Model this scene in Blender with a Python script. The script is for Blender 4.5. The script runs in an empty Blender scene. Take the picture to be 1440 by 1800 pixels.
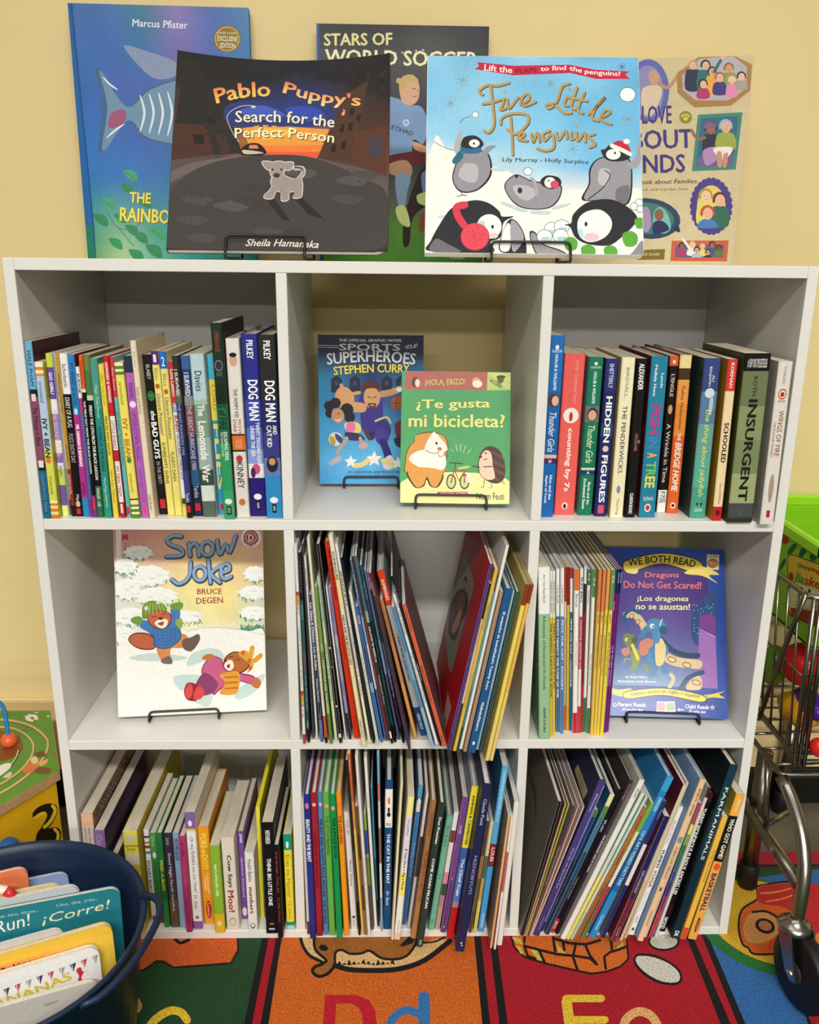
import bpy, math, random
from mathutils import Vector, Matrix, noise
random.seed(7)
# ---------------------------------------------------------------- camera
SC = bpy.context.scene
S = 0.8187                                   # survey units -> metres
FPX = 1496.33                                # focal length in pixels of a 1440x1800 frame
CAM = Vector((-0.0354, -1.2091, 1.1156)) * S
_a, _b, _c = 0.0255, 0.2819, 0.011           # yaw, pitch down, roll
FW = Vector((math.sin(_a)*math.cos(_b), math.cos(_a)*math.cos(_b), -math.sin(_b)))
_r0 = Vector((math.cos(_a), -math.sin(_a), 0)); _u0 = _r0.cross(FW)
RT = _r0*math.cos(_c) + _u0*math.sin(_c); UP = _u0*math.cos(_c) - _r0*math.sin(_c)
cd = bpy.data.cameras.new('camera'); cam = bpy.data.objects.new('camera', cd)
SC.collection.objects.link(cam); SC.camera = cam
cd.sensor_fit = 'HORIZONTAL'; cd.sensor_width = 36; cd.lens = FPX/1440*36
cd.clip_start = 0.02; cd.clip_end = 60
M = Matrix((RT, UP, -FW)).transposed().to_4x4(); M.translation = CAM; cam.matrix_world = M
# ---------------------------------------------------------------- light
w = bpy.data.worlds.new('world'); SC.world = w; w.use_nodes = True
w.node_tree.nodes['Background'].inputs[0].default_value = (1.0, 0.88, 0.72, 1)
w.node_tree.nodes['Background'].inputs[1].default_value = 0.075
def ceiling_panel(y, power, x=0.1, wx=3.0, wy=0.3, z=2.62):
    l = bpy.data.lights.new('ceiling_light', 'AREA'); l.shape = 'RECTANGLE'; l.size = wx; l.size_y = wy
    l.energy = power; l.color = (1.0, 0.965, 0.905)
    o = bpy.data.objects.new('ceiling_light', l); SC.collection.objects.link(o); o.location = (x, y, z)
ceiling_panel(-2.75, 88, wx=2.5)
ceiling_panel(-6.4, 165, x=0, wx=3.9, wy=.5)
ceiling_panel(-10.6, 240)
ceiling_panel(-0.55, 8, wy=0.5)
SC.view_settings.view_transform = 'Standard'; SC.view_settings.look = 'None'
SC.view_settings.gamma = 1; SC.view_settings.use_curve_mapping = False
SC.view_settings.exposure = 0.74
# ---------------------------------------------------------------- photo survey helpers
def ray(x, y): return FW + RT*((x-720)/FPX) - UP*((y-900)/FPX)
def onY(x, y, Y): d = ray(x, y); return CAM + d*((Y-CAM.y)/d.y)
def onZ(x, y, Z): d = ray(x, y); return CAM + d*((Z-CAM.z)/d.z)
def onX(x, y, X): d = ray(x, y); return CAM + d*((X-CAM.x)/d.x)
# ---------------------------------------------------------------- colours, meshes
def lin(c): return c/12.92 if c <= 0.04045 else ((c+0.055)/1.055)**2.4
_cc = {}
def H(h):
    if not isinstance(h, str): return h
    if h not in _cc:
        s = h if len(h) == 6 else ''.join(c*2 for c in h)
        _cc[h] = tuple(lin(int(s[i:i+2], 16)/255) for i in (0, 2, 4)) + (1.0,)
    return _cc[h]
def mixc(a, b, t): a, b = H(a), H(b); return tuple(a[i]*(1-t)+b[i]*t for i in range(3)) + (1.0,)
COL = SC.collection
class MB:
    """collects faces with their own colours, builds ONE mesh object"""
    def __init__(s): s.v, s.f, s.c, s.sm = [], [], [], False
    def face(s, pts, col, cols=None):
        n = len(s.v); s.v += [tuple(p) for p in pts]; s.f.append(tuple(range(n, n+len(pts))))
        s.c += [H(c) for c in cols] if cols else [H(col)]*len(pts)
    def raw(s, vs, fs, col, cols=None):
        n = len(s.v); s.v += [tuple(p) for p in vs]; s.f += [tuple(i+n for i in f) for f in fs]
        s.c += [H(c) for c in cols] if cols else [H(col)]*len(vs)
    def box(s, x0, x1, y0, y1, z0, z1, col, bev=0):
        if bev:
            b = bev
            P = lambda x, y, z: (x, y, z)
            # chamfered box: three nested extents
            vs = []
            for (sx, X, ix) in ((0, x0, 1), (1, x1, -1)):
                for (sy, Y, iy) in ((0, y0, 1), (1, y1, -1)):
                    for (sz, Z, iz) in ((0, z0, 1), (1, z1, -1)):
                        vs += [P(X, Y+iy*b, Z+iz*b), P(X+ix*b, Y, Z+iz*b), P(X+ix*b, Y+iy*b, Z)]
            i = lambda a, b_, c, k: ((a*2+b_)*2+c)*3+k
            fs = [(i(0,0,0,0), i(0,0,1,0), i(0,1,1,0), i(0,1,0,0)), (i(1,0,0,0), i(1,1,0,0), i(1,1,1,0), i(1,0,1,0)),
                  (i(0,0,0,1), i(1,0,0,1), i(1,0,1,1), i(0,0,1,1)), (i(0,1,0,1), i(0,1,1,1), i(1,1,1,1), i(1,1,0,1)),
                  (i(0,0,0,2), i(0,1,0,2), i(1,1,0,2), i(1,0,0,2)), (i(0,0,1,2), i(1,0,1,2), i(1,1,1,2), i(0,1,1,2))]
            for a in (0, 1):
                for b_ in (0, 1):
                    fs += [(i(a,b_,0,0), i(a,b_,0,1), i(a,b_,1,1), i(a,b_,1,0)), (i(a,0,b_,0), i(a,0,b_,2), i(a,1,b_,2), i(a,1,b_,0)),
                           (i(0,a,b_,1), i(0,a,b_,2), i(1,a,b_,2), i(1,a,b_,1))]
            for a in (0, 1):
                for b_ in (0, 1):
                    for c in (0, 1): fs.append((i(a,b_,c,0), i(a,b_,c,1), i(a,b_,c,2)))
            s.raw(vs, fs, col); return
        v = [(x, y, z) for x in (x0, x1) for y in (y0, y1) for z in (z0, z1)]
        s.raw(v, [(0,1,3,2), (4,6,7,5), (0,4,5,1), (2,3,7,6), (0,2,6,4), (1,5,7,3)], col)
    def tube(s, pts, r, col, n=8, cap=True, closed=False, radii=None):
        pts = [Vector(p) for p in pts]; N = len(pts); rings = []
        t0 = (pts[1]-pts[0]).normalized(); ref = Vector((0, 0, 1)) if abs(t0.z) < 0.9 else Vector((1, 0, 0))
        nx = (ref - t0*ref.dot(t0)).normalized()
        for k, p in enumerate(pts):
            if closed: t = (pts[(k+1) % N]-pts[k-1]).normalized()
            else: t = (pts[min(k+1, N-1)]-pts[max(k-1, 0)]).normalized()
            nx = (nx - t*nx.dot(t)).normalized(); ny = t.cross(nx); rr = radii[k] if radii else r
            rings.append([p + (nx*math.cos(2*math.pi*j/n) + ny*math.sin(2*math.pi*j/n))*rr for j in range(n)])
        vs = [q for rg in rings for q in rg]; fs = []
        for k in range(N if closed else N-1):
            k2 = (k+1) % N
            for j in range(n): fs.append((k*n+j, k*n+(j+1) % n, k2*n+(j+1) % n, k2*n+j))
        if cap and not closed: fs += [tuple(range(n))[::-1], tuple((N-1)*n+j for j in range(n))]
        s.raw(vs, fs, col)
    def lathe(s, prof, col, n=24, centre=(0, 0, 0), axis=None, cols=None):
        vs, cl = [], []
        for k, (r, z) in enumerate(prof):
            for j in range(n):
                a = 2*math.pi*j/n; vs.append(Vector((r*math.cos(a), r*math.sin(a), z))); cl.append(cols[k] if cols else col)
        if axis is not None:
            q = Vector((0, 0, 1)).rotation_difference(Vector(axis)); vs = [q @ v for v in vs]
        c = Vector(centre); vs = [v+c for v in vs]; fs = []
        for k in range(len(prof)-1):
            for j in range(n): fs.append((k*n+j, k*n+(j+1) % n, (k+1)*n+(j+1) % n, (k+1)*n+j))
        fs += [tuple(range(n))[::-1], tuple((len(prof)-1)*n+j for j in range(n))]
        s.raw(vs, fs, None, cl)
    def ball(s, c, r, col, n=20, m=12, sc=(1, 1, 1), rot=None, fn=None):
        vs = []; c = Vector(c)
        for k in range(m+1):
            for j in range(n):
                th = math.pi*k/m; ph = 2*math.pi*j/n
                p = Vector((math.sin(th)*math.cos(ph), math.sin(th)*math.sin(ph), math.cos(th)))
                f = fn(th, ph) if fn else 1
                p = Vector((p.x*sc[0], p.y*sc[1], p.z*sc[2]))*r*f
                if rot: p = rot @ p
                vs.append(c+p)
        s.raw(vs, [(k*n+j, (k+1)*n+j, (k+1)*n+(j+1) % n, k*n+(j+1) % n) for k in range(m) for j in range(n)], col)
    def build(s, name, mat, parent=None, smooth=False, local=False):
        me = bpy.data.meshes.new(name); me.from_pydata(s.v, [], s.f)
        at = me.color_attributes.new('Col', 'FLOAT_COLOR', 'POINT')
        at.data.foreach_set('color', [x for c in s.c for x in c])
        if smooth: me.polygons.foreach_set('use_smooth', [True]*len(me.polygons))
        me.materials.append(mat); me.update()
        o = bpy.data.objects.new(name, me); COL.objects.link(o)
        if parent: o.parent = parent
        return o
def tag(o, label=None, cat=None, group=None, kind=None):
    if label: o['label'] = label
    if cat: o['category'] = cat
    if group: o['group'] = group
    if kind: o['kind'] = kind
    return o
def empty(name, loc=(0, 0, 0), mat3=None):
    o = bpy.data.objects.new(name, None); COL.objects.link(o); o.empty_display_size = 0.02
    m = mat3.to_4x4() if mat3 else Matrix.Identity(4); m.translation = Vector(loc); o.matrix_world = m
    return o
def rounded(pts, r, n=5, closed=False):
    """polyline with its corners rounded"""
    pts = [Vector(p) for p in pts]; out = []; N = len(pts)
    for k in range(N):
        if not closed and k in (0, N-1): out.append(pts[k]); continue
        p, a, b = pts[k], pts[k-1], pts[(k+1) % N]
        rr = min(r, (a-p).length*.49, (b-p).length*.49); A = p+(a-p).normalized()*rr; B = p+(b-p).normalized()*rr
        for i in range(n+1):
            t = i/n; out.append(A*(1-t)**2 + p*2*t*(1-t) + B*t*t)
    return out
# ---------------------------------------------------------------- materials
def material(name, build):
    m = bpy.data.materials.new(name); m.use_nodes = True; nt = m.node_tree
    build(nt, nt.nodes, nt.links, nt.nodes['Principled BSDF']); return m
def vcol(name, rough=0.4, spec=0.5, metal=0, coat=0, noise_amt=0, scale=60, bump=0, stretch=None, sheen=0):
    def b(nt, N, L, P):
        a = N.new('ShaderNodeAttribute'); a.attribute_name = 'Col'; out = a.outputs['Color']
        P.inputs['Roughness'].default_value = rough; P.inputs['Specular IOR Level'].default_value = spec
        P.inputs['Metallic'].default_value = metal; P.inputs['Coat Weight'].default_value = coat
        if sheen: P.inputs['Sheen Weight'].default_value = sheen
        if noise_amt or bump:
            tc = N.new('ShaderNodeTexCoord'); n = N.new('ShaderNodeTexNoise'); n.inputs['Scale'].default_value = scale
            n.inputs['Detail'].default_value = 4
            if stretch:
                mp = N.new('ShaderNodeMapping'); mp.inputs['Scale'].default_value = stretch
                L.new(tc.outputs['Object'], mp.inputs[0]); L.new(mp.outputs[0], n.inputs['Vector'])
            else: L.new(tc.outputs['Object'], n.inputs['Vector'])
            if noise_amt:
                mr = N.new('ShaderNodeMapRange'); mr.inputs[1].default_value = .3; mr.inputs[2].default_value = .7
                mr.inputs[3].default_value = 1-noise_amt; mr.inputs[4].default_value = 1+noise_amt
                L.new(n.outputs[0], mr.inputs[0])
                mx = N.new('ShaderNodeMix'); mx.data_type = 'RGBA'; mx.blend_type = 'MULTIPLY'; mx.inputs[0].default_value = 1
                L.new(out, mx.inputs[6]); L.new(mr.outputs[0], mx.inputs[7]); out = mx.outputs[2]
            if bump:
                bp = N.new('ShaderNodeBump'); bp.inputs['Strength'].default_value = bump; bp.inputs['Distance'].default_value = .002
                L.new(n.outputs[0], bp.inputs['Height']); L.new(bp.outputs[0], P.inputs['Normal'])
        L.new(out, P.inputs['Base Color'])
    return material(name, b)
M_PRINT = vcol('printed_cover', .42, .22, noise_amt=.05, scale=220)
M_LETTER = vcol('printed_lettering', .45, .2)
M_GLOSS = vcol('glossy_cover', .16, .5, noise_amt=.05, scale=140)
M_PAGES = vcol('page_edges', .85, .15, noise_amt=.22, scale=9, stretch=(260, 3, 3))
M_LAM = vcol('white_laminate', .38, .4, noise_amt=.015, scale=8)
M_WIRE = vcol('black_wire', .35, .5)
M_CHROME = vcol('chrome_steel', .27, .5, metal=1)
M_RUBBER = vcol('rubber', .5, .4)
M_PLASTIC = vcol('glossy_plastic', .25, .5, noise_amt=.03, scale=30)
M_SOFT = vcol('matte_plastic', .45, .45, noise_amt=.04, scale=25)
M_WOOD = vcol('wood', .5, .4, noise_amt=.13, scale=14, stretch=(1, 12, 12))
M_WALL = vcol('painted_wall', .6, .3, noise_amt=.025, scale=5, bump=.12)
M_FLOOR = vcol('vinyl_floor', .55, .4, noise_amt=.25, scale=9)
# ---------------------------------------------------------------- lettering
_tc = {}
def glyphs(txt, bold=0.0, shear=0.0):
    """flat mesh of a line of text, scaled to its own box: x 0..1, y 0..1"""
    k = (txt, bold, shear)
    if k not in _tc:
        cu = bpy.data.curves.new('t', 'FONT'); cu.body = txt; cu.resolution_u = 2; cu.shear = shear; cu.fill_mode = 'FRONT'
        ob = bpy.data.objects.new('t', cu); me = bpy.data.meshes.new_from_object(ob)
        vs = [v.co.copy() for v in me.vertices]; fs = [tuple(p.vertices) for p in me.polygons]
        bpy.data.objects.remove(ob); bpy.data.curves.remove(cu); bpy.data.meshes.remove(me)
        b = bold*1.1; sh = [(-b, 0), (b, 0), (0, b*.7), (0, -b*.7)] if bold > .003 and vs else [(0, 0)]   # heavier weight: shifted strikes
        allv = [[(v.x+dx, v.y+dy) for v in vs] for dx, dy in sh]; fl = [p for q in allv for p in q] or [(0, 0)]
        x0 = min(p[0] for p in fl); x1 = max(p[0] for p in fl); y0 = min(p[1] for p in fl); y1 = max(p[1] for p in fl)
        _tc[k] = ([[((x-x0)/max(1e-6, x1-x0), (y-y0)/max(1e-6, y1-y0)) for x, y in q] for q in allv], fs)
    return _tc[k]
# ---------------------------------------------------------------- room and bookcase
CW = CH = .3519*S; TB = .0161*S; WD = 1.117*S; T = (WD-3*CW)/4; D = .384*S; HT = 3*CH+4*TB
RUG = 0.008                                                     # pile height the furniture stands on
def struct(name, mb, mat): return tag(mb.build(name, mat), kind='structure')
WY = D+.02
m = MB(); m.box(-3, 3, WY, WY+.1, -.3, 2.7, 'ead59a'); struct('wall_back', m, M_WALL)
m = MB(); m.box(-3, 3, WY-.008, WY, .06, .198, 'e8d296', bev=.002); struct('trim_1', m, M_WALL)
m = MB(); m.box(-3, 3, WY-.012, WY, -.012, .059, '16140f', bev=.002); struct('baseboard_back', m, M_RUBBER)
m = MB(); m.box(-3, 3, -3.5, WY, -.3, -.012, '6a6254'); struct('floor', m, M_FLOOR)
FLZ = [TB+i*(CH+TB) for i in range(4)]                           # cubby floors, bottom row first; last = top of the case
XL = [-WD/2+T+i*(CW+T) for i in range(3)]                        # left inner faces
case = tag(empty('cube_bookcase'), 'white nine-cubby bookcase full of books against the yellow wall', 'bookcase')
W1 = 'e9e7e1'
def panel(name, x0, x1, y0, y1, z0, z1):
    m = MB(); m.box(x0, x1, y0, y1, z0, z1, W1, bev=.0006); return m.build(name, M_LAM, case)
panel('side_panel', -WD/2, -WD/2+T, 0, D, 0, HT); panel('side_panel', WD/2-T, WD/2, 0, D, 0, HT)
for i in range(4):
    z = i*(CH+TB); panel(('bottom_board', 'shelf', 'shelf', 'top_board')[i], -WD/2+T+.0002, WD/2-T-.0002, 0, D, z, z+TB)
for i in range(3):
    for k in (1, 2):
        x = XL[k]-T; panel('divider', x, x+T, .0002, D, i*(CH+TB)+TB+.0002, (i+1)*(CH+TB)-.0002)
for (i, k) in ((2, 0), (2, 2), (1, 1), (0, 0), (0, 2)):
    panel('back_panel', XL[k], XL[k]+CW, D-.012, D-.001, FLZ[i], FLZ[i]+CH)
# ---------------------------------------------------------------- books that stand spine out
def strip_bands(s):
    out, p = [], 0.0
    for b in s.split():
        c, _, e = b.partition(':'); out.append((p, float(e) if e else 1.0, c)); p = out[-1][1]
    if out[-1][1] < 1: out[-1] = (out[-1][0], 1.0, out[-1][2])
    return out
PAGE = {'p': 'd9cfb8', 'h': 'e0dacb', 's': 'd8d6d0', 'b': 'd6cdb9'}
NAMES = {'p': 'paperback_book', 'h': 'hardcover_book', 's': 'picture_book', 'b': 'board_book'}
def spine_marks(m, marks, t, h):
    """lettering, boxes and dots printed on the spine; f0..f1 run from the top down"""
    lay = 0
    for e in marks.split(';'):
        if '@' not in e: continue
        s, _, a = e.partition('@'); a = a.split(','); f0, f1, sz = float(a[0]), float(a[1]), float(a[2]); col = a[3]
        xo = float(a[4])*t if len(a) > 4 and a[4] else 0; fl = a[5] if len(a) > 5 else ''
        lay += 1; y = -.0001-.00003*lay
        z0, z1 = h*(1-f0), h*(1-f1); hw = t*sz/2
        if s == '=': m.face([(xo-hw, y, z1), (xo+hw, y, z1), (xo+hw, y, z0), (xo-hw, y, z0)], col)
        elif s == 'o=': m.face([(xo+hw*math.cos(q*math.pi/8), y, (z0+z1)/2+(z0-z1)/2*math.sin(q*math.pi/8)) for q in range(16)], col)
        else:
            for k, vs in enumerate((gl := glyphs(s, .03 if 'b' in fl else .006, .25 if 'i' in fl else 0))[0]):
                yy = y-.000005*k
                if 'H' in fl: m.raw([(xo-hw+u*2*hw, yy, z1+v*(z0-z1)) for u, v in vs], gl[1], col)
                else: m.raw([(xo-hw+v*2*hw, yy, z0+u*(z1-z0)) for u, v in vs], gl[1], col)
def make_book(kind, t, h, d, bands, front, back, marks, loc, tilt, nm=None, pg=None, inner='cfcac0'):
    mat = Matrix.Rotation(tilt, 3, 'Y')
    o = empty(nm or NAMES[kind], loc, mat)
    c = {'p': .0006, 'h': .0024, 's': .0005, 'b': .0012}[kind]; c = min(c, t*.25)
    r = min(.0012, t*.3); m = MB(); x0, x1 = -t/2, t/2
    for f0, f1, col in bands:                                     # spine, its two rounded edges
        z1, z0 = h*(1-f0), h*(1-f1)
        m.face([(x0+r, 0, z0), (x1-r, 0, z0), (x1-r, 0, z1), (x0+r, 0, z1)], col)
        m.face([(x0, r, z0), (x0+r, 0, z0), (x0+r, 0, z1), (x0, r, z1)], col)
        m.face([(x1-r, 0, z0), (x1, r, z0), (x1, r, z1), (x1-r, 0, z1)], col)
    tc, bc = bands[0][2], bands[-1][2]
    m.face([(x1, r, 0), (x1, d, 0), (x1, d, h), (x1, r, h)], front); m.face([(x0, d, 0), (x0, r, 0), (x0, r, h), (x0, d, h)], back)
    m.face([(x1, d, 0), (x1-c, d, 0), (x1-c, d, h), (x1, d, h)], inner); m.face([(x0+c, d, 0), (x0, d, 0), (x0, d, h), (x0+c, d, h)], inner)
    m.face([(x1-c, d, 0), (x1-c, c, 0), (x1-c, c, h), (x1-c, d, h)], inner); m.face([(x0+c, c, 0), (x0+c, d, 0), (x0+c, d, h), (x0+c, c, h)], inner)
    m.face([(x1-c, c, 0), (x0+c, c, 0), (x0+c, c, h), (x1-c, c, h)], inner)
    for z, cl, fl in ((h, tc, 1), (0, bc, -1)):
        for pts in ([(x0+r, 0), (x1-r, 0), (x1, r), (x1, c+r), (x0, c+r), (x0, r)], [(x1-c, c+r), (x1, c+r), (x1, d), (x1-c, d)], [(x0, c+r), (x0+c, c+r), (x0+c, d), (x0, d)]):
            m.face([(x, y, z) for x, y in pts][::fl], cl if len(pts) == 6 else (front if pts[0][0] > 0 else back))
    cv = m.build('cover', M_PRINT, o)
    i = {'p': .0003, 'h': .0032, 's': .0004, 'b': .0004}[kind]
    m = MB(); pg = pg or PAGE[kind]
    if kind == 'b':
        n = max(2, int(t/.0028)); wv = (t-2*c)/n
        for k in range(n): m.box(x0+c+k*wv+.0001, x0+c+(k+1)*wv-.0001, c+.0005, d-.001, i, h-i, pg)
    else: m.box(x0+c, x1-c, c+(.004 if kind == 'h' else .0003), d-(i if kind == 'h' else .0006), i, h-i, pg)
    m.build('page_block', M_PAGES, o)
    if marks:
        m = MB(); spine_marks(m, marks, t, h)
        if m.v: m.build('spine_print', M_LETTER, cv)
    return o
def parse(views, text, zf):
    out = []
    for ln in text.strip().splitlines():
        f = (ln.split('|')+['']*5)[:5]; a = f[0].split(); x0, y0, s = views[a[0]]
        bx0, bx1, by, tx0, ty = [float(q) for q in a[1:6]]; kind = a[6]; opt = dict(q.split('=') for q in a[7:])
        X = lambda q: x0+q/s; Yp = lambda q: y0+q/s
        pl = onZ(X(bx0), Yp(by), zf); pr = onZ(X(bx1), Yp(by), zf); y = min(.09, max(-.05, (pl.y+pr.y)/2))
        pl = onY(X(bx0), Yp(by), y); pr = onY(X(bx1), Yp(by), y); tp = onY(X(tx0), Yp(ty), y)
        tilt = math.atan2(tp.x-pl.x, tp.z-pl.z); h = math.hypot(tp.x-pl.x, tp.z-zf)
        fc = f[3].split(',') if f[3] else [strip_bands(f[2])[0][2]]
        out.append(dict(x=pl.x, y=y, t=abs(pr.x-pl.x)*math.cos(tilt), h=h, a=tilt, kind=kind, look=f[1].strip('* '), mark=f[1].startswith('*'), bands=strip_bands(f[2]),
                        front=fc[0].strip(), back=fc[-1].strip(), marks=f[4], d=float(opt['d']) if 'd' in opt else None, nm=opt.get('n'), pg=opt.get('pg')))
    return out
def quad(b, k=1.0):
    """outline in the x-z plane; x is where the lower-left corner would touch the shelf"""
    t = b['t']*k; a = b['a']; ca, sa = math.cos(a), math.sin(a); lift = t*sa if a > 0 else 0
    p = (b['x'], lift); q = (p[0]+t*ca, p[1]-t*sa)
    if a < 0: q = (p[0]+t*ca, -t*sa)
    u = (b['h']*sa, b['h']*ca)
    return [p, q, (q[0]+u[0], q[1]+u[1]), (p[0]+u[0], p[1]+u[1])]
def xrange_at(Q, z):
    xs = []
    for i in range(4):
        (xa, za), (xb, zb) = Q[i], Q[(i+1) % 4]
        if (za-z)*(zb-z) <= 0 and abs(za-zb) > 1e-9: xs.append(xa+(xb-xa)*(z-za)/(zb-za))
    return (min(xs), max(xs)) if xs else None
def settle(books, xl, xr, gap=.0004):
    """slide the books along the shelf until none of them cut into each other or the uprights"""
    k = 1.0
    for attempt in range(60):
        done = []; over = 0
        for b in books:
            c = dict(b); Q = quad(c, k); need = max(0, xl+gap-min(p[0] for p in Q))
            for e in done[-4:]:
                zs = [p[1] for p in Q+e['Q']]
                for z in zs:
                    A, B = xrange_at(e['Q'], z), xrange_at(Q, z)
                    if A and B: need = max(need, A[1]+gap-B[0])
            c['x'] += need; c['Q'] = quad(c, k); done.append(c)
        lim = xr-gap
        for c in reversed(done):                                  # push back from the right-hand upright
            need = max(0, max(p[0] for p in c['Q'])-lim)
            over = max(over, need)
        if over < 1e-6: break
        # first let the row slide left where there is room, then thin it a little
        for b, c in zip(books, done): b['x'] = c['x']
        nxt = []; 
        for i in range(len(books)-1, -1, -1):
            b = books[i]; Q = quad(b, k); need = max(0, max(p[0] for p in Q)-lim)
            for e in nxt[-4:]:
                for z in [p[1] for p in Q+e]:
                    A, B = xrange_at(Q, z), xrange_at(e, z)
                    if A and B: need = max(need, A[1]+gap-B[0])
            b['x'] -= need; nxt.append(quad(b, k))
        if min(p[0] for q in nxt for p in q) < xl: k *= .97
    for b, c in zip(books, done): b['x'] = c['x']; b['t'] *= k
    return k
ORD = 'first second third fourth fifth sixth seventh eighth ninth tenth eleventh twelfth'.split()
LOOKS = {}; BOOK = {}
def article(s): return s
def shelf_row(views, text, row, colm, place, lo=None, hi=None, even=2):
    zf = FLZ[row]+.0004; books = parse(views, text, zf)
    for _ in range(even):                                         # neighbours that lean the same way lean evenly
        a = [b['a'] for b in books]
        for i, b in enumerate(books):
            nb = [a[j] for j in range(max(0, i-2), min(len(a), i+3)) if abs(a[j]-a[i]) < .2]
            b['a'] = .3*a[i]+.7*sum(nb)/len(nb)
    k = settle(books, lo if lo is not None else XL[colm], hi if hi is not None else XL[colm]+CW)
    n = len(books); lm = [i for i, b in enumerate(books) if b['mark']]
    for i, b in enumerate(books):
        Q = quad(b); px = (Q[0][0]+Q[1][0])/2; pz = (Q[0][1]+Q[1][1])/2
        d = b['d'] or b['h']*{'p': .68, 'h': .74, 's': .82, 'b': .9}[b['kind']]
        d = min(d, D-.014-b['y'])
        o = make_book(b['kind'], b['t'], b['h'], d, b['bands'], b['front'], b['back'], b['marks'], (px, b['y'], zf+pz), b['a'], b['nm'], b['pg'])
        BOOK[b['look']] = (o, b['t'], b['h'], d)
        near = [(abs(i-j), j) for j in lm if j != i]
        if b['mark']: lab = f"{b['look']} in the {place}"
        elif i == 0 or (i < 5 and not (near and min(near)[0] < i+1)): lab = f"{b['look']}, {ORD[i]} from the left, {place}"
        elif near:
            q, j = min(near); side = 'right' if i > j else 'left'; sh = books[j]['look'].split(' with ')[0]
            lab = f"{b['look']} just {side} of the {sh}" if q == 1 else f"{b['look']}, {ORD[q-1]} book {side} of the {sh}"
        else: lab = f"{b['look']}, {ORD[min(i,11)]} from the left, {place}"
        ws = lab.split()
        tag(o, ' '.join(ws[:16]), 'book', f'books in the {place}')
        LOOKS.setdefault(o['label'], []).append(o.name)
    print('ROW', place, n, 'books, thinned to', round(k, 3))
V = {'A': (20, 470, 4), 'B': (215, 540, 4.738), 'C': (940, 570, 5.1417), 'D': (1150, 590, 5.2926), 'E': (520, 925, 4.5), 'F': (740, 925, 4.2333),
     'G': (930, 925, 4.675), 'H': (120, 1310, 5.141), 'I': (320, 1310, 5.141), 'J': (520, 1310, 5.145), 'K': (700, 1310, 4.735), 'L': (900, 1310, 5), 'M': (1080, 1310, 5)}
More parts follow.
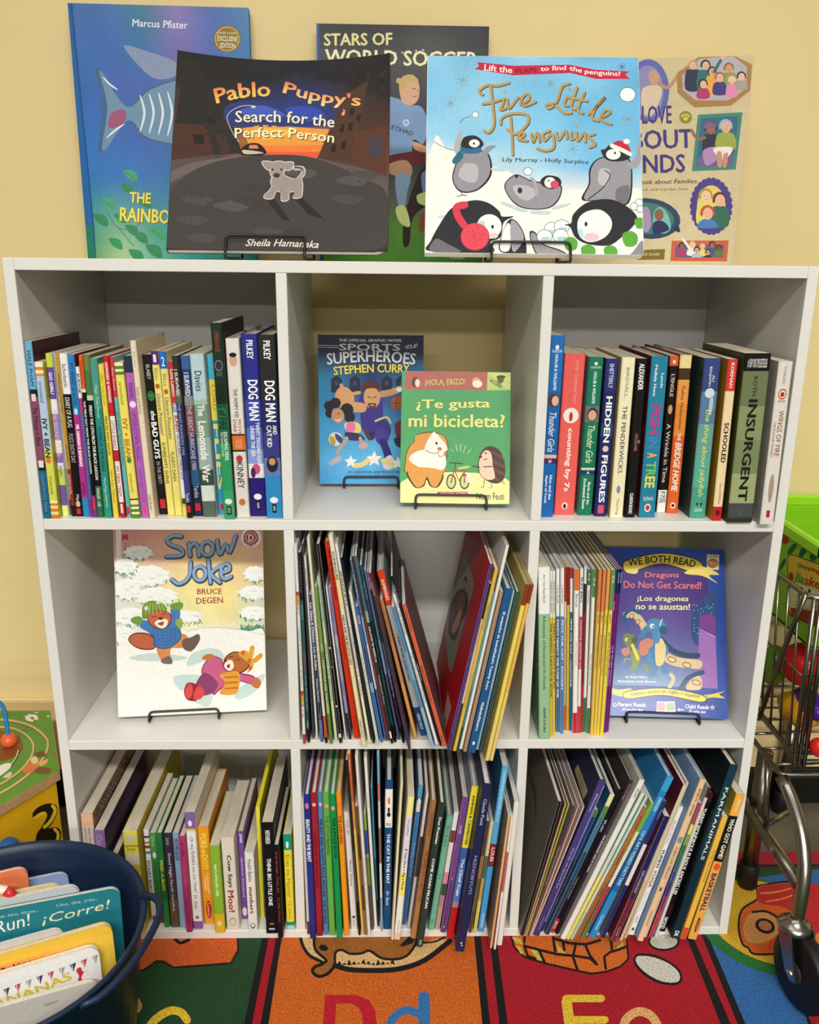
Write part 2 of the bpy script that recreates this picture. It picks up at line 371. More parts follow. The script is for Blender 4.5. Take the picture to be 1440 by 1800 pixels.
# one line per book: view, spine foot left/right/y, spine head left/y, kind | look | spine bands from the top | front, back | printing
shelf_row(V, '''
A 222 272 1765 82 520 p d=.155|blue-and-maroon paperback with a maroon cover|6db3da:.26 15202e:.3 8d4d68:.68 15202e:.72 1d6d93|451c24|HALE-PHAM@.05,.24,.5,1d3550;The Princess in Black@.36,.58,.6,2a1018;VANISHING PRINCESS@.75,.97,.4,0d3a50;=@.285,.325,.6,e8d8d8;=@.66,.70,.7,f0dcd8;CANDLEWICK PRESS@.74,.96,.3,79a8c0
A 272 330 1765 158 665 p d=.12|*lime and pale-blue paperback with orange stripes|fff0d0:.03 e8862c:.05 fff0d0:.07 e8862c:.085 b9cfe4:.55 d9dc5a:.88 f6f0a0:.9 e0801e:.915 f6e0a0:.935 e0801e:.955 f6e0a0:.975 e0801e|b8b32a|barrows/blackall@.12,.25,.45,5a6f86;IVY + BEAN@.35,.60,.62,2a2a2a,,b;o=@.60,.635,.6,e27a2a;chronicle books@.72,.84,.35,6a6a2a
A 355 400 1750 228 605 p|purple-and-white paperback with a lime head|c9dc4a:.08 6c4fa0:.27 f2f0ee:.36 9d86c4:.52 f2f0ee:.6 8e72b8:.66 e8e4f0:.7 c8dc62:.8 7a5aa8:.93 e6f08a|e8e8e4|GO GIRL!@.11,.24,.5,ffffff,,b;THE SECRET CLUB@.33,.62,.6,e8b8d8;PERRY@.68,.75,.4,2a2a4a
A 402 418 1740 277 605 s|thin white-spined chapter book|dfdfe6:.7 8fc49a:.9 222|d8d8d8|Puppy place@.1,.5,.6,8a9ac0
A 420 445 1750 297 605 p|gold-spined paperback with a dark red foot|c9983e:.7 a02a2c:.93 1a1414|b98a34|BIG BAD DETECTIVE AGENCY@.12,.36,.4,3a2a10;BRUCE HALE@.55,.66,.35,3a2a10;GRAPHIC NOVEL@.73,.86,.5,f0d0c8
A 445 500 1750 333 605 p|black paperback with a white head|f2f2f0:.24 151315|e8e8e6|Scholastic@.06,.2,.5,2a2a2a;DIARY OF A PUG@.26,.44,.6,e8e4dc;PUG'S SNOW DAY@.48,.66,.6,b8b4ac;May@.86,.9,.5,e0e0dc;o=@.9,.94,.6,d4b8a0;=@.95,.985,.5,c8313c
A 502 550 1752 382 612 p|blue-and-magenta paperback|2f86c8:.36 b3328a:.88 2f86c8|8b2434|MY WEIRD SCHOOL@.05,.31,.55,143a62;MR. HANNAH IS BANANAS!@.42,.68,.5,ffffff,,b;GUTMAN@.78,.86,.5,43104a;o=@.32,.36,.5,cfe4f0
A 552 578 1755 432 700 p|white-headed purple paperback|f4f2f0:.2 b0467e:.3 5b6fb0:.4 5d62a8:.88 7a3a8a|6a5a9a|JUDGE@.04,.17,.7,202020,,b
A 578 606 1757 475 618 p|black paperback with an orange-red head|e8642c:.2 f0f0e0:.22 141614:.86 7b3a86|1c1c1c|CHANUKAH@.03,.17,.4,7a2a10;THE FIELD DAY FROM THE BLACK LAGOON@.27,.72,.5,e8ece4,,b;=@.87,.95,.6,d83848
A 606 650 1757 532 615 p|*black paperback with a mossy green head|74803f:.09 4c7a4a:.24 c8d8b0:.27 131513:.8 2e7048|62703c|FRIDAY THE 13TH FROM THE BLACK LAGOON@.3,.76,.5,e8ece4,,b;THALER - LEE@.81,.93,.5,e8f0e0
A 650 703 1760 548 640 p|teal chapter book|4b9a8a:.3 2f8e86:.75 2c9688|3c8f84|Magic Tree House@.16,.36,.4,d9e6a8;MUMMIES IN THE MORNING@.42,.7,.5,123c3c;Mary Pope Osborne@.74,.93,.4,d8e8b8
A 705 742 1760 588 680 p|yellow chapter book beside the teal one|efd94e|dcc63e|Magic Tree House@.06,.26,.4,8a7a20;PIRATES PAST NOON@.33,.58,.5,2a2a18;Mary Pope Osborne@.68,.9,.4,7a6c1e
A 750 785 1760 612 622 p|red-and-white paperback with diagonal bands|cf2332:.36 f0ecea:.57 c9222f:.64 f0ecea:.9 c92230|c42838|HOWARD & HOWARD@.04,.28,.6,f6e8e4,,b;LITTLE RHINO@.39,.56,.6,b52634;MY NEW TEAM@.67,.86,.6,b52634;=@.58,.63,.8,c02634;=@.91,.97,.5,f0d8d4
A 785 815 1758 655 632 p|slim turquoise paperback with a red head|d33a44:.24 6cb9b2|6cb4ae|Winter Wonders@.06,.2,.4,f4d8d8;MY NEW TEAM PLAYERS@.33,.66,.4,2c6c72;=@.93,.98,.6,d82c3c
A 820 880 1762 690 670 p|*yellow paperback with green stripes|f6f2c8:.02 5d8a2c:.04 f6f2c8:.055 5d8a2c:.075 f2e468:.87 35421c:.88 f2eca0:.91 5d8a2c:.925 f6f2c8:.94 5d8a2c:.96 f6f2c8:.975 5d8a2c|d8cc58|barrows/blackall@.12,.26,.4,8a8a4a;IVY + BEAN@.35,.6,.6,c77a2a,,b;o=@.6,.635,.55,4a8a3a;chronicle books@.7,.83,.35,8a8648
A 885 945 1758 752 622 p|purple paperback with a navy head|24344c:.1 b865bc|a65cac|MLYNOWSKI MYRACLE@.16,.26,.5,5a2a78;o=@.27,.31,.75,f0e4f2;UPSIDE-DOWN MAGIC@.33,.64,.55,7a3a94;SHARKS AND STORM@.68,.9,.5,9a50a8;=@.93,.97,.4,e04c8c
A 945 985 1765 805 515 h d=.13|*tall cream hardcover|ecdcc0|e2d0b0|Boynton@.06,.14,.35,a09078;Guide and Moore@.25,.4,.4,6a5f50;Little Brown@.86,.95,.4,504438
B 270 345 1725 110 395 p d=.13|black paperback with a green badge|151515|2a2a28|BLABEY@.06,.15,.4,c8c8c4;o=@.22,.28,.75,3a8a4a;12@.23,.27,.4,173a1c;the@.34,.4,.5,f0f0ee,,bi;BAD GUYS@.41,.64,.62,ffffff,,b;IN THE OBIT?!@.66,.8,.4,b8b4b0;=@.9,.96,.6,cc2a38
B 355 413 1735 205 365 p|pale yellow paperback with a purple number block|5b2a86:.08 f2e27a|e8dca0|1@.02,.065,.4,f4e8f4,,H;Bliss@.1,.17,.5,9a8a50;o=@.19,.22,.6,c8622a;Unicorn Princesses@.25,.49,.55,4a3a6a,,i;SUNBEAM'S SHINE@.54,.8,.5,4a4226;o=@.49,.5,.2,c8622a
B 415 475 1735 275 370 p|*pale yellow paperback with a blue number block|2a6cc0:.1 f2e27a|e8dca0|2@.03,.085,.45,f4f4f8,,H;Bliss@.13,.2,.5,9a8a50;o=@.22,.25,.6,c8622a;Unicorn Princesses@.27,.52,.55,4a3a6a,,i;FLASH'S DASH@.6,.78,.5,4a4226
B 478 525 1735 350 450 p|red-and-white paperback with a lime foot|d23a3c:.26 8ea4bc:.32 f2efea:.88 c8cc4c:.94 e8e050|dcd8d0|Love Letters@.05,.22,.6,f6e4dc,,b;#11@.27,.31,.5,ffffff;BUNNY@.34,.45,.6,a02c3c,,b;HECKELBERG CHILLS OUT@.46,.76,.5,4a3a3a;=@.885,.92,.7,3a4a2a
B 528 575 1755 393 405 p|dark grey history paperback|33302f:.2 5c6a58:.28 273063:.7 3c3f80:.9 16181c|4c4844|I SURVIVED@.08,.24,.55,e8dcd4,,b;THE NAZI INVASION 1944@.28,.6,.5,a8a4d4;Tarshis@.84,.9,.6,d8d8e8;=@.92,.965,.7,c42838
B 580 655 1740 475 405 p|blue-and-grey history paperback|3a62a0:.08 24406c:.24 8e9098:.3 7a4c58:.48 32406c:.7 2c5a84:.8 1e2a46|3a4a6a|I SURVIVED@.1,.24,.55,f0e8e0,,b;THE GREAT HURRICANE 1900@.3,.7,.5,d8c4c8;Tarshis@.8,.88,.5,c8d0d8;=@.915,.965,.6,c42838
B 660 775 1745 540 390 p|pale blue-and-green paperback|b9d6da:.27 a8c4b0:.3 7f9a86:.5 9db4ac:.7 3c5244:.8 d8e0d8:.9 5a6a5e|c4d0d0|Davies@.1,.22,.5,1c2a30;The@.3,.37,.5,f6f4ec,,b;Lemonade@.4,.64,.6,f6f4ec,,b;War@.67,.78,.6,f6f4ec,,b
B 765 835 1725 650 395 p|cyan-and-yellow paperback with big letters|49b6d6:.15 f0dc58:.4 2e9cc0:.9 3aa8cc|d8c6a0|LORD@.18,.34,.5,c8b040,,b;FLIES@.42,.84,.7,f0e480,,b;=@.93,.97,.5,c43a40
B 835 925 1765 715 130 p d=.15|*tall green graphic novel|17301f:.4 1f6a43:.6 2f9a62:.85 3aa86c|26241f|SUTHERLAND & HOLMES@.04,.14,.4,b04838;o=@.18,.235,.75,8a8494;o=@.185,.23,.62,30303c;BOOK EIGHT@.24,.26,.5,7a8a7a,,H;WINGS of FIRE@.3,.53,.7,0d1c14;ESCAPING PERIL@.54,.69,.35,d8e8d8,.15,b;THE GRAPHIC NOVEL@.54,.67,.2,d8e8d8,-.2;o=@.89,.92,.7,e8f0e8;=@.93,.975,.45,1a1a1a;GIX@.937,.968,.25,e8e8e8
B 945 1055 1750 838 260 h d=.14|white hardcover with an orange film-strip label|e6e2da:.52 2a2420:.53 e2762c:.61 2a2420:.62 e2ded6|d0ccc2|o=@.085,.15,.6,d8a888;o=@.075,.1,.55,201c1c;THE WIMPY KID@.27,.43,.3,1c1c1c;MOVIE@.44,.53,.25,a03028,.18;DIARY@.44,.53,.25,a03028,-.18;THE NEXT CHAPTER@.55,.6,.5,f2c8a0;o=@.64,.68,.5,c0392c;KINNEY@.68,.83,.5,2a2a2a;o=@.89,.93,.5,c8763c
B 1060 1195 1740 980 225 h d=.15|*royal blue hardcover with white brush lettering|2b2f8c:.35 3a4aa8:.5 5a74c4:.62 8aa0d8:.7 e8e8f0:.78 2a1a72|26265c|PILKEY@.03,.13,.4,f4f4f4,,b;DOG MAN@.24,.46,.62,ffffff,.06,b;TWENTY THOUSAND FLEAS@.47,.7,.25,f0f0f8,.22,b;UNDER THE SEA@.49,.66,.25,f0f0f8,-.12,b;o=@.7,.76,.5,c85a8a;o=@.72,.78,.3,5a1f50,-.2;o=@.87,.905,.5,f4f4f8;=@.91,.965,.25,141420;GIX@.92,.955,.14,ffffff
B 1215 1355 1755 1150 230 h d=.15|black-and-blue hardcover with white brush lettering|26282a:.34 24265e:.52 3a3c86:.66 6a7cb4:.76 2f8cc8|1c1c22|PILKEY@.03,.13,.4,f4f4f4,,b;DOG MAN@.24,.46,.62,ffffff,.06,b;AND@.48,.53,.25,f0f0f8,.25,b;CAT KID@.48,.6,.3,f0f0f8,-.1,b;o=@.65,.74,.7,1f2444;o=@.66,.7,.4,d89a4a;o=@.88,.915,.5,f4f4f8;=@.92,.97,.25,141420;GIX@.93,.96,.14,ffffff
''', 2, 0, 'top left cubby')
shelf_row(V, '''
C 45 165 1740 150 100 p|*bright blue paperback|1f6fb8:.3 2a5c94:.385 1b63ac:.645 e0c088:.665 4a2a70:.695 1c66b0|2a4a80|o=@.05,.075,.25,f0f4f8;ALADDIN@.075,.09,.7,e8f0f8,,H;HOLUB & WILLIAMS@.1,.29,.22,e8f0f8,,b;o=@.31,.38,.75,5a3430;o=@.32,.375,.5,eab898,.1;Thunder Girls@.41,.63,.5,e8f0f4,,i;3@.67,.69,.2,f4f4f8;Idun and the@.76,.9,.2,e8f0f8,.15,b;Apples of Youth@.76,.92,.22,e8f0f8,-.18,b
C 175 355 1720 275 265 p|*coral red paperback with a white disc|f0645c|e05850|Holly Goldberg Sloan@.04,.3,.2,e8a8a0,.12;o=@.325,.42,.75,f8f0ea;o=@.35,.41,.18,d0342c;counting by 7s@.45,.85,.32,fdf4ee,,b;o=@.92,.965,.3,f0e0c8;o=@.93,.96,.15,2a2020
C 390 515 1725 500 295 p|green paperback beside the coral one|187a5a:.3 6c7a70:.4 177858:.69 e4d8a8:.705 1c3f70:.735 187858|8a9096|o=@.03,.05,.25,e8f4ee;ALADDIN@.055,.07,.7,d8ece4,,H;HOLUB & WILLIAMS@.09,.285,.22,e4f4ec,,b;o=@.31,.395,.75,3a2c34;o=@.325,.39,.6,e0a890;Thunder Girls@.42,.66,.5,dcf0c8,,i;4@.71,.73,.2,f4f4f8;Skade and the@.78,.93,.2,e8f4ee,.15,b;Enchanted Snow@.76,.96,.22,e8f4ee,-.16,b
C 540 645 1735 655 310 p|navy paperback with white slab lettering|2c3474:.2 1e2c5e:.4 245070:.48 242a68|242650|SHETTERLY@.03,.18,.35,c8cce4,,b;HIDDEN@.23,.52,.5,ffffff,,b;o=@.54,.58,.5,e8c8c0;FIGURES@.6,.91,.5,ffffff,,b;=@.925,.98,.5,d8546c
C 680 795 1750 785 300 p|*cream paperback with grey lettering|f4ecc4|c8b07c|BIRDSALL@.06,.24,.25,8a8670;THE PENDERWICKS@.29,.71,.34,3a3a34;o=@.79,.84,.3,7a94b8;Yearling@.87,.98,.25,8a8670
C 815 905 1745 930 310 p|*black paperback with white capitals|121110|24221f|ALEXANDER@.03,.19,.5,f4f4f2,,b;CROSSOVER@.46,.57,.3,c87a6a;the@.5,.52,.2,c0c0c0,.3;CLARION BOOKS@.84,.975,.35,f0f0ee,,b
C 940 1085 1745 1060 290 h d=.15|teal hardcover with rainbow lettering|2683a2|6e1c22|Lynda@.1,.19,.2,d8ecf0,.2,b;Mullaly Hunt@.05,.24,.22,d8ecf0,-.2,b;FISH@.29,.47,.6,c8388c,,b;IN@.49,.56,.6,4a86c8,,b;A@.585,.62,.6,f0b050,,b;TREE@.64,.81,.6,7ac850,,b;EE@.735,.81,.6,e8e050,,b;Nancy Paulsen Books@.86,.9,.6,e0f0f4,,H;o=@.91,.965,.4,e8e0d8;o=@.92,.955,.25,b0402c
D 25 105 1645 145 190 p d=.13|black paperback with an orange head and white foot|d8622a:.06 141110:.85 f2f0ee|201814|1@.025,.045,.3,f8e8d8;L'ENGLE@.11,.25,.4,c8c0b0,,b;o=@.3,.36,.5,c8a070;A Wrinkle in Time@.42,.8,.45,e0d8c8;SQUARE FISH@.9,.94,.7,2a2a2a,,H;F7@.86,.9,.5,2a2a2a
D 115 220 1650 258 180 h d=.15|*orange hardcover with a cream head|f4e0a0:.08 4a3424:.15 f0a050:.3 e8903c:.5 e0642c|8a2418|Padma Venkatraman@.19,.46,.28,6a3a1c;THE@.48,.53,.28,f8e8d0,,b;BRIDGE HOME@.54,.86,.55,fbf0dc,,bi;o=@.93,.97,.5,f0e0c0;o=@.94,.96,.3,20201c
D 330 475 1695 465 210 p|*sea-green paperback with yellow script|3a4a86:.2 5a80a4:.4 6aa49c:.6 5ab09c:.8 4aa08c|28423c|ALI@.1,.14,.16,e8ecf4,.15;BENJAMIN@.05,.17,.18,e8ecf4,-.08;o=@.18,.24,.6,d8e4ec;o=@.22,.34,.25,b8ccd8,.15;the thing about jellyfish@.31,.86,.42,e4e860,,i;o=@.9,.92,.12,14302a,-.1;o=@.9,.92,.12,14302a,.15;Little Brown@.93,.96,.5,d0f0e4,,H
D 540 625 1720 690 220 p|cream paperback with red blocks|d83c3c:.19 f4dcac:.91 c8282c|a87820|KORMAN@.02,.17,.35,f8e0d8,,b;SCHOOLED@.38,.63,.5,1a1a1a,,b;Disney-HYPERION@.76,.89,.3,7a6a50;o=@.93,.97,.45,6a1418
D 680 910 1740 865 165 p|*thick olive green paperback with a black head|141414:.1 6f7a54:.3 8a9468:.5 7c885e:.7 a0a878:.88 4a4e4c:.97 303230|4c5034,3e3f22|#1 NEW YORK TIMES BESTSELLER@.03,.085,.75,e8e8e4,,H;ROTH@.13,.24,.16,23281a;INSURGENT@.26,.87,.36,1a1e16,,b;X@.92,.96,.12,6a6c68
D 985 1110 1755 1155 240 p|pale grey paperback with a red emblem|e2dcd4|b0aa9e|SUTHERLAND@.03,.13,.2,8a8278;o=@.16,.225,.6,c84430;o=@.168,.217,.48,e8dcd0;o=@.18,.21,.3,b03828;BOOK ONE@.23,.24,.5,7a3a2c,,H;WINGS OF FIRE@.29,.57,.35,8a5c34,.1;THE DRAGONET PROPHECY@.36,.58,.15,7a6c60,-.28;o=@.68,.86,.35,a89488;=@.91,.955,.25,b8202c
''', 2, 2, 'top right cubby')
shelf_row(V, '''
E 48 72 1720 5 155 s|slim white picture book with red letters|e8e6e2:.22 c05a2c:.24 e8c84c:.28 e8e6e2:.72 c8402c:.74 e8c84c:.8 efeeea:.95 b0303c|d8d8d4|DIARIO@.22,.33,.7,b8402c;Celebra el Cinco de Mayo@.4,.7,.6,7a7a78;DULCE@.74,.86,.7,a8402c
E 98 122 1710 35 210 s|slim black-and-teal picture book|14141a:.24 1f5a58:.5 555a5c:.62 1e504e:.92 101012|26262a|HARRIS@.04,.2,.5,5a5a64;MORA@.26,.34,.5,8ab0a8;PIO PIO - KIND AND NOT@.63,.82,.5,8ac0b8;Putnam@.88,.92,.5,d8e8e4
E 140 155 1680 48 140 s|very thin plum picture book|4a4450|8a8890|
E 160 178 1690 74 240 s|slim off-white picture book|e4e0d4|d4d0c4|Gustavo A Ghost@.06,.15,.6,6a665c
E 190 218 1705 82 545 s|*navy picture book with white lettering|26336e:.2 1f2c5e:.6 1a2450:.85 3a62a8|30406c|Los Gatos & Chickens - Los de Pollos@.05,.5,.6,e4e8f4,,b;Medina Martinez@.56,.72,.5,d4dcf0;Sky Publishing@.8,.94,.4,90b0e8
E 232 255 1715 102 90 s|*tall cream picture book with an orange foot|ece2c4:.86 d8541f:.97 1a1a1a|d8d0b8|Oye Vuelve La Buena Musica@.25,.78,.5,b0a480
E 285 312 1720 145 480 s|leaf-green picture book|6f9440:.35 8fae62:.4 5e8434:.75 9ab866:.8 5a7c34|5c7a3c|TORTUGA DEL AGUA@.45,.75,.5,e8f0c8
E 315 340 1700 165 400 s|pale mint picture book|bcd8b4:.3 cfe0b8:.7 dce4b4|b0c8a8|Carmen Agra Deedy@.06,.26,.5,3a5c4c;MARTINA THE BEAUTIFUL@.4,.75,.5,5a6c4a
E 345 375 1715 186 140 s|black speckled picture book|17161a:.4 231e22:.6 141316|1c1a1c|=@.5,.51,.5,c8b8a8;=@.6,.605,.4,b8a8a0;=@.8,.81,.4,e8e0d8;=@.95,.97,.6,e8e4e0
E 398 412 1690 245 470 s|very thin white picture book|eceae6:.5 e0dce0|e0dedc|
E 415 440 1685 264 490 s|lavender picture book|8e84b4:.3 b4b0c4:.6 9890bc:.82 1c1c20|a8a0c0|CARMEN RIVERA@.06,.22,.5,4a5aa0;HOW DO YOU SAY FRIEND@.38,.7,.5,4c4a78
E 475 528 1680 205 130 b d=.2|*tall red board book|d8381c|c8301a|First 100 Words in Spanish@.04,.28,.45,5a1208,,b;Y. Ivan & Canongo@.46,.58,.4,8a1c0c;D Luna@.88,.94,.3,8a1c0c
E 540 575 1735 262 80 p d=.2|cream picture book with black capitals|efe6cc:.18 f0d8a0:.33 e8e0d0:.5 ecdcb0:.7 f0deb0|e0d8c0|DOMINGUEZ@.07,.2,.5,3a3428,,b;MARTA AND THE BIG LITTLE LADY@.36,.6,.6,5a4a40,,b;HENRY HOLT@.87,.96,.4,2a241c
E 577 600 1715 325 140 s|white picture book printed with black type|e8e6e0:.3 d8d8d2:.6 f0eac8|d4d2cc|ENRIQUETA@.13,.3,.7,3a3a3c,,b;EL CORAZON DE LA TIERRA@.4,.75,.6,8a8264
E 602 622 1718 345 250 s|thin black picture book|1c1c1e:.5 2a2a2c|2a2a2c|
E 625 650 1725 400 520 s|slim pale green picture book|dfe4d8:.6 cfd8c4|c8d0c0|UNA NOCHE@.4,.6,.5,5a6a5a
E 652 680 1710 447 640 s|*royal blue picture book|2a57a0:.3 20407c:.55 8ab0d0:.62 2c62b4|24488a|PALACE@.06,.12,.5,f0f0f0
E 682 700 1700 386 270 s|sky-blue and white picture book|4a7ea4:.3 86b4cc:.45 ccd8dc:.7 3a6c94|5a86a4|Los Lobos@.08,.2,.5,d8e8f0
E 702 722 1700 420 240 s|maroon picture book|6a2c34:.3 8a3a3c|5c2a30|
E 735 760 1720 437 240 s|dark green picture book with pale lettering|2f6f78:.28 8ab0a0:.34 1c2a26:.9 0e0e0e|1e2c2a|ERICA & BRICE@.36,.55,.6,b8ccb4,,b;WHITE WATER@.4,.52,.4,d8e0d0,.2;Candlewick Press@.62,.78,.5,c0c8b8;=@.93,.97,.6,e8e4e0
E 762 785 1710 490 310 s|*dark slate picture book|3a4a6a:.3 23303c:.6 1a4440:.9 121212|2c3440|THE SUN@.08,.18,.5,8aa0b8;QUIERO A LA REINA@.4,.7,.5,4a5c54
E 790 810 1690 520 350 s|blue-grey picture book|6c88a8:.4 8aa8c4:.6 5a5c80|6a7c94|
E 812 835 1715 545 360 s|pink-headed black picture book|c0589a:.1 2c3a34:.4 5a5c84:.6 3c2c44:.9 121212|3a3a44|AND TANGO@.03,.09,.5,f4d8e8;YOUNG AND NOT OLD@.55,.72,.5,c8d0d8
E 838 862 1770 572 365 s|plum picture book|5a2f3c:.3 3a3a48:.6 4c3448|4a3440|Leonardo@.05,.12,.5,d8b8c0
E 905 935 1690 605 590 s|*amber picture book with a pointed foot|c87a3c:.3 d88c44:.6 e8a03c|a8683c|
E 955 1015 1660 585 365 h d=.22|*silver hardcover with a red head and navy foot|d8401f:.2 c2c4c6:.82 274f86|b0b2b4|DOMINGUEZ@.05,.17,.45,f8e4d8,,b;I WANT MORE! QUIERO MAS!@.37,.66,.4,3a3c40,,b;HENRY HOLT@.86,.96,.45,d8e4f4,,b
E 1040 1070 1765 705 650 s|sky-blue picture book|3f7fb8:.3 6aa4cc:.5 4a86b4:.7 9ab8cc|5a8cb0|
E 1072 1100 1730 718 545 s|white picture book with black letters|f0eeea|dcdad4|CARL LOPEZ - A MARTINEZ@.05,.26,.5,4a4a4a;DEL OTRO LADO Y REGRESO@.38,.72,.5,7a7a78
E 1102 1122 1740 705 400 s|black picture book|1e1f22|2c2c2e|Leo Lionni@.05,.15,.5,c8c8c8;Little Brown@.5,.6,.4,c8c8c8
E 1126 1160 1740 818 620 s|*orange-red picture book with a maroon cover|e2592c|7a5a58|EZRA JACK KEATS@.04,.18,.55,6a1c0c;THE SNOWY DAY - UN DIA DE NIEVE@.42,.68,.5,6a1c0c;VIKING@.92,.97,.4,6a1c0c
F 165 190 1670 487 285 s d=.25|*large picture book with a bright red back cover|4a2c86:.9 3a2470|c81a26|
F 192 208 1680 482 430 s|thin patterned picture book|2a2426:.2 c8b49c:.35 e8c8b0:.7 3a3a3a|c4a890|
F 212 240 1675 527 325 s|*mustard yellow picture book|e6b83e|d0a838|HARRIS RODRIGUEZ@.18,.32,.5,a06a18;WHICH COLOR ARE YOU@.55,.75,.5,b88a28
F 245 262 1665 515 500 s|thin teal picture book|5aa0a4:.6 4a8a80:.85 2a4a34|5a9aa0|
F 265 290 1660 602 145 h d=.2|*tall white hardcover|f0eee8|e2e0d8|
F 285 312 1680 562 490 s|tan picture book|b08868|9a7858|
F 315 380 1690 592 475 h d=.2|*thick blue hardcover with white lettering|24598e|1f5a78|El empacho de Isabel/Isabel's Tummy Ache@.13,.6,.4,e8f0f4,,b;Molinelo/Navarro@.68,.86,.36,e8f0f4,,b;o=@.925,.95,.3,e8f0f4
F 385 410 1665 655 488 s|pale blue picture book|a8c8d8:.6 8cb8d0|8ab0c4|
F 412 438 1680 690 492 s|dark green picture book|24584c:.5 1f4a54:.8 243c50|1e4a44|
F 460 495 1790 762 440 h d=.2|*yellow hardcover with a rust-brown head|8f3a20:.11 f0d862:.75 ecd078|b4a03e|
F 497 525 1800 812 440 h d=.2|second yellow hardcover with a rust-brown head|8f3a20:.1 e8b85a:.6 ecd078|c8a850|
''', 1, 1, 'middle cubby')
shelf_row(V, '''
G 75 165 1750 70 340 p d=.2|*thick pale green paperback with a white head|f4f4f0:.26 9cc49a|6c8a6c|An I Can Read Book@.04,.2,.2,3a4038;Adventures of Harold and His Friends@.27,.7,.28,3c5040;BARNES & NOBLE@.81,.96,.22,3c5040,,b
G 172 192 1730 170 370 s|thin yellow reader with black type|efede6:.27 e2c43a|dcd8c8|BERENSTAIN BEARS@.06,.24,.5,3a3a34;THE MISSING DINOSAUR BONE@.3,.75,.55,3a3214,,b
G 193 213 1730 190 370 s|second thin yellow reader with black type|efede6:.27 e6cc4a|dcd8c8|BERENSTAIN BEARS@.06,.24,.5,3a3a34;SEEDS SQUASH STUFF@.3,.7,.55,3a3214,,b
G 222 249 1690 232 350 s|*dark blue reader with a white head|f2f2f0:.28 2a6a98|d8d8d8|I Can Read@.1,.2,.5,3a3a44;FANCY NANCY THE CASE OF THE@.3,.78,.55,e8f0f4,,b
G 252 280 1705 258 345 s|lighter blue reader with a white head|f2f2f0:.28 3f7fc0|d8d8d8|I Can Read@.1,.2,.5,3a3a44;PETE THE CAT - ROCKIN@.3,.72,.55,dce8f4,,b
G 288 303 1675 285 340 s|thin red-and-tan reader|c8302c:.2 e8dcc8:.3 d8b890:.84 d8702c|c8b8a0|
G 304 325 1680 310 340 s|thin maroon-headed gold reader|8c2020:.22 d8b840:.85 e2a030|c0a860|
G 327 345 1680 335 345 s|thin teal reader with a red-and-white head|c83030:.06 f0f0ec:.26 22708a|c8ccc8|PETE THE CAT - VALENTINE@.3,.72,.55,e4f0f0,,b
G 347 384 1700 368 360 s|*white-and-red reader with an orange head|e8702c:.12 f4f2ee:.87 cc2434|d8d4cc|Biscuit@.14,.22,.5,4a4a44;CAMP DAYS AND NIGHTS@.42,.58,.35,d06a70
G 386 410 1700 405 350 s|red reader with a white head|f0f0ec:.28 c8283a:.6 f0ece8:.83 cc2434|d0ccc8|PLAY BALL@.05,.2,.6,3a3a3a,,b;CURIOUS GEORGE GOES@.3,.62,.5,f4d8d8
G 412 430 1695 440 330 s|dark red reader with a black-and-white head|f0f0ec:.1 2c2c2c:.26 8c2432:.7 c02a38|b0a8a4|
G 440 462 1690 480 360 s|*white reader with a green head|1e7a4a:.09 f0efe8:.78 2f7a48|d8d8d0|N@.02,.06,.4,e8f4e8;MORRIS@.12,.2,.4,5a5a54
G 465 490 1700 518 360 s|white reader with a longer green head|3a8a3c:.16 f0efe8:.84 2f7a3c|d8d8d0|N@.05,.09,.4,e8f4e8;GET THE WATER@.5,.7,.35,7a7a74
G 498 520 1720 580 362 s|*orange-headed yellow reader|ec7f4a:.24 f2c45a:.5 f6c850|d8b860|BLUES@.26,.31,.5,4a3a14;HOW TO SHINE YOUR TALENT@.38,.58,.45,5a4a1c
G 522 545 1720 612 362 s|orange-headed yellow reader|ec7f4a:.24 f2c45a:.5 f6cc54|d8b860|SEA@.26,.3,.5,4a3a14;BOTTLE OF OCEAN BELLY@.38,.58,.45,5a4a1c
G 547 570 1720 642 362 s|orange-headed bright yellow reader|f0a05a:.23 f2d84a:.5 f4da3c|d8c050|HURRY@.26,.32,.5,4a3a14;ANIMALS IN THE OCEAN@.38,.62,.45,5a4a1c
G 572 600 1725 668 365 s|*green-headed yellow reader|5a9a3c:.23 f4dc3a|d8c440|DD@.03,.07,.6,d8e8c8,,H;ANIMALS@.25,.31,.45,4a4414;BEST DAY IN THE OCEAN BOTTOM@.36,.62,.45,5a4a1c
G 608 624 1700 712 355 s|thin purple reader with a navy head|233a78:.14 8a2c86|6a3a74|MOON@.19,.24,.5,f0e0f0;THE SILVER WATCH@.45,.7,.5,f0d8ec
G 626 641 1695 738 355 s|second thin purple reader with a navy head|1f2f68:.14 7c2c80|6a3a74|READ@.02,.08,.5,e8e8f4;THE SILVER WATCH@.45,.7,.5,f0d8ec
G 642 655 1690 768 355 s|third thin purple reader with a navy head|1c2a60:.14 74307c|5a3470|READ@.02,.08,.5,e8e8f4
''', 1, 2, 'middle right cubby')
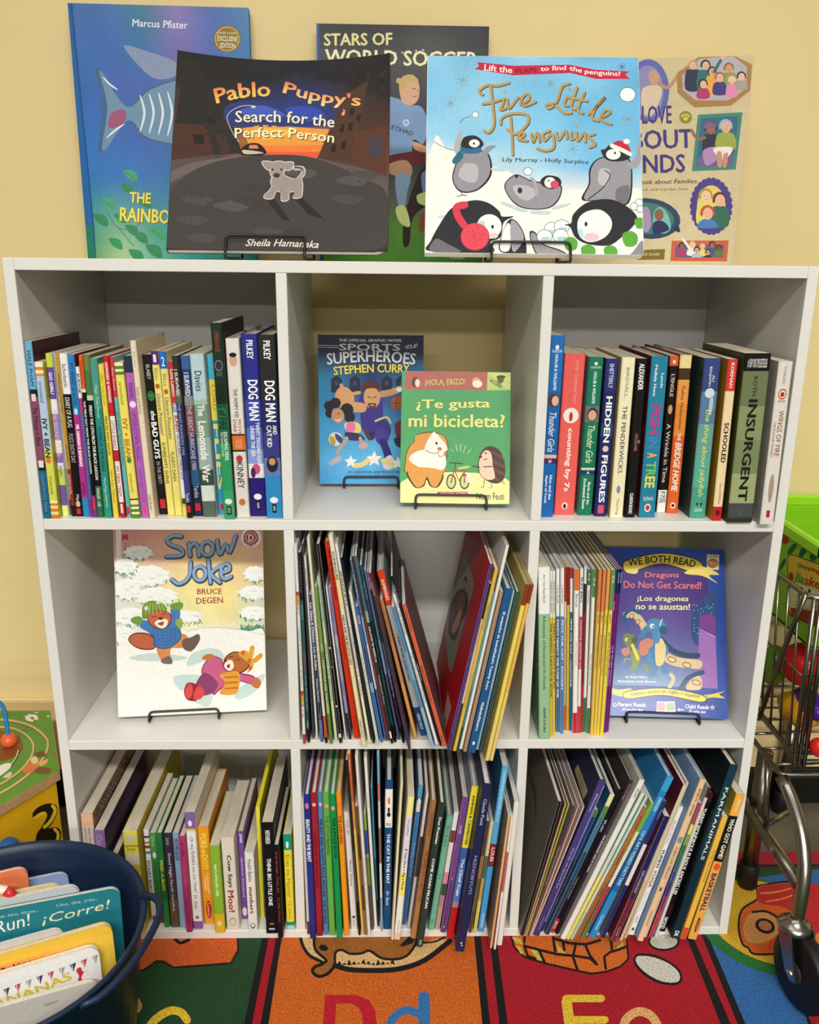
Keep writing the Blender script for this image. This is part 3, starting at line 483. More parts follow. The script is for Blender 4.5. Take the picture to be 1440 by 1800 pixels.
shelf_row(V, '''
H 185 290 1665 88 625 b d=.26|*tall peach board book with a brown front|eab494:.1 e6d0c4:.4 d8a890|8c6650|Watty Piper@.1,.25,.2,6a4a3a,.12;Loren Long@.1,.25,.2,6a4a3a,-.2
H 310 405 1685 228 775 b d=.2|*purple board book with a dark plum front|9a74b0:.4 8a64a4|40304c|Caroline@.04,.28,.5,c4b0d4
H 440 500 1685 388 1010 b d=.2|small tan board book|a89468:.3 b8a878|6a6040|
H 575 700 1690 490 780 b d=.24|*thick yellow board book|eadb5e:.13 b8a83c:.15 ecdc50:.22 e8e0d0:.32 e0c83c|b8a428|Emmy@.15,.2,.6,6a6020,,H;o=@.03,.1,.6,d8d4c4;The Dragon Tales@.4,.75,.28,4a4014,-.1;Four@.4,.6,.22,4a4014,.25
H 755 800 1605 655 770 b|white board book with striped head|ece4e4:.06 3a2c6c:.08 f0e8e8:.12 6a9a5a:.14 f0e8e8:.16 c02c38:.19 f0e8e8:.22 4a8ac0:.25 f0ecec|e0d8d8|DOUSY BABY@.32,.66,.55,3a3a44,,b;=@.92,.97,.5,b02c3c
H 805 868 1605 725 800 b|bright green board book|4f9a48:.2 3f8c46:.6 3a7e40:.92 8a3a4a|3a8040|Dinos@.03,.14,.5,a8d8a0;o=@.2,.27,.5,d8e4e0;DINOSAUR DANCE@.3,.86,.4,2a6034
H 870 920 1645 795 800 b|dark green board book with yellow lettering|2f7a4a:.3 2a6a34:.7 348a3c|286834|PEEK-A-BOO@.28,.6,.5,d8dc4c,,b
H 930 1005 1645 850 800 b|*dark purple-and-brown board book|3e3044:.4 4a3c44:.7 6a5644|3a3034|Gamble Adams@.04,.12,.4,b8b0c0;Good Night North Carolina@.2,.82,.42,e8e4e4
H 1010 1065 1650 945 800 b|pale blue board book|8ea8cc:.5 9ab0d0|8098bc|MOTHER GOOSE@.05,.28,.45,2a3454,.1,b;THE LITTLE BOOK@.05,.26,.3,2a3454,-.2
H 1068 1122 1690 1000 828 b|magenta board book|b83a6c:.5 a83064|9a2c58|Boris Gets@.06,.2,.35,5a1034;Two by Two@.42,.62,.35,d06a94;Goldy Pond@.78,.93,.35,5a1034
I 102 185 1660 15 615 b|*white board book with a purple head|8a62a8:.13 e8c860:.15 f2f0ea:.93 8a62a8|d8cfb8|o=@.06,.11,.4,f0f0f0;Oh the THINKS you Can Think!@.2,.67,.42,3a5a6c;Dr. Suess@.7,.82,.4,a84a3c;o=@.88,.91,.4,8a8474
I 203 298 1615 130 745 b|*orange board book with raised covers|f0a01c:.5 ec9c20|c87c14|POKE-a-DOT!@.06,.42,.55,f4e064,,b;Construction@.46,.68,.25,fbe8c0,.15;Vehicles@.5,.64,.25,fbe8c0,-.12;o=@.75,.94,.5,b82c20;Learn@.78,.91,.25,f4d0c0
I 300 390 1695 248 915 b|lime board book with a yellow foot|8db83a:.78 e4b82a|a8b048|tan's tricycle ride@.2,.57,.4,eef4d8,,b;o=@.86,.92,.4,f4e8a0
I 408 520 1670 340 840 b|*cream board book with large red and black lettering|e2d8ca|d8ceb8|Cow Says@.18,.53,.42,2c2824,,b;Moo!@.56,.8,.5,a83a3c,,b;o=@.86,.95,.55,8a8078;o=@.87,.945,.46,dcd2c4
I 540 592 1570 488 785 b|purple alphabet board book|7a4f9c|7a5c94|JONES@.02,.12,.5,f0e8f4,,b;alphabet fairyland@.28,.74,.5,c8a8d8,,b;o=@.86,.96,.8,e4dcea
I 602 685 1680 560 975 b|*white board book with dark red lettering|e9e4de|d8d2c8|Health Babies@.08,.36,.4,3a3230;numbers@.43,.77,.42,8e1f2c,,b;o=@.89,.965,.55,4a4644;o=@.895,.95,.42,d8d4cc
I 678 712 1560 668 560 s d=.2 pg=f0e428|*bright yellow plastic-covered book|f4ec30:.2 f0e428|e8dc20|
I 714 745 1570 655 780 b|green board book with a red head|cc2630:.24 2f7434|c8bca0|Goodnight@.04,.2,.5,f4c8c4;Mr. Ripple@.38,.8,.5,a8b84c,,i
I 762 868 1700 710 705 b|*black board book with white capitals|16161a|2a2a2e|VASHTI HARRISON@.06,.18,.4,e8e8e8,,b;THINK BIG LITTLE ONE@.31,.74,.34,f4f4f4,,b;o=@.9,.92,.4,b0603c;=@.95,.965,.5,c8c8c8
I 868 915 1740 820 908 b|black board book with red lettering|1c1818|1f1c1c|Arco de Latas - Circle Art@.06,.5,.4,b84c48;Es Mar Dental@.56,.82,.4,a84444
I 948 1018 1670 920 815 b|*yellow board book with teal ends|159a80:.15 ecdc3c:.91 139a80:.95 b8e0d4|d8cc40|o=@.06,.13,.35,e4f0ec;Eres mi Mama?@.2,.64,.5,a88a20;P.D. Eastman@.69,.88,.4,a89424
''', 0, 0, 'bottom left cubby')
shelf_row(V, '''
J 80 105 1710 45 500 s|slim white picture book|e4e0d8:.9 6a2c30|d0ccc4|
J 125 178 1750 50 455 h d=.2|*navy hardcover with bold white lettering|2a348a:.9 242c78|2c3480|BEAUTY AND THE BEAST@.16,.45,.6,f4f4f8,,b;o=@.05,.09,.6,d8788c
J 182 238 1725 118 440 h d=.2|*dark red hardcover|a62534:.9 982030|9a2434|ALADDIN AND THE WHITE CAMEL@.27,.65,.5,5a0f1c;o=@.06,.085,.6,e8b8b0
J 238 282 1715 185 430 h d=.2|slate-blue hardcover|5a84ae|54789c|MICKEY AND GOOFY'S RACE AROUND THE WORLD@.18,.92,.6,1c2c4c,,b;o=@.065,.09,.6,e8b8b0
J 284 340 1720 230 435 h d=.2|light green hardcover|68b04c|5aa048|THE LITTLE MERMAID@.15,.42,.5,1c4a20;o=@.07,.1,.6,e89c90
J 342 395 1745 283 455 h d=.2|*emerald green hardcover|12934f|1a8a4c|THE JUNGLE BOOK@.15,.43,.6,0a3a20,,b;o=@.07,.1,.6,e89c90
J 396 442 1725 335 440 h d=.2|orange hardcover|f09a20|d88a20|THE LION KING@.145,.34,.6,7a2c10,,b;o=@.055,.09,.6,e87c60
J 490 545 1665 398 608 h d=.2|*white hardcover with grey lettering|e8e6e0|d8d6d0|WALSH@.06,.18,.5,9a968c;Mouse Shapes@.4,.62,.5,5c5850;=@.88,.9,.4,2a2a2a;Harcourt@.91,.97,.3,4a4a4a
J 548 568 1720 405 140 s|thin black-and-white picture book|2c2a2a:.5 4a4644:.8 1c1a1a|3a3838|
J 572 592 1710 440 80 s|slim orange-and-yellow picture book|d8683c:.25 e89848:.4 f4cc54:.8 f0c048|c88840|Bateman@.03,.09,.5,f4d8c8
J 595 628 1715 500 560 s|*brown leaf-patterned picture book|6a4424:.2 4c3018:.4 7a5230:.6 5a3a20:.8 8a6438|5c3c20|
J 635 660 1735 520 110 s|slim white picture book with tiny type|e8e4dc|d8d4cc|ROSIE'S WALK - PAT HUTCHINS@.55,.8,.5,a8a49c
J 662 685 1670 600 630 s|slim green-and-blue picture book|8aa83c:.13 2a4a94:.33 9a9c98:.36 6f8c3c:.6 4a4e54|5a6c4c|
J 712 738 1650 590 110 s|*tall white picture book|eceae2:.55 e4e8d4:.8 f0ede4|dcdad0|THE GREEN@.2,.28,.4,b0aca0
J 740 755 1640 650 385 s|thin teal picture book|3f8ea4:.5 285a6c:.8 2a2422|3a7484|
J 770 790 1680 708 90 s|slim multicoloured picture book|7ab0d0:.15 d86a84:.25 c8ccc0:.4 8a6a4c:.6 dce0d8:.8 88a8c8|90a8b8|
J 795 860 1665 735 328 h d=.2|*dark blue hardcover with a white panel|1c4f7e:.05 f2efe8:.3 1c4f7e|143a5e|o=@.1,.15,.3,d87a4c;=@.17,.2,.3,4a4440;o=@.2,.23,.5,2a2828;THE CAT IN THE HAT@.34,.68,.42,f4f4f4,,b;Dr. Seuss@.73,.83,.4,f0f0f0,,i;SIMPLY READ@.27,.29,.6,2a2a2a,,H
J 858 880 1760 985 340 s|slim cream picture book leaning right|ece4bc:.7 e0d8b8|d8d0ac|
J 885 942 1760 1100 480 p d=.2|*pale yellow and pink picture book|f4ec90:.12 e4dce8:.45 f0e8e0:.52 f4e878:.68 ecece0:.95 f4bca8|e4dcd0|Numeroff/Bond@.15,.26,.35,7a7484;If You Give a Pig a Party@.35,.64,.42,3a3438,,b;HarperCollins@.86,.95,.3,6a6a64
K 30 65 1495 170 338 s|blue picture book|4a9cc4:.08 2a2a3c:.1 e0e4e4:.18 2f7cb8:.5 2660a0|5a88ac|If the Dog Barks Red@.4,.64,.5,8ac0e4;o=@.08,.13,.5,e8e8ec
K 75 98 1530 228 415 s|thin white-edged picture book|e0dcda:.3 2e2a30:.6 d0ccc8|c8c4c4|
K 105 150 1610 270 470 h d=.22|*brown hardcover|a8744a:.5 b07a4c:.9 b8804c|9a6a44|MARGARET HERGENHAHN@.07,.24,.45,5c3a20;NO! NEVER A BOOK ABOUT MICE@.35,.72,.5,5c3a20
K 155 205 1680 350 490 h d=.22|*dark green-black hardcover|2c3f38|26332e|Don Freeman@.09,.27,.42,f0f0ec,,b;COME AGAIN PELICAN@.37,.72,.42,f4f4f0,,b;Puffin@.95,.985,.4,d8d8d4
K 250 300 1540 420 595 h d=.2|mint green hardcover|78b89c|6a9c8a|BING BE FIELD@.08,.26,.4,3a6a58;Kersey@.5,.54,.35,3a6a58;Simon@.9,.94,.35,3a6a58
K 305 345 1535 466 560 s|pink floral picture book|f0e4e0:.15 8a3440:.25 e8dcd8:.5 e088a4:.6 3c4a3c:.7 c07a90:.8 b89c84|b8989c|
K 350 395 1560 530 438 s|*purple picture book|7c4490:.6 6a3a80|5c2c4c|ROSIE@.2,.26,.4,e8d8f0;Aladdin@.58,.6,.3,c8b0d8;o=@.95,.96,.2,f0f0f0
K 400 455 1605 610 352 h d=.22|yellow-and-blue hardcover with a red foot|f2e23a:.39 3c66b8:.5 5a7cc4:.75 b07c98:.79 c81c24|8c90b0|ASHMAN & CARPENTER@.05,.37,.4,2a2a40,,b;The Chief Train@.46,.71,.42,f4f4fc,,b
K 460 530 1720 690 333 h d=.24|*wide navy hardcover|232a50|2c3050|Claude Ponti@.08,.23,.36,c8ccd8;HIZNOBYUTI@.41,.64,.36,8a90b0,,b;o=@.94,.95,.2,f0f0f4;o=@.955,.965,.15,f0f0f4,.1
K 585 613 1560 745 640 s|thin brown picture book|5a4030:.3 b07840:.5 6a5a48:.8 5c4438|6a5444|
K 617 645 1560 765 640 s|thin green-and-yellow picture book|e0d8a0:.3 4a6a44:.5 c8a050:.7 e8d44c|a89c68|
K 650 700 1555 862 178 p d=.2|*light blue picture book with a red panel|5cb0e0:.455 2a2a34:.46 9a2c34:.585 2a2a34:.59 4aa4dc|3c88b8|LICHTENHELD ROWAN-ZOCH@.03,.32,.4,d8ecf6;LOUIS@.475,.56,.55,f4e8e0,,b;ZACHARIAH@.88,.97,.4,d8ecf6
K 780 800 1690 935 590 s d=.2|orange-edged picture book with a tan back|f0d060:.01 f2b478:.5 e8a468|907458|
K 820 838 1700 955 605 s d=.2|white-and-rose picture book|f0ece4:.25 c85a6c:.55 f0ece8|dcc8c0|
K 875 918 1665 985 475 s d=.2|*off-white picture book with a green front|e8e4da|24483c|
''', 0, 1, 'bottom middle cubby')
shelf_row(V, '''
L 48 82 1675 305 490 s d=.24|*black-spined picture book with a grey back cover|17191a|6f675c|
L 90 104 1680 455 520 s d=.24|slim gold-spined picture book with a dusty maroon back|c8a878:.6 b8986c|7c4c50|
L 106 118 1680 488 525 s|thin lime picture book|b4bc3c:.4 8ca03c:.7 c0a868|a8a470|
L 120 134 1680 522 535 s|thin dark patterned picture book|4a3c44:.3 8a6a64:.6 6a4c44|8a7c78|
L 136 147 1680 560 535 s|thin pink picture book|e0b0a0|c8b0a8|
L 149 160 1680 590 535 s|thin peach picture book|e8c4ac|d0bcb0|
L 160 225 1680 742 322 h d=.24|*purple hardcover with a navy back|4a427c:.5 443c74|2a2c50|Ellisman@.08,.19,.3,c0b8e0;How Do the Stars and Sun@.42,.68,.3,b8b0dc,,i;VIKING SEA PRESS@.87,.96,.25,8a84b4;=@.02,.9,.16,8a80c0,.42
L 228 270 1640 775 600 s|dark blue picture book with a green head|4a7a3c:.05 263a7c:.4 1c2434:.7 262c48|28304c|
L 275 320 1670 850 440 s|*glowing blue picture book|e8e0a0:.08 4c8a3c:.16 3a7898:.4 1f4c74:.6 263c5c|2c5a80|
L 350 398 1650 942 400 h d=.2|black hardcover|16181a:.9 b02c30|222426|SPLASH@.2,.28,.5,c8ccd0;Cactus in Sweater@.6,.76,.4,9a9ca0;BIG@.92,.97,.5,f0d8d4
L 398 430 1665 1030 310 h d=.2|dark plum hardcover|3c2c40:.5 2a2030:.9 1c181c|383038|Sturmidge@.02,.12,.4,e0b8a8;THE SPOOKIEST DAY IN TOWN@.34,.58,.42,f0ecf0,,b
L 440 490 1710 1145 320 h d=.22|*white hardcover leaning right|ecebe4|b4b0a4|EDUARD@.05,.1,.4,3a3a3a
L 495 530 1710 1150 430 s|yellow-and-mint picture book|d8e8d8:.35 c8dcc8:.55 f0e058:.8 e4dc60|a8c0b8|
L 535 562 1712 1165 450 s|pale mint picture book|bcd8cc:.5 d8dcb4:.8 a8ccb0|a8c4b8|
L 566 606 1712 1270 590 s|*brown picture book|b0682c:.6 a05c28|8a5428|ERIC A. DREAM@.06,.15,.4,4a2408;LAST REALMS@.3,.42,.4,4a2408;CACTUS@.55,.65,.4,5c2c0c
L 610 645 1712 1290 540 s|green-and-red picture book|74ac34:.2 e0e0a8:.35 e8e4d8:.6 b02c38:.85 5c7034|94a468|
L 680 745 1700 1305 275 h d=.22|*bright blue hardcover|38a4dc:.08 2a86c8:.35 1e5aa4:.45 2c64a8:.7 2e8cd0|2a7cb4|KNUDSEN@.12,.2,.45,b8e0f4,,b;COOL INKY MONKEY PARTY TIME!@.32,.66,.5,a8dcf4,,b;Candlewick@.85,.95,.4,c8e8f8
L 790 828 1700 1330 505 h d=.22|navy-and-white hardcover|2a3472:.3 e4e4ea:.6 26306c|7c7c80|Atkinson@.05,.12,.3,b0b8e0
L 870 930 1730 1350 640 s d=.22|navy-to-maroon picture book|26245c:.5 3c2450:.65 702438:.9 7a2a3c|5a2834|HOW A HOUSE IS BUILT@.42,.6,.35,d8c8d8;Henry Mill@.88,.95,.3,c8b0c0
M 45 75 1720 575 350 s d=.24|*beige torn-edged picture book with a maroon back|dccca8:.6 d0bc94|5c1c2c|
M 78 100 1700 605 330 s d=.24|second beige torn-edged picture book|d8c8a4|c8b894|
M 105 165 1670 545 550 h d=.2|*white hardcover with green and red lettering|f0efec|c8ccd4|BAUER-STEVENS@.1,.28,.28,8a8a8a;YUMMY@.32,.47,.45,2a3a2c,,b;YOGA@.48,.62,.45,b02430,,b;Joyful Recipes@.66,.8,.3,b8c0b8;o=@.94,.965,.35,2a4a3a;ABRAMS@.85,.9,.25,6a6a6a
M 185 240 1725 755 317 h d=.22|*peach hardcover with a light blue back|eec69a|7c9cc4|BOELTS - JONES@.05,.21,.4,4a3c30,,b;A BIKE LIKE SERGIO'S@.4,.6,.45,5a4c40;o=@.65,.68,.4,6a5a4c;CANDLEWICK PRESS@.8,.9,.3,5a4c40;=@.34,.375,.7,6aa494
M 275 302 1690 740 470 s|thin grey-white picture book|d4ccc8|c4bcb4|
M 310 345 1695 768 520 s|*rainbow-spined picture book|b04050:.15 e8e060:.22 7aa84c:.3 1f7a4c:.42 1c6a7c:.5 2a4a94:.58 3a2a7c:.68 8a2c68:.78 c02c40|70484c|
M 370 398 1690 838 380 h d=.22|white-edged hardcover with a brown head|4a2420:.06 dcd8d0|c4bcb4|
M 415 490 1640 832 430 h d=.2|*black hardcover with white brush lettering|3c1f1c:.06 161416:.8 2a1820:.9 121214|1e1c1c|THERES WONDROUS FUNGUS AMONG US!@.1,.72,.5,f4f2f0,,b;WOOD@.89,.98,.5,f0eeec,,b
M 525 600 1700 1040 185 h d=.24|*dark teal hardcover with tall white serif capitals|183c48:.5 12303c|0f1a1e|FARM@.12,.28,.4,eef0ee;ANIMALS@.29,.53,.4,eef0ee;DK@.955,.99,.5,f4f4f4,,b
M 605 655 1710 1002 640 s|slim yellow picture book|f0be40:.9 d8502c|d8a83c|My little book of mammals@.26,.52,.4,6a4c14
M 690 770 1710 1065 435 p d=.2|*orange paperback with a black panel|f2b04a:.14 1c1816:.45 f2ac4a|a8962c|BARBER & TUYA@.03,.11,.4,f8e49c,,b;WHO GOT GAME?@.16,.43,.5,f2ead0,,b;o=@.46,.51,.65,e0582c;BASKETBALL@.53,.8,.55,2a2c58,,b;o=@.84,.95,.35,5a1f28;WORKMAN@.86,.93,.2,e8b070
''', 0, 2, 'bottom right cubby')
# ---------------------------------------------------------------- books shown cover out
import bmesh
def spline(pts, closed=True, n=5):
    out = []; N = len(pts)
    for i in range(N if closed else N-1):
        g = lambda k: pts[k % N] if closed else pts[max(0, min(N-1, k))]
        p0, p1, p2, p3 = g(i-1), g(i), g(i+1), g(i+2)
        for j in range(n):
            t = j/n
            out.append(tuple(.5*((2*p1[a])+(-p0[a]+p2[a])*t+(2*p0[a]-5*p1[a]+4*p2[a]-p3[a])*t*t+(-p0[a]+3*p1[a]-3*p2[a]+p3[a])*t**3) for a in (0, 1)))
    if not closed: out.append(tuple(pts[-1]))
    return out
def stacked(items):
    """lowest layer for each shape that still keeps it above everything it was drawn over"""
    out, bb = [], []
    for v, f, c, _ in items:
        b = (min(p[0] for p in v), max(p[0] for p in v), min(p[1] for p in v), max(p[1] for p in v)); l = 1
        for q, k in bb:
            if k >= l and q[0] < b[1] and q[1] > b[0] and q[2] < b[3] and q[3] > b[2]: l = k+1
        bb.append((b, l)); out.append((v, f, c, l))
    return out
class Art:
    """flat printed pictures, traced in survey coordinates onto a real surface given by pt(x, y) -> (u, v)"""
    def __init__(s, pt, put, step=.000009):
        s.pt, s.put, s.step = pt, put, step; s.items = []; s.lay = 0; s.o = (0, 0, 1)
    def view(s, x0, y0, k): s.o = (x0, y0, k); return s
    def q(s, p): return s.pt(s.o[0]+p[0]/s.o[2], s.o[1]+p[1]/s.o[2])
    def P(s, col, pts): s.lay += 1; s.items.append(([s.q(p) for p in pts], [tuple(range(len(pts)))], [H(col)]*len(pts), s.lay)); return s
    def C(s, col, pts, n=5): return s.P(col, spline(pts, True, n))
    def E(s, col, cx, cy, rx, ry=None, rot=0, n=22):
        ry = ry or rx; c, d = math.cos(math.radians(rot)), math.sin(math.radians(rot))
        return s.P(col, [(cx+rx*math.cos(t)*c-ry*math.sin(t)*d, cy+rx*math.cos(t)*d+ry*math.sin(t)*c) for t in [2*math.pi*i/n for i in range(n)]])
    def L(s, col, w, pts, smooth=False, taper=False):
        if smooth: pts = spline(pts, False, 5)
        l, r = [], []; N = len(pts)
        for i, p in enumerate(pts):
            a, b = pts[max(0, i-1)], pts[min(N-1, i+1)]; dx, dy = b[0]-a[0], b[1]-a[1]; m = math.hypot(dx, dy) or 1
            ww = w*(math.sin(math.pi*(i+.6)/(N+.2))**.6 if taper else 1)/2
            l.append((p[0]-dy/m*ww, p[1]+dx/m*ww)); r.append((p[0]+dy/m*ww, p[1]-dx/m*ww))
        s.lay += 1; v = [s.q(p) for p in l+r]
        s.items.append((v, [(i, i+1, N+i+1, N+i) for i in range(N-1)], [H(col)]*len(v), s.lay))
        if not taper and w > 1.2:
            for p in (pts[0], pts[-1]): s.E(col, p[0], p[1], w/2, n=8)
        return s
    def S(s, col, w, pts, taper=False): return s.L(col, w, pts, True, taper)
    def T(s, col, txt, path, h, bold=.012, shear=0, col2=None):
        """a line of lettering that runs along a path from its first to its last point, h tall"""
        path = spline(path, False, 8) if len(path) > 2 else path
        d = [0]
        for a, b in zip(path, path[1:]): d.append(d[-1]+math.hypot(b[0]-a[0], b[1]-a[1]))
        cps, fs = glyphs(txt, bold, shear)
        for vs in cps:
            out = []
            for u, v in vs:
                t = u*d[-1]; k = 0
                while k < len(d)-2 and d[k+1] < t: k += 1
                a, b = path[k], path[k+1]; f = (t-d[k])/(d[k+1]-d[k]); dx, dy = (b[0]-a[0])/(d[k+1]-d[k]), (b[1]-a[1])/(d[k+1]-d[k])
                out.append((a[0]+(b[0]-a[0])*f+dy*v*h, a[1]+(b[1]-a[1])*f-dx*v*h))
            s.lay += 1; s.items.append(([s.q(p) for p in out], fs, [mixc(col, col2, v) if col2 else H(col) for u, v in vs], s.lay))
        return s
    def T2(s, col, edge, txt, path, h, off=(1.2, 1.5), **k):
        s.T(edge, txt, [(x+off[0], y+off[1]) for x, y in path], h, **k); return s.T(col, txt, path, h, **k)
    def grid(s, rows, u0, u1, v0, v1, nx=28, ny=28, amt=.06, sc=9, seed=0):
        """painted ground: colours blended between a small table of swatches, with brushy unevenness"""
        R, Cn = len(rows), len(rows[0].split()); tab = [[H(c) for c in r.split()] for r in rows]; s.lay += 1; v, c, f = [], [], []
        for j in range(ny+1):
            for i in range(nx+1):
                fx, fy = i/nx*(Cn-1), j/ny*(R-1); a, b = min(int(fx), Cn-2), min(int(fy), R-2)
                q = mixc(mixc(tab[b][a], tab[b][a+1], fx-a), mixc(tab[b+1][a], tab[b+1][a+1], fx-a), fy-b)
                k = 1+amt*2*noise.noise((i/nx*sc+seed, j/ny*sc, seed*3.7))
                v.append((u0+(u1-u0)*i/nx, v1+(v0-v1)*j/ny)); c.append(tuple(max(0, x*k) for x in q[:3])+(1,))
        for j in range(ny):
            for i in range(nx): k = j*(nx+1)+i; f.append((k, k+nx+1, k+nx+2, k+1))
        s.items.append((v, f, c, s.lay)); return s
    def build(s, name, mat, parent=None, fine=None):
        s.items = stacked(s.items)
        if fine:                                                  # a curved cover: cut the shapes small enough to follow it
            bm = bmesh.new(); cl = bm.verts.layers.float_color.new('Col'); ly = bm.verts.layers.int.new('lay')
            for v, f, c, l in s.items:
                bv = []
                for p, q in zip(v, c): x = bm.verts.new((p[0], 0, p[1])); x[cl] = q; x[ly] = l; bv.append(x)
                for g in f:
                    try: bm.faces.new([bv[i] for i in g])
                    except ValueError: pass
            bmesh.ops.triangulate(bm, faces=bm.faces[:])
            for _ in range(5):
                e = [e for e in bm.edges if e.calc_length() > fine]
                if not e: break
                lay = {}
                bmesh.ops.subdivide_edges(bm, edges=e, cuts=1); bmesh.ops.triangulate(bm, faces=[f for f in bm.faces if len(f.verts) > 3])
            seen = {}
            bm.verts.ensure_lookup_table()
            for vtx in bm.verts:                                  # new points take the layer of a neighbour that has one
                if vtx[ly] == 0:
                    st, vis = [vtx], {vtx}
                    while st:
                        y = st.pop(0)
                        if y[ly]: vtx[ly] = y[ly]; break
                        for e in y.link_edges:
                            o = e.other_vert(y)
                            if o not in vis: vis.add(o); st.append(o)
            for vtx in bm.verts: vtx.co = s.put(vtx.co.x, vtx.co.z, vtx[ly]*s.step)
            me = bpy.data.meshes.new(name); bm.to_mesh(me); bm.free(); me.materials.append(mat)
            o = bpy.data.objects.new(name, me); COL.objects.link(o); o.parent = parent; return o
        m = MB()
        for v, f, c, l in s.items: m.raw([s.put(p[0], p[1], l*s.step) for p in v], f, None, c)
        return m.build(name, mat, parent)
def slab(m, x0, x1, z0, z1, y0, y1, col, bend=None, n=1, rr=0):
    """a sheet with thickness, optionally bowed and with its right-hand corners rounded"""
    nx = n; zs = [z0+(z1-z0)*k/n for k in range(n+1)]
    if rr: zs = sorted(set(zs+[z0+rr*q for q in (0, .06, .15, .3, .5, .75, 1)]+[z1-rr*q for q in (0, .06, .15, .3, .5, .75, 1)]))
    def xr(z):
        e = min(z-z0, z1-z)
        return x1 if not rr or e >= rr else x1-rr+math.sqrt(max(0, rr*rr-(rr-e)**2))
    vs, fs = [], []; b = bend or (lambda x, z: 0)
    for yy in (y0, y1):
        for z in zs:
            for i in range(nx+1): x = x0+(xr(z)-x0)*i/nx; vs.append((x, yy+b(x, z), z))
    w = nx+1; h = len(zs); K = w*h
    for j in range(h-1):
        for i in range(nx): k = j*w+i; fs += [(k, k+1, k+w+1, k+w), (K+k, K+k+w, K+k+w+1, K+k+1)]
        k = j*w; fs += [(k, k+w, K+k+w, K+k), (k+nx, K+k+nx, K+k+w+nx, k+w+nx)]
    for i in range(nx): fs += [(i, K+i, K+i+1, i+1), ((h-1)*w+i, (h-1)*w+i+1, K+(h-1)*w+i+1, K+(h-1)*w+i)]
    m.raw(vs, fs, col)
def cover_book(name, label, bl, br, tl, z, tilt, t, y=None, hard=False, col='444444', spine=None, bend=None, rr=0, group=None, w=None):
    """a book leaning back on its stand; bl, br, tl are survey points of its foot and head"""
    if y is None: A, B = onZ(*bl, z), onZ(*br, z)
    else: A, B = onY(*bl, y[0]), onY(*br, y[1]); A.z = B.z = z
    ex = (B-A); W = ex.length; ex.normalize(); bk = Vector((-ex.y, ex.x, 0))
    ez = (Vector((0, 0, 1))*math.cos(tilt)+bk*math.sin(tilt)); ey = ez.cross(ex); o0 = (A+B)/2
    d = ray(*tl); q = CAM+d*((o0-CAM).dot(ey)/d.dot(ey)); h = (q-o0).dot(ez)
    R = Matrix((ex, ey, ez)).transposed(); root = tag(empty(name, o0, R), label, 'book', group)
    n = 14 if bend else 1; bf = (lambda x, zz: bend(x/W, zz/h)) if bend else None
    c = .0026 if hard else .0007; i = .003 if hard else .0005; m = MB(); sp = spine or col
    slab(m, -W/2, W/2, 0, h, 0, c, col, bf, n, rr); slab(m, -W/2, W/2, 0, h, t-c, t, col, bf, n, rr)
    slab(m, -W/2-(.0003), -W/2+c, 0, h, c*.5, t-c*.5, sp, bf, n)
    cv = m.build('cover', M_PRINT, root)
    m = MB(); slab(m, -W/2+c+.0002, W/2-i, i, h-i, c+.0001, t-c-.0001, 'e4dfd2', bf, n, rr*.9); m.build('page_block', M_PAGES, root)
    a = art_on(cv, o0, ex, ey, ez, W, h, bf); a.t = t
    print('COVER', label, round(W, 3), round(h, 3), [round(q, 3) for q in o0]); return a
def art_on(root, o0, ex, ey, ez, W, h, bf=None):
    def raw(x, y_):
        dd = ray(x, y_); yy = 0
        for _ in range(6):
            oo = o0+ey*yy; p = CAM+dd*((oo-CAM).dot(ey)/dd.dot(ey))-oo; u, v = p.dot(ex), p.dot(ez)
            if not bf: break
            yy = bf(u, v)
        return (u, v)
    def pt(x, y_):
        u, v = raw(x, y_)
        return (min(W/2-.0004, max(-W/2+.0004, u)), min(h-.0004, max(.0004, v)))
    put = lambda u, v, l: (u, (bf(u, v) if bf else 0)-.0001-l, v)
    a = Art(pt, put); a.W, a.h, a.root, a.fine = W, h, root, (.014 if bf else None)
    a.o0, a.ex, a.ey, a.ez, a.raw_pt = o0, ex, ey, ez, raw; return a
def ground(a, rows, **k): return a.grid(rows, -a.W/2+.0003, a.W/2-.0003, .0003, a.h-.0003, **k)
def finish(a, mat=None): return a.build('cover_picture', mat or M_PRINT, a.root, a.fine)

def face_art(look, side):
    """printing on the front (+1) or back (-1) cover of a book that stands in a row"""
    o, t, h, d = BOOK[look]; Mx = o.matrix_world; ex, ey, ez = [Mx.to_3x3().col[i].copy() for i in range(3)]; p0 = Mx.translation+ex*(side*t/2)
    def pt(x, y):
        dd = ray(x, y); p = CAM+dd*((p0-CAM).dot(ex)/dd.dot(ex))-p0
        return (min(d-.001, max(.002, p.dot(ey))), min(h-.001, max(.001, p.dot(ez))))
    a = Art(pt, lambda u, v, l: (side*(t/2+.00006+l), u, v)); a.root = o.children[0]; a.fine = None; return a
TOPZ = HT+.0008
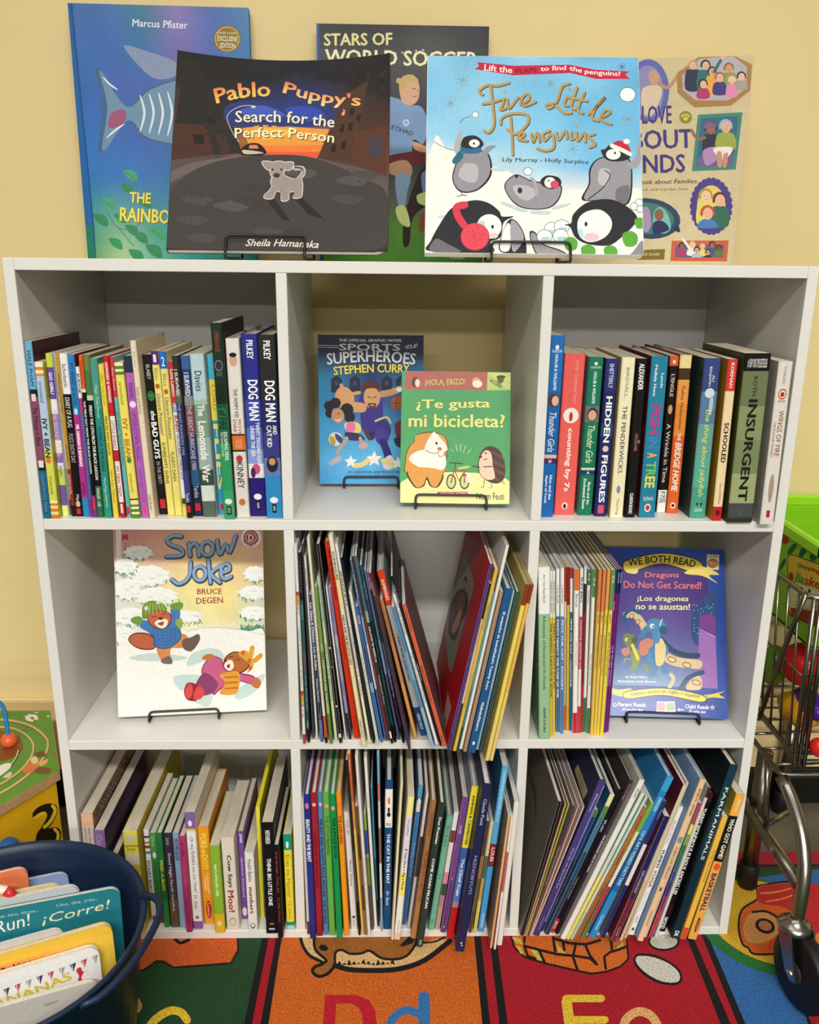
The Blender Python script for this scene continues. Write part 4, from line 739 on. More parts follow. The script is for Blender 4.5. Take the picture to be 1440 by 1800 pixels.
# --- tall blue fish book against the wall
a = cover_book('hardcover_book', 'tall blue sea picture book leaning on the wall behind the dark puppy book', (155, 457), (452, 457), (111, 5), TOPZ, .035, .012, y=(.295, .302), hard=True, col='1f5f9c', spine='1a5a9a', group='picture books on top of the bookcase')
ground(a, ['3f6ba8 4a72b4 3f7f94 8a78b4 4a6ab4 4f86b0', '3f70b4 3f6cb8 3a74b0 7a70b4 4f6cb8 3f7ab0', '2f6cb4 4468b8 4a64b0 5a64a8 3f6cb4 3f78b0', '2f74bc 3f70bc 4a68b8 3f6cb0 4a78b8 3f80b4', '2a78bc 3a78c0 3f78bc 3f84b8 4a90bc 3a88b4', '2f9a90 6aa890 4f9898 3a98a0 3f98a4 3a90a0', '3a9a5c a8c08c 6ab494 2f9a9c 3f9a8c 3a8c90'], amt=.05)
a.view(100, 0, 3.832)
a.P('1d63a6', [(46, 20), (98, 24), (245, 1500), (262, 1748), (212, 1748)]).P('174f88', [(90, 22), (104, 24), (250, 1500), (266, 1748), (256, 1748), (240, 1500)])
a.P('1a7a5a', [(190, 1520), (238, 1520), (262, 1748), (212, 1748)])
a.T('e4ecf4', 'Marcus Pfister', [(508, 178), (880, 195)], 50)
a.E('7a6420', 1148, 262, 92, 92).E('c8a850', 1148, 262, 85, 85).E('8a7228', 1148, 262, 76, 76).T('f4ecd0', 'EXCLUSIVE', [(1082, 275), (1216, 282)], 36).T('f4ecd0', 'EDITION', [(1100, 322), (1200, 326)], 34).T('e0d0a0', 'BARNES & NOBLE', [(1085, 228), (1212, 232)], 16)
for s_, c_ in ((1.06, '46688c'), (1, '7094b0')):                  # a plain banded fish
    a.C(c_, [(790+(x-790)*s_, 760+(y-760)*s_) for x, y in [(470, 720), (290, 470), (340, 720), (310, 1020), (480, 810), (620, 930), (900, 940), (900, 560), (640, 600)]])
a.C('8898b8', [(450, 312), (620, 350), (800, 420), (800, 510), (640, 520)]).C('a0587c', [(370, 760), (460, 740), (450, 830), (350, 860)])
for k_ in range(5): a.S('dfe8ee', 16, [(560+k_*62, 640-k_*8), (590+k_*62, 760), (560+k_*62, 890+k_*8)], taper=True)
a.S('e8eef4', 12, [(310, 520), (360, 570), (410, 605)], taper=True).S('e8eef4', 12, [(335, 930), (390, 880), (455, 835)], taper=True)
for x_, y_, r_ in ((500, 1180, 50), (480, 1270, 50), (350, 1370, 52), (300, 1480, 55), (510, 1550, 48), (400, 1640, 50), (570, 1600, 52), (540, 1720, 55), (680, 1570, 60), (660, 1690, 60), (430, 1470, 44), (600, 1370, 44)):
    a.C(('3a8a5c', '2f9a58', '4aa478')[int(x_) % 3], [(x_-r_, y_-r_*.7), (x_+r_*.5, y_-r_*.5), (x_+r_*.8, y_+r_*.8), (x_-r_*.4, y_+r_*.4)]); a.L('2a7048', 3, [(x_-r_*.8, y_-r_*.5), (x_+r_*.6, y_+r_*.6)])
a.S('4a7a6a', 5, [(530, 1220), (560, 1500), (420, 1540), (340, 1430)]).S('4a7a6a', 5, [(420, 1540), (520, 1660)])
a.T2('f2e060', '7a6a20', 'THE', [(488, 1365), (632, 1372)], 72, off=(5, 4), bold=.022).T2('f2e060', '7a6a20', 'RAINBOW', [(422, 1490), (860, 1515)], 96, off=(6, 5), bold=.022)
finish(a)
# --- soccer book
a = cover_book('hardcover_book', 'dark hardcover with a footballer in pale blue, leaning behind the two front books', (563, 461), (848, 461), (550, 41), TOPZ, .035, .012, y=(.298, .298), hard=True, col='24262a', spine='3f66ac', group='picture books on top of the bookcase')
ground(a, ['2a2c30 24262a 34363a 24262a', '4a4c50 3c3e42 50524f 34363a', '3c3e42 34363a 3a3c40 2c2e32', '303236 2c2e32 2a2c30 28282c', '3c3e3c 343634 3a3c3a 303230', '4a4c4a 5a5c5a 646664 4a4c4a', '5a9034 5c9436 569030 4a842c', '4f8a2c 5a9a34 4a8a2c 3f7a28'], amt=.08)
a.view(540, 30, 2.785)
a.P('3f66ac', [(28, 34), (58, 34), (70, 470), (60, 1195), (40, 1195)]).P('2c4a80', [(54, 34), (62, 34), (80, 1195), (66, 1195)])
for x_ in range(330, 600, 34): a.E('c8ccc8', x_, 190-(x_-330)*.12, 5, 5)
a.T2('e6dc9a', '5a5228', 'STARS OF', [(82, 142), (418, 138)], 62, off=(2, 2), bold=.025).T2('f0eabc', '5a5228', 'WORLD SOCCER', [(86, 232), (836, 246)], 76, off=(2, 2), bold=.022)
a.C('5a1a20', [(575, 490), (640, 460), (700, 520), (690, 700), (600, 740), (560, 640)]).C('2a1c1a', [(560, 740), (620, 760), (600, 900), (520, 980), (500, 1110), (470, 1110), (480, 960)])
a.C('7c9cc8', [(380, 420), (440, 398), (500, 430), (560, 440), (590, 520), (570, 620), (520, 600), (500, 690), (380, 700)]).C('6a1c24', [(375, 690), (500, 660), (610, 650), (600, 700), (470, 740), (380, 760)])
a.C('d8a888', [(452, 330), (470, 290), (520, 284), (548, 330), (545, 400), (510, 432), (470, 420), (455, 380)]).C('c8a868', [(450, 350), (462, 296), (510, 282), (546, 312), (500, 320), (470, 350)]).E('c8a868', 449, 312, 13, 15)
a.L('7a4a38', 4, [(516, 352), (530, 350)]).L('8a4a40', 4, [(518, 392), (538, 386)]).L('a87858', 3, [(540, 350), (548, 372)])
a.T('2a3a64', 'ETIHAD', [(410, 548), (515, 582)], 22, bold=.02).E('e4ecf4', 484, 517, 15, 16).E('8ab0d8', 484, 517, 10, 11)
a.C('d0a080', [(520, 610), (600, 640), (640, 650), (600, 665), (530, 650)]).C('c89878', [(400, 720), (480, 700), (515, 740), (500, 790), (440, 780), (400, 760)]).C('86a8cc', [(440, 770), (505, 780), (490, 860), (480, 920), (448, 920), (432, 830)]).C('d8e890', [(434, 935), (478, 925), (505, 1010), (490, 1028), (450, 1000)])
a.C('6a8ab4', [(560, 770), (600, 760), (604, 860), (570, 870)]).C('c8dc88', [(540, 870), (600, 860), (590, 920), (545, 910)]).C('8a4a2c', [(555, 970), (580, 960), (575, 1040), (550, 1045)])
a.T('d8e0d0', 'LEGENDS', [(700, 1180), (770, 1186)], 18)
finish(a)
# --- families book
a = cover_book('picture_book', 'wide sand-coloured book with framed family portraits, right end of the top', (985, 465), (1287, 466), (1000, 107), TOPZ, .03, .006, y=(.312, .262), col='cdbd92', group='picture books on top of the bookcase')
ground(a, ['cfc096 cfc096 cfc096', 'd0c198 cdbe94 cfc096', 'd0c198 d2c49c cfc096'], amt=.05, sc=30)
a.view(1100, 70, 3.024)
random.seed(3)
for _ in range(110):
    x_, y_ = random.uniform(-100, 690), random.uniform(60, 1190); a.E('a8946c', x_, y_, random.uniform(1, 2.2), random.uniform(.7, 1.2), random.uniform(0, 180), n=6)
a.E('5a64b0', 120, 270, 112, 168).E('8a88b8', 118, 275, 84, 140).C('c89878', [(120, 190), (150, 160), (178, 190), (170, 240), (140, 240)]).C('d8c4a8', [(90, 260), (180, 245), (190, 300), (140, 400), (90, 380)]).S('c08a68', 18, [(185, 240), (230, 250), (292, 170)])
a.P('a87c40', [(272, 180), (388, 76), (585, 60), (672, 132), (665, 270), (560, 350), (365, 360), (275, 282)]).P('b4b0b8', [(300, 190), (395, 100), (575, 84), (645, 145), (640, 262), (545, 322), (372, 322), (305, 268)])
def folk(x, y, r, skin, hair, top, hgt, w=1.5):
    a.C(top, [(x-r*w, y+r*1.6), (x-r*.6, y+r*1.0), (x+r*.6, y+r*1.0), (x+r*w, y+r*1.6), (x+r*w, y+hgt), (x-r*w, y+hgt)]).C(hair, [(x-r*1.05, y+r*.5), (x-r*.95, y-r*.7), (x, y-r*1.25), (x+r*.95, y-r*.7), (x+r*1.05, y+r*.4), (x, y)]).E(skin, x+r*.05, y+r*.12, r*.78, r*.95)
    a.L('5a3c34', 1.4, [(x-r*.3, y), (x-r*.05, y)]).L('5a3c34', 1.4, [(x+r*.2, y), (x+r*.45, y)]).L('9a4a44', 1.6, [(x-r*.15, y+r*.55), (x+r*.3, y+r*.55)])
for f_ in ((357, 135, 22, 'e8b898', 'c89860', '1c2444', 130, 1.7), (425, 135, 24, 'e4b494', '2a1c1c', '1f6a64', 130, 1.7), (460, 168, 22, 'e0a480', '2a2420', 'e8a83c', 120, 1.4), (548, 150, 24, 'd89870', '8a6434', '8a9c44', 120, 1.6), (500, 200, 24, 'e8b494', 'a85c2c', '3a2c7c', 90, 1.4), (412, 235, 22, 'e8b898', '1c1418', 'b02c6c', 75, 1.4), (565, 215, 20, 'f0c4a4', 'd8c8a8', 'e08cb0', 85, 1.4), (615, 195, 22, 'ecc0a0', '1c1818', 'a89c8c', 70, 1.3)): folk(*f_)
a.S('1f6a64', 16, [(470, 170), (505, 110)]).E('e4b494', 518, 88, 12, 18, 20)
a.T2('3c2c80', 'cfc096', 'WE LOVE', [(-40, 450), (246, 446)], 98, bold=.022).T('3c2c80', 'ABOUT', [(-60, 588), (360, 576)], 104, bold=.022).T('3c2c80', 'FRIENDS', [(-120, 716), (318, 706)], 100, bold=.022)
a.E('8a8430', 319, 412, 34, 34).E('d8cc50', 319, 420, 12, 10)
for dx_ in (-18, -7, 6, 17): a.E('d8cc50', 319+dx_, 405-6*(abs(dx_) < 10), 5, 7)
a.T('2a2440', 'A Book about Families', [(20, 770), (380, 762)], 24, shear=.2).T('4a4240', 'Council, and Carolyn Choi', [(30, 806), (332, 802)], 15)
a.P('3a8474', [(384, 398), (622, 385), (585, 690), (352, 698)]).P('2a6480', [(402, 418), (600, 405), (568, 668), (374, 676)]).P('6a5a94', [(384, 620), (572, 610), (568, 668), (374, 676)])
folk(452, 470, 30, '9a6448', '2a1c20', '24243a', 130, 1.3); a.C('b088b8', [(412, 590), (480, 570), (500, 620), (430, 670)]).C('8a5a74', [(415, 470), (440, 435), (480, 450), (470, 470)]).S('9a6448', 16, [(420, 520), (380, 525), (350, 480)])
folk(532, 460, 32, 'e0b090', '9ab4d4', '9aa840', 120, 1.5); a.C('f0e4e0', [(470, 575), (560, 570), (562, 600), (520, 640), (480, 610)]).C('c89070', [(485, 600), (510, 600), (512, 670), (490, 672)]).C('c89070', [(520, 610), (545, 605), (535, 672), (518, 672)])
for k_ in range(26): t_ = k_/26*6.283; a.E('4a3a88', 455+98*math.cos(t_), 885+135*math.sin(t_), 17, 19, n=10)
a.E('4a3a88', 455, 885, 98, 138).E('e8c870', 455, 885, 76, 112)
folk(425, 830, 34, 'eec4a4', 'a89c3c', 'd8d468', 150, 1.3); folk(500, 850, 34, 'e8b898', '5a3c28', '2a6a54', 140, 1.3); folk(435, 920, 34, 'e8b494', 'c84c2c', '4a7ab8', 80, 1.4)
a.E('24405c', 120, 950, 172, 108, 6).E('3a7a70', 110, 948, 148, 84, 6).C('7ab8b4', [(150, 920), (180, 888), (220, 920), (240, 1000), (200, 1030), (150, 1000)]).E('8a5c44', 178, 930, 24, 32).C('24285a', [(150, 970), (200, 965), (230, 1010), (150, 1030)]).C('a890b8', [(90, 900), (125, 900), (135, 990), (100, 1020)]).C('24285a', [(255, 1000), (280, 990), (290, 1020), (270, 1020)])
a.P('c85c3c', [(245, 1068), (548, 1066), (538, 1178), (238, 1176)]).P('6a5480', [(268, 1092), (522, 1090), (516, 1158), (262, 1156)])
for f_ in ((300, 1095, 16, '8a5c44', '2a1c1c', 'a83c6c', 50, 1.4), (355, 1090, 18, 'ecc4a4', 'c8a060', 'e8e4e0', 55, 1.5), (408, 1098, 15, 'e8b898', 'c89c5c', 'd8d468', 50, 1.3), (460, 1090, 16, '9a6448', '24181c', '3a5a7c', 50, 1.4), (495, 1105, 14, '7a4c38', '20181c', '5a7a3c', 45, 1.4), (378, 1118, 15, 'd8a080', '24242c', 'a8b8e0', 38, 1.6), (437, 1130, 14, 'c89070', '2a2028', '2a2c48', 26, 1.5)): folk(*f_)
a.S('e8e4e0', 14, [(345, 1115), (305, 1060)])
a.P('7c6a20', [(60, 1118), (210, 1112), (205, 1168), (60, 1170)]).T('d8cc90', 'Sarah Neil Smith', [(10, 1148), (180, 1146)], 15)
finish(a)
# --- puppy book
bow = lambda u, v: .016*v*(1-(2*u)**2)
a = cover_book('picture_book', 'dark square puppy book on a wire easel, front left of the top', (293, 449), (682, 457), (312, 88), TOPZ+.0098, .44, .009, y=(.035, .03), col='2c2826', bend=bow, rr=.016, group='picture books on top of the bookcase')
ground(a, ['1c1a1a 201c20 26222c 28242c 2a2626 26221f', '26221c 22201c 24222c 24243a 26222a 2c241c', '3a3024 2a2622 242a4a 24307a 382c26 2e2620', '4a2c20 2e2824 3a3c70 3c4a90 4a3020 40261c', '4a3026 362c28 c87838 d87c30 44281c 5a301c', '5a4c48 48423f 4a4240 4a4240 4c3a30 5c3c2c', '4a4644 504a46 4c4644 4a4644 4c4846 5c5450', '3a3634 4a4642 524c48 4a4644 4c4844 46423f', '2e2c2a 3c3834 443f3c 464240 46423e 3a3634', '2a2826 322e2c 3a3634 3a3634 38342f 2e2c2a'], nx=40, ny=40, amt=.13, sc=16)
a.view(280, 80, 3.4286)
a.P('2a2622', [(160, 80), (250, 90), (330, 650), (210, 480), (95, 470)]).P('332c26', [(260, 480), (420, 420), (500, 650), (330, 660)]).P('4a2a1e', [(78, 468), (285, 480), (330, 660), (70, 690)])
for k_ in range(9): a.L('3a2018', 3, [(82, 490+k_*21), (290+k_*4, 500+k_*18)])
a.P('241814', [(200, 535), (270, 540), (272, 590), (212, 590)]).P('3f2a1e', [(340, 540), (395, 530), (430, 650), (375, 655)]).P('1c1816', [(280, 430), (330, 425), (345, 475), (295, 480)])
a.C('26356f', [(400, 370), (560, 330), (760, 340), (920, 340), (1040, 380), (1040, 480), (700, 490), (430, 480)]).C('3f58b4', [(480, 400), (620, 360), (760, 420), (620, 450)]).C('2c48a8', [(760, 380), (920, 370), (1000, 430), (840, 460)])
a.P('e09a3c', [(500, 500), (620, 478), (800, 490), (1025, 505), (950, 680), (640, 655), (540, 600)]).P('ee7a34', [(530, 600), (980, 600), (950, 680), (640, 655), (545, 625)]).P('e05a34', [(600, 640), (965, 640), (950, 680), (640, 656)])
a.C('f0b850', [(560, 510), (700, 500), (800, 520), (700, 560), (600, 560)]).C('f0a044', [(830, 520), (980, 530), (960, 560), (850, 560)])
a.P('4c3020', [(955, 680), (1060, 440), (1150, 280), (1260, 210), (1180, 520), (1160, 705)]).P('583020', [(1180, 520), (1372, 492), (1370, 790), (1160, 710)]).P('3a3a48', [(1270, 560), (1350, 545), (1350, 670), (1262, 660)])
for x_, y_ in ((1090, 480), (1140, 470), (1100, 580), (1040, 600), (1190, 420), (1150, 380)): a.P('2c1c16', [(x_, y_), (x_+28, y_-6), (x_+22, y_+42), (x_-6, y_+44)])
a.P('e8a890', [(1112, 378), (1128, 375), (1124, 396), (1108, 398)]).P('e8a890', [(1104, 402), (1120, 400), (1116, 420), (1098, 422)])
a.P('6a5c58', [(70, 760), (200, 705), (480, 660), (480, 672), (240, 735), (65, 830)]).P('5c504c', [(960, 682), (1200, 735), (1370, 800), (1370, 880), (1200, 780)])
a.C('3f3a38', [(60, 900), (240, 740), (480, 675), (800, 660), (1000, 700), (1250, 810), (1372, 900), (1372, 1200), (900, 1270), (45, 1225)])
for k_ in range(16):
    random.seed(40+k_); x_, y_ = random.uniform(150, 1250), random.uniform(760, 1180); a.C(('4a4542', '3a3634', '524c49')[k_ % 3], [(x_-90, y_), (x_-20, y_-30), (x_+100, y_-8), (x_+40, y_+32)])
a.S('b8b0b8', 5, [(480, 580), (440, 520), (410, 425), (480, 370), (560, 362)]).E('c8ccd8', 568, 370, 14, 8)
a.C('1c1a18', [(495, 625), (540, 592), (600, 592), (640, 630), (635, 655), (500, 660)]).C('c8b8a8', [(505, 630), (600, 640), (625, 650), (520, 655)]).P('d8824c', [(545, 600), (590, 600), (600, 622), (540, 622)]).L('2a2624', 6, [(500, 660), (630, 662)])
lt = ((5, 0), dict(bold=.02))
a.T('f0c860', 'Pablo', [(345, 352), (500, 318), (672, 308)], 92, bold=.02, col2='e07848').T('f4d878', "Puppy's", [(736, 306), (900, 350), (1060, 376), (1212, 388)], 96, bold=.02, col2='dc6c48')
a.T2('ece4c8', '2a2018', 'Search for the', [(458, 464), (760, 466), (1054, 496)], 70, off=(4, 4), bold=.012).T2('f4ecb8', '2a2018', 'Perfect Person', [(456, 560), (740, 556), (1052, 588)], 62, off=(4, 4), bold=.012)
def pup(col, g):
    for q_ in ([(680, 800), (740, 780), (800, 805), (850, 800), (858, 850), (800, 880), (720, 880), (682, 850)], [(690, 840), (735, 850), (700, 885), (688, 915), (660, 925), (632, 915), (640, 895), (662, 880)], [(735, 850), (785, 850), (778, 890), (780, 925), (755, 938), (735, 928), (742, 890)], [(800, 840), (858, 830), (862, 870), (856, 910), (828, 920), (806, 912), (826, 880), (800, 868)],
               [(690, 705), (720, 700), (752, 708), (752, 760), (740, 795), (705, 800), (678, 788), (668, 750), (675, 715)], [(622, 702), (655, 700), (690, 712), (672, 745), (652, 748), (632, 728)], [(748, 712), (780, 704), (808, 708), (800, 740), (780, 752), (755, 745)]):
        cx_ = sum(p_[0] for p_ in q_)/len(q_); cy_ = sum(p_[1] for p_ in q_)/len(q_); a.C(col, [(x_+(x_-cx_)/(math.hypot(x_-cx_, y_-cy_)+1)*g, y_+(y_-cy_)/(math.hypot(x_-cx_, y_-cy_)+1)*g) for x_, y_ in q_])
    a.S(col, 16+2*g, [(840, 805), (866, 775), (864, 742), (818, 740)])
a.P('2f2b29', [(650, 935), (700, 930), (790, 1060), (740, 1050)]).P('2c2826', [(820, 930), (860, 920), (1000, 1050), (900, 1020)])
pup('e0d4cc', 5); pup('9a8e88', 0); a.S('3a3432', 9, [(820, 735), (850, 738), (862, 752)]).E('3a2c2c', 708, 783, 20, 14).E('201c1c', 684, 748, 6, 7).E('201c1c', 736, 748, 6, 7)
a.T('e4dcd0', 'Sheila Hamanaka', [(520, 1210), (740, 1212), (960, 1222)], 44, shear=.35)
a.items = [(v_, f_, [tuple(x_*(.62 if max(c_[:3]) < .035 else 1) for x_ in c_[:3])+(1,) for c_ in k_], l_) for v_, f_, k_, l_ in a.items]   # a matte, very dark street scene
finish(a); E1 = a; a.floor = HT
# --- penguin book
a = cover_book('picture_book', 'pale blue penguin flap book on a wire easel, front right of the top', (747, 448), (1131, 463), (776, 98), TOPZ+.0098, .44, .010, y=(.035, .025), col='e8ece8', rr=.004, group='picture books on top of the bookcase')
ground(a, ['8cc8e8 74b8e0 9cd0ec 6cb4dc 78bce4', '7cc0e4 90cce8 74b8e0 88c8e8 5cacd8', '84c4e8 94cce8 80c4e8 68b4e0 74bce4', 'a0d4ec 88c8e8 8ccaea 78bee4 6cb8e0', 'f4f2ea c8e0e8 a8d4e8 78bce4 8cc8e4', 'f6f3ea f4f1e8 f0eee6 f2efe8 e8ece8', 'f6f3ea f6f3ea f4f1e8 f6f3ea f2efe8', 'f6f3ea f6f3ea f6f3ea f4f1e8 ece8e4'], amt=.05, sc=8)
a.view(740, 90, 3.4286)
B_, G_, W_ = '24262c', '8a8890', 'f4f2ec'
a.C('f4f1e8', [(78, 545), (150, 585), (230, 610), (420, 690), (520, 720), (640, 800), (760, 850), (920, 830), (1060, 850), (1380, 860), (1330, 1280), (20, 1230)]).S(B_, 3, [(78, 545), (150, 585), (215, 600)])
a.P('c81c44', [(340, 66), (560, 88), (900, 82), (1050, 112), (1256, 122), (1232, 142), (1262, 168), (1060, 168), (900, 132), (560, 146), (322, 108), (350, 92)])
a.T('f8e8e4', 'Lift the', [(380, 116), (550, 134)], 38, bold=.02).T('7a1028', 'FLAPS', [(572, 134), (698, 130)], 30, bold=.02).T('f8e8e4', 'to find the penguins!', [(722, 130), (880, 124), (1000, 146), (1200, 160)], 38, bold=.02)
def star(x, y, r, c='8a8468'):
    for k in range(4): t = k*math.pi/4+.2; a.L(c, 2.4, [(x-r*math.cos(t), y-r*math.sin(t)), (x+r*math.cos(t), y+r*math.sin(t))])
for q in ((250, 175, 42), (178, 315, 28), (780, 195, 26), (1212, 95, 24, '4a4c44'), (1325, 195, 28), (1245, 412, 34), (915, 590, 36)): star(*q)
def script(col, w, dx, dy):
    for p in ([(372, 262), (350, 240), (400, 205), (460, 208), (530, 190)], [(420, 215), (432, 330), (440, 440), (410, 490), (380, 478)], [(372, 318), (430, 308), (480, 292)], [(500, 285), (492, 320), (478, 352), (510, 345)], [(520, 290), (530, 345), (575, 290), (590, 280)], [(600, 320), (650, 290), (640, 255), (605, 290), (620, 330), (690, 305)],
              [(895, 195), (850, 215), (820, 300), (775, 345), (752, 325), (800, 320), (860, 370), (905, 372)], [(880, 270), (862, 320), (885, 330)], [(940, 220), (905, 330), (930, 350)], [(985, 250), (945, 350), (975, 375)], [(880, 275), (1000, 300)], [(1010, 380), (1080, 310), (1110, 275), (1060, 330), (1030, 400), (1070, 420)], [(1080, 405), (1140, 370), (1110, 355), (1085, 410), (1145, 440)],
              [(540, 400), (548, 520), (552, 625)], [(480, 440), (490, 400), (560, 375), (640, 385), (640, 440), (570, 500), (520, 470)], [(590, 530), (625, 505), (605, 490), (585, 530), (640, 540)], [(665, 500), (675, 550), (700, 490), (715, 545)], [(775, 480), (735, 500), (745, 540), (790, 500), (800, 580), (750, 600), (700, 585)], [(815, 490), (830, 535), (870, 480), (880, 525)], [(905, 490), (905, 530), (925, 525)], [(935, 490), (945, 540), (985, 490), (990, 545)], [(1045, 500), (1010, 515), (1050, 560), (1015, 580)]):
        a.S(col, w, [(x+dx, y+dy) for x, y in p])
script('4a3c1c', 17, 4, 4); script('b8985c', 15, 0, 0); a.E('b8985c', 505, 245, 9, 9).E('b8985c', 898, 232, 9, 9).E('b8985c', 940, 455, 9, 9)
a.T('34363c', 'Lily Murray - Holly Surplice', [(492, 675), (760, 678), (1010, 690)], 34, bold=.012)
for x_, y_, r_ in ((1246, 262, 46), (328, 383, 18), (645, 725, 24)): a.E(B_, x_, y_, r_+3, r_*.9+3).E('fafaf6', x_, y_, r_, r_*.9)
a.S(B_, 3, [(235, 435), (260, 405), (300, 395)]).S(B_, 3, [(1322, 285), (1355, 330), (1365, 385)])
a.C('c4d8d4', [(100, 995), (180, 985), (300, 990), (280, 1010), (140, 1012)])
# dancing penguin
a.C(B_, [(190, 780), (205, 690), (250, 615), (380, 600), (425, 660), (420, 760), (340, 840), (240, 850)]).C('94929a', [(196, 780), (212, 692), (255, 620), (375, 606), (415, 665), (408, 755), (335, 832), (245, 842)]).C('b8b6ba', [(230, 760), (260, 680), (340, 690), (330, 790)]).C('b0aeb4', [(200, 600), (215, 520), (245, 476), (245, 540), (232, 620)]).C('94929a', [(370, 610), (400, 575), (456, 570), (420, 600), (385, 640)])
a.C(B_, [(240, 570), (260, 520), (320, 508), (360, 530), (378, 565), (340, 590), (260, 590)]).E(W_, 322, 556, 32, 24).E(B_, 320, 557, 6, 8).C('2a6a90', [(240, 580), (300, 588), (362, 580), (355, 612), (290, 618), (245, 606)]).C('2a6a78', [(240, 600), (255, 640), (215, 680), (188, 665), (215, 620)]).L(B_, 5, [(240, 845), (250, 870), (220, 875)]).L(B_, 5, [(250, 866), (275, 872)])
# penguin on its back
a.view(740, 280, 3.4286)
a.C('c0d4d0', [(490, 255), (560, 280), (650, 310), (600, 318), (490, 270)]).C('c0d4d0', [(670, 310), (780, 315), (760, 335), (670, 330)]).C('c0d4d0', [(800, 285), (900, 265), (880, 285), (800, 305)]).C('c0d4d0', [(430, 52), (510, 58), (500, 74), (430, 68)])
a.C(B_, [(502, 160), (570, 92), (660, 125), (740, 140), (845, 155), (835, 240), (770, 296), (640, 300), (555, 260)]).C('96949c', [(508, 162), (572, 98), (660, 132), (740, 148), (838, 160), (828, 236), (766, 290), (642, 294), (560, 255)]).C('b8b6bc', [(560, 160), (640, 160), (700, 200), (640, 250), (570, 210)]).E(B_, 576, 102, 10, 12).E(B_, 597, 188, 14, 18)
a.C(B_, [(720, 130), (760, 98), (830, 110), (846, 150), (800, 180), (740, 165)]).E(W_, 778, 140, 34, 32).E('d84c64', 806, 152, 26, 24).E(B_, 770, 130, 5, 6).C('a8a6ac', [(655, 110), (690, 125), (710, 200), (690, 220), (680, 150)])
# waving penguin
a.C(B_, [(970, 245), (1010, 150), (1015, 60), (1060, 0), (1140, -20), (1240, -20), (1275, 80), (1250, 270), (1100, 250)]).C('98969c', [(985, 240), (1020, 150), (1025, 65), (1065, 5), (1140, -12), (1235, -14), (1266, 80), (1240, 262), (1100, 245)]).C('74727a', [(1180, 180), (1255, 160), (1240, 258), (1180, 250)]).C('bcbabe', [(1080, 60), (1140, 70), (1120, 160), (1070, 140)]).S(B_, 6, [(1112, 68), (1140, 100), (1100, 170), (1010, 240)])
a.view(740, 90, 3.4286)
a.C('a09ea4', [(1240, 690), (1290, 640), (1315, 540), (1345, 550), (1340, 640), (1290, 710)]).C(B_, [(1085, 600), (1110, 590), (1150, 560), (1240, 580), (1262, 640), (1200, 665), (1120, 655)]).E(W_, 1160, 622, 44, 32).E(B_, 1170, 614, 6, 8).C('c8243c', [(1155, 565), (1190, 540), (1240, 555), (1265, 610), (1210, 600)]).S('f0ece4', 24, [(1150, 570), (1210, 595), (1262, 622)]).E('f4f0ea', 1240, 545, 20, 15)
a.view(740, 280, 3.4286)
for x_, y_, r_ in ((1315, 262, 22), (1285, 285, 22), (1322, 300, 20)): a.E(B_, x_, y_, r_+3).E('e8f0f0', x_, y_, r_)
# two big penguins
a.C(B_, [(55, 555), (60, 490), (140, 350), (200, 285), (310, 248), (400, 260), (470, 310), (490, 345), (560, 345), (500, 380), (480, 470), (420, 500), (420, 565)]).C('6c6a72', [(58, 555), (90, 480), (160, 510), (240, 560)]).E(W_, 412, 405, 75, 74).C('aed4dc', [(350, 375), (385, 380), (380, 440), (352, 420)]).E(B_, 432, 407, 8, 12).E('f4c8cc', 440, 460, 26, 18)
a.S('d83c50', 44, [(265, 275), (215, 290), (225, 345), (262, 400)]).E('9a2034', 326, 468, 88, 84).E('e04858', 326, 466, 84, 81)
for k_ in range(14): a.E('b02c40', 326+60*math.cos(k_*2.4)*(k_/14), 466+60*math.sin(k_*2.4)*(k_/14)**.5, 5, 4, n=6)
a.C(B_, [(470, 545), (500, 420), (540, 360), (590, 390), (628, 470), (632, 585), (560, 575)]).C(W_, [(476, 540), (500, 425), (532, 385), (545, 460), (530, 550)]).C('a4a2a8', [(545, 370), (590, 400), (620, 480), (560, 560), (540, 470)])
a.C(B_, [(655, 440), (690, 440), (740, 510), (850, 550), (880, 590), (720, 590), (670, 520)]).C('9a989e', [(662, 450), (690, 450), (735, 515), (850, 558), (860, 584), (722, 582), (676, 518)])
for x_, y_ in ((790, 420), (850, 405), (745, 465), (842, 462)): a.E(B_, x_, y_, 48, 42).E('eef2f0', x_, y_, 45, 39).C('b0d0d8', [(x_-20, y_+10), (x_+30, y_+5), (x_+20, y_+32), (x_-10, y_+34)])
a.C(B_, [(865, 395), (905, 385), (920, 330), (1000, 262), (1120, 240), (1220, 270), (1300, 340), (1290, 390), (1210, 470), (1130, 520), (1000, 510), (930, 470), (900, 410)]).C(W_, [(945, 430), (950, 360), (1000, 315), (1080, 305), (1140, 350), (1150, 410), (1110, 470), (1030, 500), (970, 480)]).E(B_, 995, 391, 9, 14).E('f4c4cc', 1030, 470, 46, 26).C('b8e0e0', [(945, 430), (970, 420), (980, 470), (960, 470)])
a.C('f0f2ea', [(880, 520), (900, 470), (1000, 520), (1130, 530), (1220, 470), (1290, 400), (1330, 350), (1338, 480), (1260, 570), (1140, 610), (980, 600), (890, 580)])
for x_, y_, r_ in ((905, 510, 42), (1010, 558, 45), (1145, 560, 42), (1262, 480, 48), (1322, 385, 34)): a.C('5ca838', [(x_-r_, y_-r_*.5), (x_, y_-r_), (x_+r_*.9, y_-r_*.4), (x_+r_*.7, y_+r_*.8), (x_-r_*.6, y_+r_*.9)])
a.C('8c8a92', [(1150, 612), (1260, 575), (1335, 490), (1332, 625)])
finish(a); E2 = a; a.floor = HT
